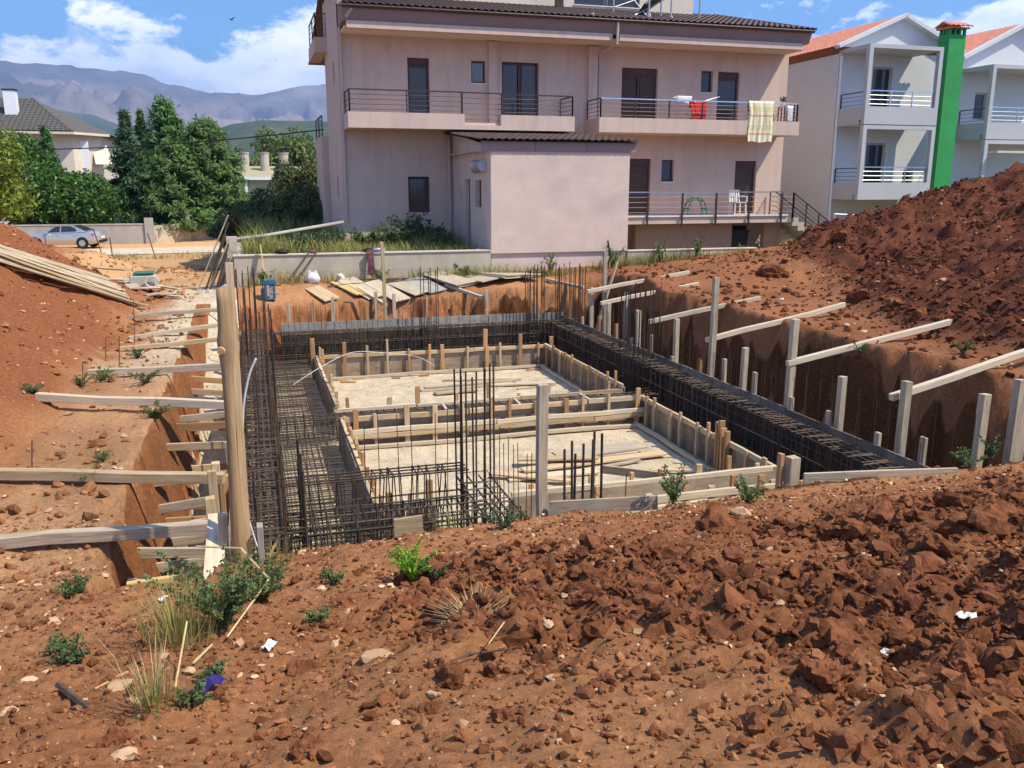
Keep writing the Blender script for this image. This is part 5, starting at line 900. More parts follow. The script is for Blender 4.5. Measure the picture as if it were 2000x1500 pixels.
bx_ = thing('waste_bin', 'black wheeled bin in the dark opening below the terrace', 'bin', (16.5, 27.5, 1.8)); bc = at_y(1435, 455, 27.3); MB().add([(bc.x - .33, 27.1, 1.8), (bc.x + .33, 27.1, 1.8), (bc.x + .33, 27.6, 1.8), (bc.x - .33, 27.6, 1.8), (bc.x - .4, 27.05, 2.72), (bc.x + .4, 27.05, 2.72), (bc.x + .4, 27.7, 2.72), (bc.x - .4, 27.7, 2.72)], [(3, 2, 1, 0), (4, 5, 6, 7), (0, 1, 5, 4), (1, 2, 6, 5), (2, 3, 7, 6), (3, 0, 4, 7)]).build('body', M['black'], bx_); MB().box(bc.x - .43, bc.x + .43, 27.02, 27.72, 2.725, 2.78).build('lid', M['black'], bx_)

# ------------------------------------------------------------------ retaining wall
rw = thing('retaining_wall', 'low pale concrete retaining wall with weathered face at the foot of the pink house', 'wall', (3, 23.4, 1.6))
mb = MB(); mb.box(-0.45, 6.305, 23.3, 23.5, 1.2, 2.10); mb.box(-0.45, 6.305, 23.31, 23.5, 2.105, 2.54); mb.build('wall', M['conc'], rw); MB().box(-0.47, 6.30, 23.28, 23.52, 2.545, 2.575).build('coping', M['soffit'], rw)
MB().box(-0.47, -.25, 23.52, 30, 1.2, 2.52).build('return_wall', M['conc'], rw)
rw2 = thing('retaining_wall', 'lower end of concrete wall half buried by soil beside the annex', 'wall', (12, 23.4, 1.6)); MB().box(10.38, 14.6, 23.3, 23.5, 1.4, 2.44).build('wall', M['conc'], rw2); MB().box(10.38, 14.6, 23.28, 23.52, 2.445, 2.475).build('coping', M['soffit'], rw2)
# ------------------------------------------------------------------ white house with the green chimney
WV = 29.6; GF = 28.0
wh = thing('white_house', 'white three-storey house with grey framed balconies and red tile gables', 'house', (24, 29, 2))
U0, U1 = 21.55, 25.6
mb = MB(); wall_open(mb, 'y', WV, U0, U1 + 8.5, 1.5, 9.2, [(23.1, 24.0, 6.75, 8.7), (23.1, 24.0, 3.95, 5.9), (24.9, 25.35, 3.95, 4.9), (28.0, 28.6, 6.85, 7.9), (27.9, 28.6, 3.5, 4.6), (31.4, 32.4, 4.3, 5.9)], .15)
wall_open(mb, 'x', U0, WV, 44, 1.5, 9.1, [], .15, -1)
mb.build('wall', M['white'], wh)
for (a, b, l, h) in ((23.1, 24.0, 6.75, 8.7), (23.1, 24.0, 3.95, 5.9), (24.9, 25.35, 3.95, 4.9), (28.0, 28.6, 6.85, 7.9), (27.9, 28.6, 3.5, 4.6), (31.4, 32.4, 4.3, 5.9)): window(wh, 'y', WV, a, b, l, h, rev=.15, fm='greyconc', leaves=1, sill=h - l < 1.5)
def gable(x0, x1, zb, zt, nm):
    xm = (x0 + x1) / 2; mb = MB(); mb.add([(x0, WV - .002, zb), (x1, WV - .002, zb), (xm, WV - .002, zt)], [(0, 1, 2)]); mb.build('gable', M['white'], wh)
    for (a, b) in (((x0, zb), (xm, zt)), ((x1, zb), (xm, zt))): MB().bar((a[0] + (a[0] - xm) * .06, WV - .12, a[1] - .02), (b[0], WV - .12, b[1] + .05), .3, .13).build('verge_band', M['white'], wh)
    wd = (Vector((xm, 0, zt)) - Vector((x0, 0, zb))).length
    for sgn, xe in ((1, x0), (-1, x1)):
        up = Vector((xm - xe, 0, zt - zb)); tiled_roof(wh, 'roof', M['redtile'], Vector((xe - .25 * sgn, WV - .05, zb - .02)) , (0, 1, 0), up, 56, int((wd + .3) / .34) , 0.25, 0.34 * (wd + .25) / (.34 * int((wd + .3) / .34)), .02, 5, .005)
gable(21.5, 26.9, 9.35, 10.5, 'a'); gable(27.2, 32.6, 9.15, 10.45, 'b'); 
def frame_balcony(x0, x1, z0, z1, z2, dark='grey'):
    # two stacked loggias: slabs, front frame posts, parapets and rails
    f = M[dark]; d0 = GF
    for (zl, zh) in ((z0, z1), (z1 + .03, z2)):
        MB().box(x0, x1, d0 + .3, WV - .005, zl, zl + .16).build('balcony_slab', f, wh); MB().box(x0, x1, d0, d0 + .18, zl, zl + .62).build('balcony_parapet', f, wh)
        for xx in ((x0, x0 + .16), (x1 - .16, x1)): MB().box(xx[0], xx[1], d0, d0 + .18, zl + .62, zh - .14).build('frame_post', f, wh)
        MB().box(x0, x1, d0, d0 + .18, zh - .14, zh - .003).build('frame_beam', f, wh)
        MB().box(x0, x0 + .12, d0 + .19, WV - .005, zl + .16, zl + .62).build('side_parapet', f, wh)
        railing(wh, [(x0 + .16, d0 + .09), (x1 - .16, d0 + .09)], zl + .62, .56, 3, posts=3, top='steel', mt='steel'); railing(wh, [(x0 + .06, d0 + .2), (x0 + .06, WV - .1)], zl + .62, .52, 3, posts=1)
    MB().box(x0 + .19, x1, d0 + .19, WV - .005, z2 - .14, z2).build('canopy', f, wh); MB().box(x0, x0 + .18, d0 + .19, WV - .005, z2 - .14, z2).build('canopy_edge', f, wh)
frame_balcony(21.65, 24.85, 3.78, 6.45, 9.25); frame_balcony(27.2, 31.5, 3.2, 6.0, 8.75)
MB().box(22.9, 26.4, WV - .05, WV - .01, 2.2, 2.9).build('basement_window', M['dark'], wh)
MB().tube([(21.62, WV - .06, 9.0), (21.62, WV - .06, 2.2)], .05, 8).build('downpipe', M['paintw'], wh)
ch_ = MB(); ch_.box(25.08, 25.82, 28.05, 28.62, 1.5, 9.72); gch = ch_.build('chimney', M['green'], wh)
for i in range(4): MB().box(25.09 + i * .215, 25.17 + i * .215, 28.06, 28.16, 9.725, 9.92).build('vent_pillar', M['green'], gch); 
for i in range(3): MB().box(25.09, 25.17, 28.2 + i * .16, 28.28 + i * .16, 9.725, 9.92).build('vent_pillar', M['green'], gch)
MB().box(25.2, 25.7, 28.2, 28.5, 9.725, 9.9).build('flue', M['dark'], gch)
MB().box(25.0, 25.9, 27.97, 28.7, 9.925, 9.97).build('cap', M['redtile'], gch)
tmr = bpy.data.meshes.new_from_object(new('tmp', tme)) if False else None
def cap_tile(x, y, z, rot):
    mb = MB(); n = 6; V = []
    for yy in (0, .48):
        for k in range(n + 1): a = math.pi * k / n; V.append((.105 * math.cos(a), yy, .06 * math.sin(a)))
    mb.add(V, [(k + 1, k, n + 1 + k, n + 2 + k) for k in range(n)]); return mb.build('cap_tile', M['redtile'], gch, (x, y, z), False, rot)
for i in range(5):
    cap_tile(25.05 + i * .2, 27.88, 9.97, (R(22), 0, 0)); cap_tile(25.05 + i * .2, 28.8, 9.97, (R(22), 0, R(180)))
aw = MB(); aw.bar((27.5, 27.9, 5.55), (31.3, 27.9, 5.55), .5, .08); aw.build('blind', M['beige'], wh); MB().bar((27.1, 27.6, 4.15), (31.5, 27.6, 4.15), .06).build('awning_bar', M['paintw'], wh); MB().bar((27.15, 27.95, 4.35), (28.1, 27.2, 3.75), .05).build('awning_arm', M['steel'], wh)
# fence, timber steps and stump at the foot of the white house
fw2 = thing('yard_fence', 'wire and tube fence in front of the white house basement', 'fence', (21.5, 26.8, 2.0))
fa_, fb_ = at_y(1630, 418, 26.5), at_y(1770, 425, 26.5)
MB().tube([fa_, fb_], .025, 6).build('rail', M['zinc'], fw2); MB().tube([fa_ - Vector((0, 0, .5)), fb_ - Vector((0, 0, .5))], .02, 6).build('rail', M['zinc'], fw2)
for k in range(4): p = fa_ + (fb_ - fa_) * k / 3; MB().tube([p, p - Vector((0, 0, 1.1))], .022, 6).build('post', M['zinc'], fw2)
pw = thing('timber_rack', 'dark slatted timber rack beside the green chimney', 'rack', (24, 27.2, 2.5))
for k in range(4):
    a, b = at_y(1752, 405 + k * 8, 27), at_y(1812, 392 + k * 9, 27); MB().bar(a, b, .05, .11).build('slat', M['wood_orange'], pw)
for px in (1756, 1786): a = at_y(px, 395, 27.04); MB().bar(a, a - Vector((0, 0, .9)), .08, .06).build('post', M['wood_orange'], pw)
sp_ = at_y(1622, 470, 26.0); sb = thing('tree_stump', 'reddish rotten stump with a pale splinter by the terrace stair', 'stump', (sp_.x, 26.0, 2.2))
mb = MB(); mb.tube([(sp_.x, 26, 2.1), (sp_.x + .03, 26, 2.6), (sp_.x + .05, 26, 3.0), (sp_.x + .1, 26, 3.18)], [.2, .17, .15, .06], 9); mb.build('trunk', M['wood_orange'], sb); MB().tube([(sp_.x + .05, 25.9, 2.95), (sp_.x - .03, 25.88, 3.35)], [.04, .015], 6).build('splinter', M['wood_pale'], sb)

# ------------------------------------------------------------------ boundary wall, road posts, left house, sheds
bw = thing('boundary_wall', 'long grey garden wall with square pillars along the village road', 'wall', (-8, 54, 1.0))
def gp(px, py, v): return at_y(px, py, v)
MB().box(-26, -5.75, 54, 54.2, .9, 2.12).build('wall', M['greyconc'], bw); MB().box(-26, -5.75, 53.97, 54.23, 2.125, 2.19).build('coping', M['conc'], bw); MB().box(-5.74, -5.30, 53.9, 54.3, .9, 2.50).build('pillar', M['greyconc'], bw)
mb = MB(); mb.add([(-5.29, 54, .9), (-1.7, 57.5, .9), (-1.7, 57.5, 2.25), (-5.29, 54, 2.05), (-5.29, 54.2, .9), (-1.7, 57.7, .9), (-1.7, 57.7, 2.25), (-5.29, 54.2, 2.05)], [(0, 1, 2, 3), (5, 4, 7, 6), (3, 2, 6, 7)]); mb.build('side_wall', M['conc'], bw)
for x, y in ((-3.6, 55.65), (-1.7, 57.5)): MB().box(x - .18, x + .18, y - .1, y + .26, .9, 2.75).build('pillar', M['conc'], bw)
for (a, b, lab) in (((182, 447), (202, 501), 'thin rusty stake leaning far over beside the silver car'), ((214, 463), (220, 500), 'thin rusty stake standing upright on the road verge'), ((288, 455), (304, 500), 'thin rusty stake leaning over near the wall pillar'), ((88, 462), (90, 486), 'thin rusty stake standing in front of the car door')):
    b_ = at_z(*b, 1.25); a_ = at_y(*a, b_.y); o = MB().tube([b_ - Vector((0, 0, .15)), a_], .025, 5).build('stake', M['rebar_thin']); tag(o, lab, 'stake')
lh = thing('house', 'cream house with hipped grey tile roof and white chimney behind the trees', 'house', (-16, 75, 1))
wl = MB(); wall_open(wl, 'y', 75, -27, -12.5, 1, 8.1, [(-18.6, -17.0, 5.2, 7.2)], .2); wl.add([(-12.5, 75, 1), (-10.9, 77.5, 1), (-10.9, 77.5, 8.1), (-12.5, 75, 8.1)], [(0, 1, 2, 3)]); wl.add([(-10.9, 77.5, 1), (-10.9, 86, 1), (-10.9, 86, 8.1), (-10.9, 77.5, 8.1)], [(0, 1, 2, 3)]); wl.build('wall', M['beige'], lh)
window(lh, 'y', 75, -18.6, -17.0, 5.2, 7.2, rev=.2, leaves=2)
mb = MB(); E_ = [(-28, 74.2, 8.2), (-12.3, 74.2, 8.2), (-10.2, 77.2, 8.2), (-10.2, 87, 8.2), (-28, 87, 8.2)]; Rg = [(-28, 80.5, 11.0), (-16.0, 80.5, 11.0)]
lr = thing if False else None
mb.add(E_ + Rg, [(0, 1, 6, 5), (1, 2, 6), (2, 3, 6), (3, 4, 5, 6)]); mb.add([(a, b, c - .12) for a, b, c in E_], [(4, 3, 2, 1, 0)]); rfh = mb.build('roof', M['greytile'], lh)
up_ = Vector((0, 6.3, 2.8)); 
tro = tiled_roof(rfh, 'tile_courses', M['greytile'], (-28, 74.15, 8.24), (1, 0, 0), up_, 43, 19, .36, .36, .05, 4, .03)
# clip the courses to the hip
me = tro.data; bm = bmesh.new(); bm.from_mesh(me); hipn = Vector((0, 0, 0)); A_, B_ = Vector((-12.3, 74.2, 8.2)), Vector((-16.0, 80.5, 11.0)); nn = Vector(((B_ - A_).y, -(B_ - A_).x, 0)).normalized()
bmesh.ops.bisect_plane(bm, geom=bm.verts[:] + bm.edges[:] + bm.faces[:], plane_co=A_, plane_no=nn if nn.x > 0 else -nn, clear_outer=True); bm.to_mesh(me); bm.free()
MB().box(-28, -12.3, 74.05, 74.2, 8.02, 8.2).build('gutter', M['beige'], lh); MB().bar((-12.3, 74.15, 8.11), (-10.2, 77.15, 8.11), .14, .18).build('gutter', M['beige'], lh)
MB().bar(A_ + Vector((0, 0, .06)), B_ + Vector((0, 0, .06)), .22, .12).build('hip_tiles', M['greytile'], lh)
c = at_y(24, 240, 77); MB().box(c.x - .42, c.x + .42, 77, 77.8, 8.2, 11.3).build('chimney', M['paintw'], rfh); MB().box(c.x - .5, c.x + .5, 76.95, 77.85, 11.33, 11.42).build('chimney_cap', M['rail'], rfh)
ws = at_y(158, 295, 76); mb = MB(); mb.box(ws.x - .7, ws.x + .6, 75.6, 75.75, 5.6, 7.6); mb.build('shutters', M['paintw'], lh); aw0 = at_y(178, 272, 77); mb = MB(); mb.add([(aw0.x - .1, 77.3, 7.5), (aw0.x + .9, 77.9, 7.5), (aw0.x + 1.5, 76.8, 5.9), (aw0.x + .3, 76.0, 5.9)], [(0, 1, 2, 3)]); mb.add([(aw0.x - .1, 77.33, 7.48), (aw0.x + .9, 77.93, 7.48), (aw0.x + 1.5, 76.83, 5.88), (aw0.x + .3, 76.03, 5.88)], [(3, 2, 1, 0)]); mb.build('awning', M['beige'], lh)
yb = thing('shed', 'long olive farm shed with white trim and three round flues', 'shed', (4, 85, 1))
MB().box(-1.0, 11, 85, 94, 1, 4.95).build('wall', M['olive'], yb); mb = MB(); mb.add([(-1.2, 84.7, 5.0), (11.2, 84.7, 5.0), (11.2, 90, 6.1), (-1.2, 90, 6.1)], [(0, 1, 2, 3)]); mb.add([(-1.2, 90, 6.1), (11.2, 90, 6.1), (11.2, 95, 5.0), (-1.2, 95, 5.0)], [(0, 1, 2, 3)]); mb.build('roof', M['olive'], yb); MB().box(-1.2, 11.2, 84.6, 84.69, 4.78, 5.05).build('fascia', M['paintw'], yb)
for px in (482, 560, 615): x = at_y(px, 380, 84.9).x; MB().box(x - .12, x + .12, 84.8, 84.95, 1, 4.78).build('post', M['paintw'], yb)
for px in (478, 517, 555): x = at_y(px, 320, 88).x; MB().tube([(x, 88, 5.4), (x, 88, 7.15)], .42, 12).build('flue', M['conc'], yb); MB().tube([(x, 88, 7.2), (x, 88, 7.32)], .46, 12).build('flue_cap', M['greyconc'], yb)

# ------------------------------------------------------------------ parked car
def build_car(label, loc, rz):
    t = thing('parked_car', label, 'car', loc, None, rz)
    # side profile stations along the car: x from nose (-) to tail (+); half widths and heights by ring
    prof = [(-2.36, .30, .62, .66, .70), (-2.25, .24, .66, .78, .82), (-1.9, .20, .70, .86, .87), (-1.4, .20, .74, .90, .88), (-.95, .20, .78, .93, .88), (-.5, .20, .80, .94, .89), (.1, .20, .80, .95, .89), (.7, .20, .81, .96, .89), (1.2, .20, .82, .98, .89), (1.6, .21, .84, 1.0, .88), (2.0, .24, .86, 1.02, .86), (2.25, .30, .82, 1.0, .82), (2.36, .38, .74, .90, .76)]
    mb = MB(); V = []
    for (x, zb, zm, zt, hw) in prof: V += [(x, -hw * .86, zb), (x, -hw, zb + .12), (x, -hw * 1.0, zm - .08), (x, -hw * .97, zm + .05), (x, -hw * .86, zt), (x, 0, zt + .03), (x, hw * .86, zt), (x, hw * .97, zm + .05), (x, hw, zm - .08), (x, hw, zb + .12), (x, hw * .86, zb)]
    k = 11; Fq = [(i * k + j, (i + 1) * k + j, (i + 1) * k + j + 1, i * k + j + 1) for i in range(len(prof) - 1) for j in range(k - 1)] + [tuple(range(k)), tuple(range((len(prof) - 1) * k, len(prof) * k))[::-1], ]
    mb.add(V, Fq); body = mb.build('body', M['carpaint'], None, None, True); body.location = (0, 0, 0); body.parent = t
    def kid(o, p): o.parent = p; return o
    # cabin: glasshouse with roof and pillars
    cab = [(-1.0, .93, .72), (-.35, 1.36, .60), (.2, 1.43, .60), (.75, 1.42, .60), (1.75, 1.02, .70)]
    mb = MB(); V = []
    for (x, z, w) in cab: V += [(x, -w, z), (x, w, z)]
    mb.add(V, [(2 * i, 2 * i + 2, 2 * i + 3, 2 * i + 1) for i in range(4)]); V2 = [(-1.0, -.80, .92), (1.75, -.80, .99)]
    roof = mb.build('roof', M['carpaint'], None, None, True); kid(roof, t)
    mb = MB()
    for s in (-1, 1): mb.add([(-1.0, s * .80, .92), (1.78, s * .80, .99), (1.2, s * .64, 1.22), (.75, s * .60, 1.41), (.2, s * .60, 1.42), (-.35, s * .60, 1.35)], [(0, 1, 2, 3, 4, 5) if s < 0 else (5, 4, 3, 2, 1, 0)])
    kid(mb.build('side_panel', M['carpaint']), t)
    for s in (-1, 1):
        for q in ([(-.72, .98), (.05, 1.0), (.05, 1.37), (-.25, 1.33)], [(.13, 1.0), (1.15, 1.03), (.95, 1.24), (.70, 1.36), (.13, 1.37)]):
            mb = MB(); P = [(x, s * (.815 - (z - .93) * .44), z) for (x, z) in q]; mb.add(P, [tuple(range(len(P)))[::(1 if s < 0 else -1)]]); kid(mb.build('side_window', M['glass']), t)
    mb = MB(); mb.add([(-.96, -.66, .965), (-.40, -.55, 1.335), (-.40, .55, 1.335), (-.96, .66, .965)], [(0, 1, 2, 3)][::-1]); w_ = mb.build('windscreen', M['glass']); w_.location.z = .012; kid(w_, t)
    mb = MB(); mb.add([(.85, -.54, 1.39), (1.62, -.62, 1.085), (1.62, .62, 1.085), (.85, .54, 1.39)], [(0, 1, 2, 3)]); w_ = mb.build('rear_window', M['glass']); w_.location.z = .012; kid(w_, t)
    for x in (-1.42, 1.40):
        for s in (-1, 1):
            w = MB().tube([(x, s * .70, .31), (x, s * .905, .31)], .315, 20).build('wheel', M['rubber']); kid(w, t); r_ = MB().tube([(x, s * .895, .31), (x, s * .917, .31)], .20, 14).build('rim', M['zinc']); kid(r_, w)
            a = MB(); a.tube([(x, s * .80, .33), (x, s * .897, .33)], .37, 20); ar = a.build('wheel_arch', M['black']); kid(ar, t)
    for s in (-1, 1):
        mb = MB(); mb.add([(2.0, s * .865, .80), (2.33, s * .74, .74), (2.30, s * .74, .95), (2.0, s * .85, .90)], [(0, 1, 2, 3), (3, 2, 1, 0)]); o = mb.build('tail_lamp', M['tail']); o.location.y = .015 * s; kid(o, t)
        o = MB().box(-2.33, -2.1, s * .62 - .14, s * .62 + .14, .62, .74).build('headlight', M['glassl']); kid(o, t)
        o = MB().box(-.82, -.62, s * .93 - .08, s * .93 + .08, .95, 1.07).build('mirror', M['carpaint']); kid(o, t)
        for xx in (.0, 1.02): o = MB().box(xx - .1, xx + .08, s * .895 - .012, s * .895 + .012, .80, .83).build('door_handle', M['steel']); kid(o, t)
    kid(MB().box(2.36, 2.385, -.26, .26, .60, .72).build('number_plate', M['paintw']), t); kid(MB().box(2.2, 2.40, -.7, .7, .38, .50).build('bumper', M['black']), t)
    return t
ca_, cb_ = at_z(45, 484, 1.08), at_z(203, 487, 1.08); dv_ = cb_ - ca_; s_ = 4.72 / dv_.length
ctr = (ca_ + cb_) / 2
build_car('silver sedan parked along the garden wall across the road', (ctr.x, ctr.y + .8, 1.09), math.atan2(dv_.y, dv_.x) + .30).scale = (.83, .83, .83)
# ------------------------------------------------------------------ vegetation
def leaves(name, P, N_, size, mt, parent=None, aspect=1.7, jit=0.8, seed=0, fold=0.25):
    # one small folded blade (two quads' worth of triangles) per point, facing roughly along N_
    g = np.random.default_rng(seed); n = len(P); N_ = N_ + g.normal(size=(n, 3)) * jit; N_ /= np.linalg.norm(N_, axis=1)[:, None] + 1e-9
    t = g.normal(size=(n, 3)); t -= (t * N_).sum(1)[:, None] * N_; t /= np.linalg.norm(t, axis=1)[:, None] + 1e-9; b = np.cross(N_, t)
    s = (np.broadcast_to(size, (n,)) * g.uniform(.6, 1.35, n))[:, None]
    V = np.stack([P - t * s * aspect * .5, P + b * s * .42 + N_ * s * fold * .3, P + t * s * aspect * .5, P - b * s * .42 + N_ * s * fold * .3], 1)
    F_ = (np.arange(n) * 4)[:, None] + np.array([[0, 1, 2, 3]]); return new(name, np_mesh(name, V.reshape(-1, 3), F_, mt), parent)
def crown_points(n, c, rx, ry, rz, lobes, seed, shell=.55, lob=(.28, .5)):
    g = np.random.default_rng(seed); d = g.normal(size=(lobes, 3)); d /= np.linalg.norm(d, axis=1)[:, None]; rad = g.uniform(.35, .80, lobes)[:, None]; C = d * rad * np.array([rx, ry, rz]); lr = g.uniform(*lob, lobes)
    k = g.integers(0, lobes, n); e = g.normal(size=(n, 3)); e /= np.linalg.norm(e, axis=1)[:, None]; r = (shell + (1 - shell) * g.uniform(0, 1, n) ** .5) * lr[k] * (1 + .25 * vn(e[:, 0] * 3 + k, e[:, 1] * 3, e[:, 2] * 3, seed))
    P = C[k] + e * r[:, None] * np.array([rx, ry, rz]); return P + np.array(c), e
def broadleaf(label, base, h, rx, rz, mt, leaf, n, seed, group=None, trunk=.22, name='tree', crownz=None, lobes=26, ry=None):
    base = Vector(base); t = thing(name, label, 'tree', base, group); cz = crownz or (h - rz); g = random.Random(seed); mb = MB()
    mb.tube([base + Vector((0, 0, -.3)), base + Vector((.05 * h * .2, 0, cz * .5)), base + Vector((.02, .03, cz + rz * .3))], [trunk, trunk * .75, trunk * .3], 7)
    for k in range(7):
        a = g.uniform(0, 6.28); z0 = cz * g.uniform(.35, .9); mb.tube([base + Vector((0, 0, z0)), base + Vector((math.cos(a) * rx * .35, math.sin(a) * rx * .35, z0 + rz * .35)), base + Vector((math.cos(a) * rx * .7, math.sin(a) * rx * .7, z0 + rz * .6))], [trunk * .45, trunk * .3, .02], 5)
    mb.build('trunk', M['bark'], t); P, e = crown_points(n, (base.x, base.y, base.z + cz), rx, ry or rx, rz, lobes, seed); P[:, 2] = np.maximum(P[:, 2], base.z + .1 + .1 * np.abs(e[:, 0])); leaves('crown', P, e, leaf, M[mt], t, seed=seed); return t
def conifer(label, base, h, r, mt, n, seed, leaf=.22, **kw):
    return _conifer(label, base, h, r, mt, int(n * 2.6), seed, leaf * .42, **kw)
def _conifer(label, base, h, r, mt, n, seed, leaf=.22, shape=.8, group=None, name='conifer_tree', droop=.25, spray=3.4, lo=.04):
    base = Vector(base); t = thing(name, label, 'tree', base, group); g = np.random.default_rng(seed); MB().tube([base + Vector((0, 0, -.3)), base + Vector((0, 0, h * .55)), base + Vector((0, 0, h * .97))], [.02 * h + .04, .012 * h + .03, .015], 7).build('trunk', M['bark'], t)
    nb = max(90, n // 80); hb = lo + (1 - lo) * g.uniform(0, 1, nb) ** 1.25; az = g.uniform(0, 6.283, nb); L_ = r * np.clip((1 - hb) ** shape * (1 + .25 * (hb < .2)), .05, 1) * g.uniform(.72, 1.12, nb)
    k = g.integers(0, nb, n); s = g.uniform(0, 1, n) ** .6; ro = L_[k] * s; rise = .35 * ro * (1 - s) - droop * ro * s * .4 + .12 * h * (.3 + hb[k]) * s ** 2 * .5
    P = np.stack([np.cos(az[k]) * ro, np.sin(az[k]) * ro, hb[k] * h + rise], -1) + g.normal(size=(n, 3)) * np.array([.040, .040, .030]) * (r * (.4 + s))[:, None]; P[:, 2] = np.clip(P[:, 2], .05, None)
    N_ = np.stack([np.cos(az[k]) * .6, np.sin(az[k]) * .6, .6 + 0 * s], -1); leaves('crown', P + np.array(base), N_, leaf, M[mt], t, aspect=spray, jit=.5, seed=seed); return t
def ground_at(px, v, py=440): p = at_y(px, py, v); return (p.x, v, Hs(p.x, v))
broadleaf('yellow-green leafy tree overhanging the soil heap', ground_at(-45, 38), 4.9, 2.3, 2.2, 'lf_yel', .12, 9000, 11, crownz=3.3, lobes=24)
broadleaf('dark glossy bushy tree over the wall behind the car bonnet', ground_at(70, 57), 5.6, 2.5, 2.6, 'lf_bay', .15, 13000, 12, lobes=30)
broadleaf('glossy bushy tree over the wall behind the car boot', ground_at(165, 57), 4.6, 2.3, 2.2, 'lf_bay', .15, 13000, 13, lobes=30)
broadleaf('glossy tree with pale tips beside the house gutter', ground_at(30, 60), 6.6, 2.6, 3.0, 'lf_bay', .15, 11000, 14, lobes=26)
conifer('small pointed conifer before the cream house wall', ground_at(108, 60), 6.2, 1.6, 'lf_mid', 3600, 15, .24)
conifer('narrow dark conifer between bushy trees and the tallest conifer', ground_at(262, 58), 7.0, 2.2, 'lf_dark', 7000, 16, .24, shape=.95)
conifer('tallest conifer with a pointed top behind the garden wall', ground_at(338, 60), 7.9, 3.3, 'lf_mid', 12000, 17, .26, shape=.7)
conifer('slim conifer spire rising beside the tallest conifer', ground_at(292, 61), 7.3, 1.4, 'lf_mid', 3600, 18, .24)
conifer('broad light green spreading cypress above the side wall', ground_at(415, 58.5), 6.6, 3.0, 'lf_cyp', 11000, 19, .26, shape=.5, droop=-.6)
conifer('squat cypress filling the gap above the wall pillar', ground_at(350, 57), 5.4, 2.7, 'lf_cyp', 8000, 20, .25, shape=.5, droop=-.5)
broadleaf('round pale tree standing behind the shed flue', ground_at(490, 120), 8.2, 2.6, 3.8, 'lf_far', .34, 5000, 21, lobes=18)
broadleaf('large round tree beyond the shed, beside the pink house', ground_at(562, 125), 10.8, 5.2, 5.6, 'lf_far', .38, 9000, 22, lobes=24)
broadleaf('darker round tree leaning behind the large round one', ground_at(610, 128), 9.6, 3.4, 4.8, 'lf_olv', .38, 6000, 23, lobes=20)
broadleaf('dense grey-green bush tree in front of the shed wall', ground_at(598, 52), 5.2, 1.9, 2.3, 'lf_olv', .13, 12000, 24, lobes=26)
for k, (px, v, h, r_, m_) in enumerate(((225, 90, 7.5, 3.5, 'lf_olv'), (420, 88, 5.0, 3.0, 'lf_far'), (455, 100, 4.6, 2.6, 'lf_far'), (530, 140, 5.0, 4, 'lf_olv'), (250, 110, 8, 4, 'lf_far'))): broadleaf('far hazy tree in the gap between house and shed', ground_at(px, v), h, r_, h * .45, m_, .32, 4500, 30 + k, 'trees between house and shed', lobes=18)
# scrub hedge along the road side of the pink house
for k, (px, v, h, rx) in enumerate(((455, 40, 1.7, 1.1), (490, 39, 1.5, 1.2), (520, 38, 1.9, 1.2), (555, 37, 1.7, 1.1), (590, 36, 2.0, 1.2), (620, 35, 1.9, 1.0), (640, 34, 1.5, .7), (472, 44, 1.6, 1.3), (540, 42, 2.0, 1.4))):
    broadleaf('unkempt dark green scrub bush beside the pink house', ground_at(px, v), h, rx, h * .52, 'lf_olv' if k % 2 else 'lf_weedd', .09, 4500, 50 + k, 'scrub along the pink house', trunk=.05, name='bush', crownz=h * .5, lobes=16)
def shrub(label, base, h, r, mt, n, leaf, seed, stems=9, name='weed', cat='plant', group=None, spread=1.0, aspect=1.6):
    base = Vector(base); t = thing(name, label, cat, base, group); g = random.Random(seed); mb = MB(); P = []; N_ = []
    for k in range(stems):
        a = g.uniform(0, 6.28); rr = r * g.uniform(.3, 1.0) * spread; hh = h * g.uniform(.55, 1.05); pts = [base + Vector((math.cos(a) * rr * (s ** 1.3), math.sin(a) * rr * (s ** 1.3), hh * (s - .18 * s * s))) for s in (0, .33, .66, 1)]; mb.tube(pts, [.0025 + .004 * h, .002 + .002 * h, .0018, .001], 4)
        for q in range(n // stems):
            s = g.uniform(.12, 1.0); i = min(int(s * 3), 2); p = pts[i].lerp(pts[i + 1], s * 3 - i); o = Vector((g.gauss(0, 1), g.gauss(0, 1), g.gauss(0, .7))).normalized(); P.append(p + o * leaf * g.uniform(.3, 1.5)); N_.append(o * .5 + Vector((0, 0, .7)))
    mb.build('stem', M['lf_weedd'] if mt != 'grass' else M['straw'], t); leaves('foliage', np.array(P), np.array(N_), leaf, M[mt], t, aspect=aspect, seed=seed); return t
def og(px, py, z=1.4): p = on_ground(px, py, z); return (p.x, p.y, p.z)
shrub('leafy green shrub at the foot of the log post', og(435, 1225), .46, .38, 'lf_weed', 4600, .016, 61, 40)
shrub('trailing green shrub spilling beside the broken post stub', og(510, 1175), .32, .32, 'lf_weed', 2600, .016, 62, 26)
shrub('bright lime feathery seedling on the near bank', og(806, 1135), .30, .18, 'lf_lime', 3200, .010, 63, 24, aspect=2.2)
shrub('dull green weed right beside the lime seedling', og(850, 1130), .17, .14, 'lf_weedd', 420, .014, 64, 10)
shrub('low bright green weed between the lime seedling and the shrub', og(655, 1140), .12, .15, 'lf_weed', 380, .017, 65, 10)
shrub('dark weed growing at the foot of the low narrow cage', og(985, 1035), .2, .25, 'lf_weedd', 600, .017, 66, 12)
shrub('weed climbing the near rails between two stakes', og(1315, 985), .48, .22, 'lf_weed', 800, .02, 67, 10)
shrub('bushy weed below the near shuttering corner', og(1455, 980), .22, .28, 'lf_weed', 800, .02, 68, 14)
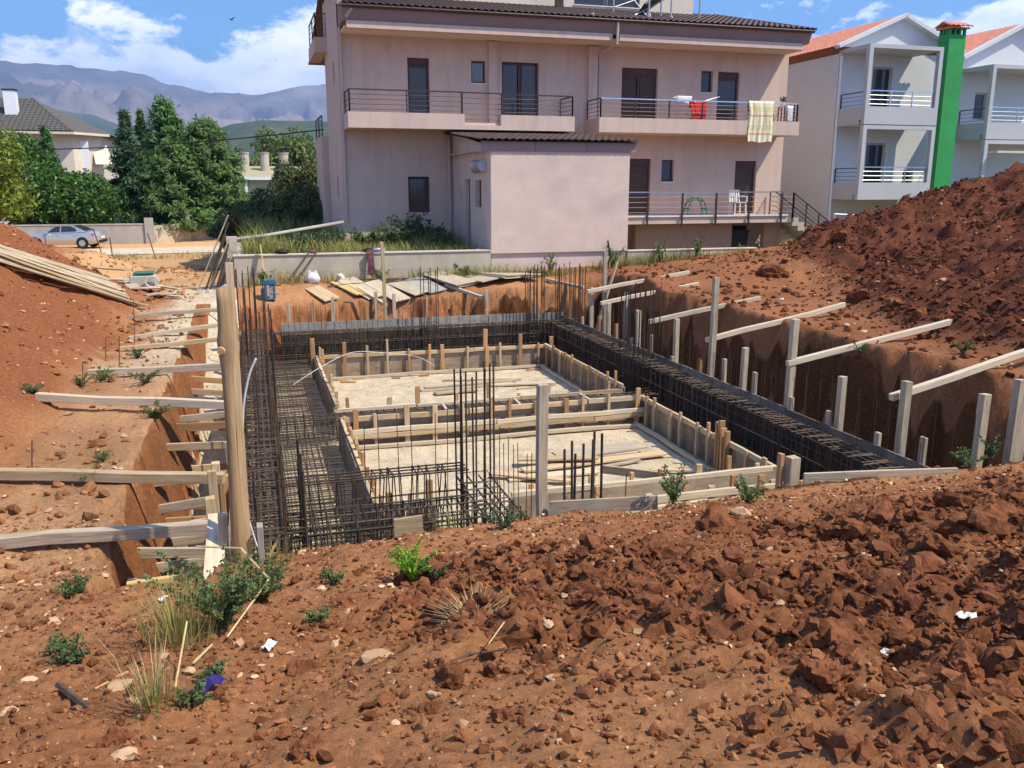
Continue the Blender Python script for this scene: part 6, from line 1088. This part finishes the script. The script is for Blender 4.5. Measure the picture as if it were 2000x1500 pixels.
shrub('tall thin weed beside the end of the short edging board', og(1370, 955), .42, .2, 'lf_weedd', 520, .02, 69, 8)
shrub('green weed against the mossy post stub', og(1570, 925), .2, .16, 'lf_weedd', 420, .02, 70, 10)
shrub('green weed at the trench end of the long edging board', og(1890, 915), .3, .22, 'lf_weed', 520, .02, 71, 10)
shrub('weed in the corner where the trench meets the near bank', og(1935, 895), .34, .22, 'lf_weedd', 420, .02, 72, 9)
WEED = {0: 'weed on the left bank below the heavy beam', 1: 'weed touching the purple wrapper', 2: 'weed beside the dark half buried stick', 4: 'weed hanging over the trench lip under the fourth beam', 5: 'taller weed on the bank beside the fourth beam', 8: 'weed at the foot of the left soil heap', 14: 'weed on the bank between two raking props', 15: 'weed at the toe of the right heap near the last raking prop', 17: 'weed growing by the short thick starter bars', 18: 'weed at the foot of the square grey post', 20: 'weed at the foot of the short cage'}
for k, (px, py, s) in enumerate(((150, 1165, .2), (380, 1375, .12), (140, 1300, .16), (200, 900, .14), (285, 750, .3), (200, 745, .3), (160, 755, .22), (300, 820, .3), (65, 770, .2), (620, 1215, .1), (270, 700, .25), (180, 940, .2), (420, 1330, .1), (115, 1275, .12), (1680, 690, .2), (1880, 690, .24), (1530, 690, .14), (1150, 970, .16), (1085, 978, .14), (1720, 905, .2), (730, 1050, .16), (320, 680, .22))):
    shrub(*((WEED[k], og(px, py)) if k in WEED else ('small green weed tuft growing out of bare red soil', og(px, py))), s * .85, s * .9, 'lf_weed' if k % 2 else 'lf_weedd', int(300 + 1600 * s), .012 + .018 * s, 80 + k, 14, group=None if k in WEED else 'weed tufts on bare soil')
def tuft(label, base, h, r, n, mt, seed, group=None, name='grass_tuft', w=.004, lean=.5):
    g = np.random.default_rng(seed); a = g.uniform(0, 6.283, n); b0 = np.stack([np.cos(a), np.sin(a)], -1) * (g.uniform(0, 1, n) ** .7 * r * .45)[:, None]; hh = h * g.uniform(.45, 1.1, n); ln = np.stack([np.cos(a), np.sin(a)], -1) * (hh * lean * g.uniform(.2, 1.3, n))[:, None]
    side = np.stack([-np.sin(a), np.cos(a), 0 * a], -1) * w; B = np.concatenate([b0, 0 * hh[:, None]], 1); Md = np.concatenate([b0 + ln * .35, (hh * .6)[:, None]], 1); T = np.concatenate([b0 + ln, hh[:, None]], 1)
    V = np.stack([B - side, B + side, Md + side * .8, Md - side * .8, T + side * .15, T - side * .15], 1).reshape(-1, 3); i = (np.arange(n) * 6)[:, None]; F_ = np.concatenate([i + np.array([[0, 1, 2, 3]]), i + np.array([[3, 2, 4, 5]])])
    o = new(name, np_mesh(name, V, F_, M[mt]), None, base); return tag(o, label, 'grass', group)
tuft('tall dry wispy grass clump beside the leafy shrub', og(305, 1370), .27, .26, 60, 'straw', 201, w=.0012, lean=.5); tuft('greenish base shoots inside the dry wispy clump', og(300, 1385), .17, .16, 70, 'grassg', 202, w=.002)
tuft('short dry grass along the end of the narrow trench', og(350, 1260), .3, .4, 260, 'grass', 203, w=.002)
tuft('tangled straw tuft with roots in the middle of the clods', og(930, 1215), .09, .3, 200, 'straw', 204, w=.0014, lean=2.2)
for k, (px, py) in enumerate(((540, 1095), (660, 1060), (730, 1045), (1040, 1000), (880, 1030), (1160, 990), (1250, 990))): tuft('thin dry grass wisps on the lip of the near bank', og(px, py), .14, .3, 90, 'grass', 210 + k, 'dry grass on the bank lip', w=.0015, lean=.9)
def stalk(label, pts, r=.006, mt='straw', name='dry_stalk'):
    P = [Vector(og(x, y)) + Vector((0, 0, h)) for (x, y, h) in pts]; return tag(MB().tube([p - P[0] for p in P], r, 5).build(name, M[mt], None, P[0]), label, 'stalk')
stalk('long bent straw stalk lying over the leafy shrub', [(395, 1195, .42), (480, 1196, .40), (530, 1200, .22), (445, 1262, .05)]); stalk('pale dry stalk lying below the shrub', [(415, 1270, .03), (380, 1310, .04)]); stalk('dry stalk standing in the wispy grass', [(340, 1355, 0), (372, 1290, .2)], .004)
stalk('reddish dry twig leaning at the cage corner', [(515, 1115, .02), (565, 1060, .32)], .011, 'wood_orange', 'twig'); stalk('crooked dark root crossing the clods', [(880, 1300, .02), (920, 1290, .03), (985, 1290, .05), (1010, 1275, .03)], .004, 'bark', 'root'); stalk('dark weathered stick end half buried in the soil', [(115, 1350, .03), (185, 1395, .0)], .015, 'bark', 'stick'); stalk('brown stick lying by the dry clump', [(185, 1350, .01), (250, 1320, .02)], .006, 'wood_orange', 'stick'); stalk('pale straw lying on the bank beside the lime seedling', [(890, 1085, .02), (950, 1075, .04)], .005); stalk('thin straw stem beside the root', [(955, 1300, .1), (985, 1270, .14)], .003)
# garden grass behind the retaining wall: uncountable
def meadow(name, label, n, u0, u1, v0, v1, h, mt, seed, w=.012, dens=None, patch=.9):
    g = np.random.default_rng(seed); u = g.uniform(u0, u1, n); v = g.uniform(v0, v1, n); k = vn(u * patch, v * patch, None, seed) + g.normal(0, .35, n) > -.25
    if dens is not None: k &= dens(u, v)
    u, v = u[k], v[k]; z = H(u, v); n = len(u); hh = h * g.uniform(.35, 1.25, n) * (1 + .5 * vn(u * .6, v * .6, None, seed + 1)); a = g.uniform(0, 6.283, n); d = np.stack([np.cos(a), np.sin(a), 0 * a], -1); sd = np.stack([-np.sin(a), np.cos(a), 0 * a], -1) * w; B = np.stack([u, v, z - .02], -1); up = np.array([0, 0, 1.0])
    Md = B + d * (hh * .15)[:, None] + up * (hh * .6)[:, None]; T = B + d * (hh * .5)[:, None] + up * hh[:, None]; V = np.stack([B - sd, B + sd, Md + sd * .7, Md - sd * .7, T + sd * .1, T - sd * .1], 1).reshape(-1, 3); i = (np.arange(n) * 6)[:, None]; F_ = np.concatenate([i + np.array([[0, 1, 2, 3]]), i + np.array([[3, 2, 4, 5]])])
    return tag(new(name, np_mesh(name, V, F_, M[mt])), label, 'grass', None, 'stuff')
meadow('dry_grass', 'tall dry yellow grass growing behind the retaining wall', 9000, -.2, 6.1, 23.55, 27.8, .50, 'grass', 301); meadow('green_grass', 'green weeds and grass between the wall and the pink house', 9000, -.2, 6.2, 23.6, 29, .55, 'grassg', 302); meadow('road_grass', 'thin dry grass on the road verge', 5000, -12, 0, 30, 45, .22, 'grass', 303, .018, lambda u, v: (v > 41.5) | (np.abs(v - 25) < 1)); meadow('wall_grass', 'thin dry grass at the foot of the retaining wall and annex', 2600, -.2, 14, 22.75, 23.28, .30, 'grass', 304, .007); meadow('wall_weeds', 'sparse green growth at the foot of the retaining wall', 1500, 4, 12, 22.85, 23.27, .34, 'grassg', 305, .008); meadow('hill_grass', 'rough dark grass and scrub along the road side of the pink house', 6000, -.2, 3.2, 28, 44, .7, 'grassg', 306, .02); meadow('terrace_grass', 'dry grass standing before the lower terrace', 1500, 10.5, 16.5, 23.6, 25.5, .6, 'grass', 307, .008)
for k, (px, v, h, r_) in enumerate(((800, 26.8, 1.45, .8), (775, 26.2, 1.1, .7), (840, 27.0, 1.1, .6), (720, 26.5, .9, .7), (640, 26, .8, .7), (870, 25.5, .8, .5), (600, 25.8, .75, .6))):
    p = at_y(px, 460, v); shrub('tall dark weed bush against the pink house wall', (p.x, v, 2.3), h, r_, 'lf_weedd' if k != 3 else 'lf_weed', 1500, .07, 320 + k, 20, 'weed', 'plant', 'weed bushes by the pink house')
for k, (px, v) in enumerate(((1075, 23.1), (1200, 23.0), (1290, 23.1), (1360, 23.0), (520, 23.0), (740, 23.1), (905, 23.1))): p = at_y(px, 510, v); shrub('spindly roadside weed at the wall foot', (p.x, v, Hs(p.x, v)), .75 if k < 4 else .45, .4, 'lf_weed', 260, .045, 340 + k, 9, 'weed', 'plant', 'weeds at the wall foot')

# ------------------------------------------------------------------ small things about the site
# sheets and boards laid out behind the back trench
def sheet(label, c, l, w, rz, mt, tilt=.0, group=None, n=1, name='plywood_sheet'):
    e = .25; nrm = Vector((-(Hs(c[0] + e, c[1]) - Hs(c[0] - e, c[1])) / (2 * e), -(Hs(c[0], c[1] + e) - Hs(c[0], c[1] - e)) / (2 * e), 1)).normalized(); nrm = (nrm + Vector((0, .06, 0))).normalized()
    for k in range(n):
        z = Hs(c[0], c[1]) + .06 + .032 * k; qq = Vector((0, 0, 1)).rotation_difference(nrm) @ Quaternion((0, 0, 1), rz + rng.uniform(-.05, .05)); o = MB().box(-l / 2, l / 2, -w / 2, w / 2, -.012, .012, .004).build(name, M[mt], None, (c[0] + rng.uniform(-.05, .05), c[1] + rng.uniform(-.05, .05), z), False, qq); tag(o, label if n == 1 else label + (', uppermost of its stack' if k == n - 1 else ', lowest of its stack' if k == 0 else ', middle one of its stack'), 'sheet' if 'sheet' in label else 'board', group)
LB = 'laid on the soil behind the long cage'
for (pc, l, w, mt, lab, n) in (((633, 572), .95, .42, 'wood_tan', 'brown panel sheet ' + LB + ', farthest from the corner bars', 1), ((705, 567), 1.35, .5, 'ply', 'first pale sheet after the yellow battens ' + LB, 1), ((752, 567), 1.35, .48, 'ply', 'pale sheet touching the tall slim batten ' + LB, 1), ((795, 566), 1.2, .42, 'ply', 'narrow pale sheet just past the tall slim batten', 1), ((835, 561), 1.1, .6, 'panel_grey', 'greyish sheet beside the middle column bars', 1), ((880, 552), 1.4, .7, 'ply', 'pale sheet behind the middle column bars', 3), ((930, 547), 1.3, .75, 'ply', 'wide pale sheet past the middle column bars', 1), ((965, 541), 1.5, .8, 'ply', 'large pale sheet close under the annex', 3), ((1005, 541), 1.4, .5, 'ply', 'pale sheet nearest the corner bundle of bars', 2)):
    c = at_z(pc[0], pc[1], 1.93); c = on_ground(pc[0], pc[1], 1.7); c.y = min(max(c.y, 21.95), 22.85); sheet(lab, (c.x, c.y), l, w, R(118), mt, 0, None, n)
for k in range(4): c = at_z(672 + 6 * k, 568, 1.93); c = at_y(672 + 6 * k, 566, 22.35); sheet('yellow new batten in the small bundle behind the long cage', (c.x, 22.35), 1.1, .1, R(118), 'wood_yellow', 0, 'yellow battens', 1, 'batten')
for k, (pa, pb) in enumerate((((640, 549), (800, 541)), ((650, 545), (890, 535)), ((660, 541), (1000, 528)), ((640, 552), (740, 546)))): a, b = at_y(*pa, 22.9 - .12 * k), at_y(*pb, 22.95 - .1 * k); a.z = Hs(a.x, a.y) + .04; b.z = Hs(b.x, b.y) + .05; tag(MB().tube([a, (a + b) / 2 + Vector((0, 0, .02)), b], .02, 6).build('steel_pipe', M['rebar']), 'dark steel bar lying along the foot of the retaining wall', 'bar', 'steel bars at the wall foot')
for k in range(10): a = at_y(800 + 7 * k, 545, 22.95); tag(MB().tube([(a.x - .9, 22.8 + .03 * k, Hs(a.x, 22.9) + .05), (a.x + .8, 22.9 + .02 * k, Hs(a.x, 22.9) + .06)], .012, 5).build('rebar_length', M['zinc' if k > 6 else 'rebar']), 'thin steel rod in the bundle at the wall foot', 'rod', 'rod bundle at the wall foot')
# breaker hammer
bh = thing('breaker_machine', 'small blue compactor machine standing by the leaning pale board', 'machine', (.36, 22.0, Hs(.36, 22.0))); z0 = Hs(.36, 22.0); q_ = .72
for (a, b, c, d, e, f, nm) in ((-.16, .16, -.15, .15, 0, .07, 'foot_plate'), (-.20, .20, -.16, .16, .52, .70, 'tank'), (-.19, -.09, -.15, .15, .07, .52, 'column'), (.10, .18, -.15, .15, .07, .52, 'column'), (-.30, -.19, -.12, .12, .18, .40, 'motor')):
    o = MB().box(.36 + a * q_, .36 + b * q_, 22 + c * q_, 22 + d * q_, z0 + e * q_, z0 + f * q_).build(nm, M['blue'], bh); bv = o.modifiers.new('edge', 'BEVEL'); bv.width = .02; bv.segments = 2
MB().tube([(.38, 21.93, z0 + .19), (.58, 21.9, z0 + .17)], .025, 8).build('spout', M['zinc'], bh); MB().tube([(.38, 22, z0 + .35), (.63, 21.93, z0 + .36)], .015, 6).build('handle', M['black'], bh); MB().box(.34, .42, 21.92, 22.08, z0 + .05, z0 + .36).build('engine', M['zinc'], bh)
tag(plank('leaning_board', (.30, 22.75, 1.7), (.22, 23.26, 2.82), .03, .13, M['wood_yellow'], up=(0, 1, 0)), 'pale yellow board leaning on the retaining wall behind the blue machine', 'board')
# carrier bag
def bag(label, c, s):
    V, Fc = ICO[3]; V = V.copy(); n_ = vn(V[:, 0] * 3, V[:, 1] * 3, V[:, 2] * 3, 77); V = V * (1 + .18 * n_)[:, None]; V[:, 2] = np.maximum(V[:, 2], -.75); t = thing('carrier_bag', label, 'bag', (c[0], c[1], c[2])); new('bag', np_mesh('bag', V * np.array([s, s * .7, s * .95]), Fc, M['plasticw'], True), t, (c[0], c[1], c[2] + s * .7))
    for sx in (-.5, .45): MB().tube([(c[0] + sx * s, c[1], c[2] + s * 1.3), (c[0] + sx * s * 1.3, c[1], c[2] + s * 1.75), (c[0] + sx * s * 1.0, c[1] + .02, c[2] + s * 1.95), (c[0] + sx * s * .4, c[1], c[2] + s * 1.45)], [.035, .012, .012, .03], 6).build('handle', M['plasticw'], t)
bag('white carrier bag with two handles standing at the wall foot', (1.46, 22.85, Hs(1.46, 22.85)), .17)
for (px, lab, mt, s) in ((550, 'dark glove lying on the coping behind the blue machine', 'black', .12), (612, 'small tool bundle on the coping above the carrier bag', 'plum', .08), (740, 'pale cap on the coping beside the hanging shirt', 'zinc', .12), (720, 'black bag on the coping above the hanging shirt', 'black', .11)):
    c = at_y(px, 493, 23.35); V, Fc = ICO[2]; V = V * (1 + .3 * vn(V[:, 0] * 3 + px, V[:, 1] * 3, V[:, 2] * 3, 5))[:, None] * np.array([s * 1.5, s * .8, s * .55]); tag(new('work_item', np_mesh('work_item', V, Fc, M[mt], True), None, (c.x, 23.36, 2.58 + s * .4)), lab, 'glove' if 'glove' in lab else 'cap' if 'cap' in lab else 'bag')
c = at_y(722, 500, 23.25); cloth('plum work shirt hanging down the retaining wall', 'shirt', c.x - .09, c.x + .12, 23.22, 2.6, 1.98, M['plum'], 'shirt', .03, both=.2, nx=10, nz=12)
for k, (px, ang) in enumerate(((603, .3), (618, .34))): a = at_y(px, 497, 23.2); tag(MB().tube([(a.x, 23.27, 2.6), (a.x - .55, 22.95, 1.95)], .018, 5).build('tool_handle', M['bark']), 'thin tool handle leaning against the retaining wall above the bag', 'tool', 'tools on the retaining wall')
c = at_y(668, 540, 23.0); tag(lump_obj('rubble_lump', (c.x, 23.0), .16, M['soffit'], 901, .3, 2, 'x', 'x'), 'pale broken rubble lump at the wall foot behind the sheets', 'rubble')
c = at_y(943, 487, 23.7); tag(lump_obj('stone', (c.x, 23.75), .24, M['greyconc'], 902, .15, 2, 'x', 'x'), 'rounded grey stone behind the wall at the annex corner', 'stone')
# bundle of dark poles leaning at the end of the retaining wall
for k in range(11):
    b = (-1.35 + .08 * k + rng.uniform(-.06, .06), 23.6 + rng.uniform(-.3, .4)); tp = (-.58 + rng.uniform(-.05, .06), 23.7 + rng.uniform(-.1, .2), 3.55 - .22 * k * rng.uniform(.6, 1.1))
    tag(plank('leaning_pole', (b[0], b[1], Hs(b[0], b[1])), tp, rng.choice((.05, .07, .1)), .035, M['bark' if k % 3 else 'wood_grey']), 'dark old pole in the bundle leaning on the end of the retaining wall', 'pole', 'poles leaning on the wall end')
for k, (c0, r_) in enumerate((((-1.32, 23.2), .12), ((-1.1, 23.3), .1), ((-.75, 23.2), .13))): tag(lump_obj('rubble_lump', c0, r_, M['greyconc'], 910 + k, .2, 2, 'x', 'x'), 'dull grey lump at the feet of the leaning poles', 'rubble', 'lumps under the leaning poles')
tag(MB().tube([at_y(455, 468, 25), at_y(520, 460, 25.6), at_y(670, 434, 27.6)], .052, 9).build('drain_pipe', M['greyconc'], None, None, True), 'long white drain pipe sloping from the house corner to the wall end', 'pipe')
tag(MB().box(-.62, -.36, 23.9, 24.2, 1.4, 3.0).build('wall_pillar', M['conc']), 'pale concrete stub pillar holding the end of the white pipe', 'pillar')
# pile of long planks on the left heap, and the smaller pile with the machine
g_ = random.Random(5)
pA, pB = on_ground(-70, 500, 2.8), on_ground(228, 577, 1.75); pd = (pB - pA); pd.z = 0; pn = Vector((pd.y, -pd.x, 0)).normalized(); pn = pn if pn.y < 0 else -pn
for k in range(20):
    row, lay = k % 8, k // 8; off = pn * (.135 * row + .05 * lay - .3); s0, s1 = g_.uniform(-.06, .05), 1 + g_.uniform(-.08, .04); a = pA + pd * s0 + off; b = pA + pd * s1 + off
    a.z = Hs(a.x, a.y) + .04; b.z = Hs(b.x, b.y) + .04; lift = max(Hs(*(a + (b - a) * t).xy) + .03 - (a + (b - a) * t).z for t in np.linspace(.05, .95, 12)); lift = min(max(lift, 0), .8) + .045 * lay + g_.uniform(0, .03); a.z += lift; b.z += lift * .6
    tag(plank('long_plank', a, b, g_.choice((.10, .12, .14)), .036, M[g_.choice(('wood_pale', 'wood_tan', 'wood_pale', 'wood_grey'))], warp=.008), 'long sun-bleached plank in the pile lying down the slope of the heap', 'plank', 'plank pile on the heap')
for k, (pa, pb, w, mt) in enumerate((((185, 538), (250, 543), .2, 'wood_tan'), ((200, 548), (270, 552), .25, 'wood_pale'), ((310, 560), (352, 566), .12, 'wood_pale'), ((300, 570), (355, 575), .14, 'wood_grey'), ((292, 574), (335, 572), .16, 'wood_tan'), ((282, 578), (318, 572), .14, 'wood_grey'), ((252, 556), (262, 572), .3, 'wood_grey'))):
    a, b = at_z(*pa, 1.75), at_z(*pb, 1.75); z = max(Hs(a.x, a.y), Hs(b.x, b.y)); a.z = b.z = z + .06 + .04 * (k % 3); tag(plank('short_board', a, b, w, .04, M[mt]), 'short board in the small stack by the green saw machine', 'board', 'boards by the saw machine')
c = on_ground(283, 568, 1.7); sm = thing('saw_machine', 'dusty green saw machine standing on the small board stack', 'machine', (c.x, c.y, c.z)); c = Vector((c.x, c.y, Hs(c.x, c.y)))
for (a, b, y0, y1, e, f, nm, mt) in ((-.32, .30, -.2, .25, .14, .40, 'body', 'greyconc'), (-.22, .26, -.18, .22, .43, .50, 'table', 'teal'), (-.75, -.2, -.15, .15, .10, .22, 'rail', 'black'), (-.4, .4, -.4, .3, .08, .13, 'base', 'wood_pale')): o = MB().box(c.x + a, c.x + b, c.y + y0, c.y + y1, c.z + e, c.z + f).build(nm, M[mt], sm); bv = o.modifiers.new('edge', 'BEVEL'); bv.width = .02
MB().tube([(c.x + .22 + .16 * math.cos(a), c.y - .28, c.z + .26 + .14 * math.sin(a)) for a in np.linspace(0, 6.2, 14)], .02, 5).build('cable_coil', M['soffit'], sm)
# litter in the foreground
c = on_ground(408, 1358, 2.0); V = []; n = 14
mb = MB()
for i in range(n + 1):
    s = i / n; x = s * .22; z = .02 + .05 * math.sin(s * 3.0) + .012 * math.sin(s * 17)
    V += [(x, -.045 + .008 * math.sin(s * 9), z), (x, .0, z + .014 + .01 * math.sin(s * 13)), (x, .045 + .01 * math.cos(s * 8), z - .004)]
mb.add(V, [(3 * i + j, 3 * i + j + 1, 3 * i + j + 4, 3 * i + j + 3) for i in range(n) for j in range(2)]); o = mb.build('wrapper', M['purple'], None, (c.x - .06, c.y - .06, c.z + .01), False, (0, 0, R(38))); o.scale = (.75, .8, .8); so = o.modifiers.new('thick', 'SOLIDIFY'); so.thickness = .002; tag(o, 'crumpled purple foil wrapper lying on the soil', 'wrapper')
for (px, py, s, lab) in ((527, 1270, .04, 'torn white paper scrap on the clods by the shrub'), (1730, 1283, .03, 'small crumpled white wrapper between the big dark clods'), (1885, 1215, .045, 'folded white plastic scrap among the dark clods'), (320, 1175, .03, 'white rag scrap under the board at the trench end')):
    c = on_ground(px, py, 2.0); V = [(rng.uniform(-.2, .2) * s + s * (i - 2) * .5, s * (j - 1.5) * .4 + rng.uniform(-.1, .1) * s, rng.uniform(0, .6) * s) for i in range(5) for j in range(4)]; mb = MB().add(V, [(i * 4 + j, i * 4 + j + 1, i * 4 + j + 5, i * 4 + j + 4) for i in range(4) for j in range(3)]); o = mb.build('litter_scrap', M['plasticw'], None, (c.x, c.y, c.z + .02), False, (0, 0, rng.uniform(0, 3))); so = o.modifiers.new('thick', 'SOLIDIFY'); so.thickness = .002; tag(o, lab, 'litter')
# thin rods stuck in the left bank
for (px, py, h) in ((260, 625, .45), (262, 672, .55), (205, 705, .4), (232, 715, .5), (160, 760, .4), (60, 925, .35), (375, 500, .0)):
    if h == 0: continue
    p = og(px, py); tag(MB().tube([(0, 0, -.1), (.05, 0, h)], .008, 5).build('rebar_peg', M['rebar_thin'], None, p), 'thin rusty peg stuck in the bank beside a bracing beam', 'peg', 'pegs on the left bank')
# overhead cable and a bird
pa, pb = at_y(-400, 270, 50), at_y(632, 253, 33); tag(MB().tube([pa.lerp(pb, s) - Vector((0, 0, 1.1 * 4 * s * (1 - s) * .55)) for s in np.linspace(0, 1, 24)], .022, 5).build('overhead_cable', M['black']), 'black overhead cable running to the corner of the pink house', 'cable')
bp_ = at_y(452, 39, 60); bd = MB(); bd.tube([(-.14, 0, 0), (0, 0, .02), (.16, 0, 0)], [.02, .05, .01], 6); bd.add([(0, 0, .03), (.05, -.35, .12), (-.06, -.33, .12), (-.06, 0, .03)], [(0, 1, 2, 3)]); bd.add([(0, 0, .03), (.05, .35, .12), (-.06, .33, .12), (-.06, 0, .03)], [(3, 2, 1, 0)]); tag(bd.build('bird', M['black'], None, bp_, False, (0, 0, .6)), 'small dark bird flying below the clouds', 'bird')

# ------------------------------------------------------------------ haze in the air of the valley
hz = bpy.data.materials.new('valley_haze'); hz.use_nodes = True; nt = hz.node_tree; nt.nodes.clear(); o_ = nt.nodes.new('ShaderNodeOutputMaterial'); pv = nt.nodes.new('ShaderNodeVolumePrincipled'); pv.inputs['Color'].default_value = (0.22, 0.46, 1.0, 1); pv.inputs['Density'].default_value = 0.00016; pv.inputs['Anisotropy'].default_value = 0.15; nt.links.new(pv.outputs[0], o_.inputs['Volume'])
hb = MB().box(-7900, 7900, -7900, 7900, -60, 900).build('haze', hz); hb['kind'] = 'stuff'; tag(hb, 'thin blue valley haze in the air', 'haze')
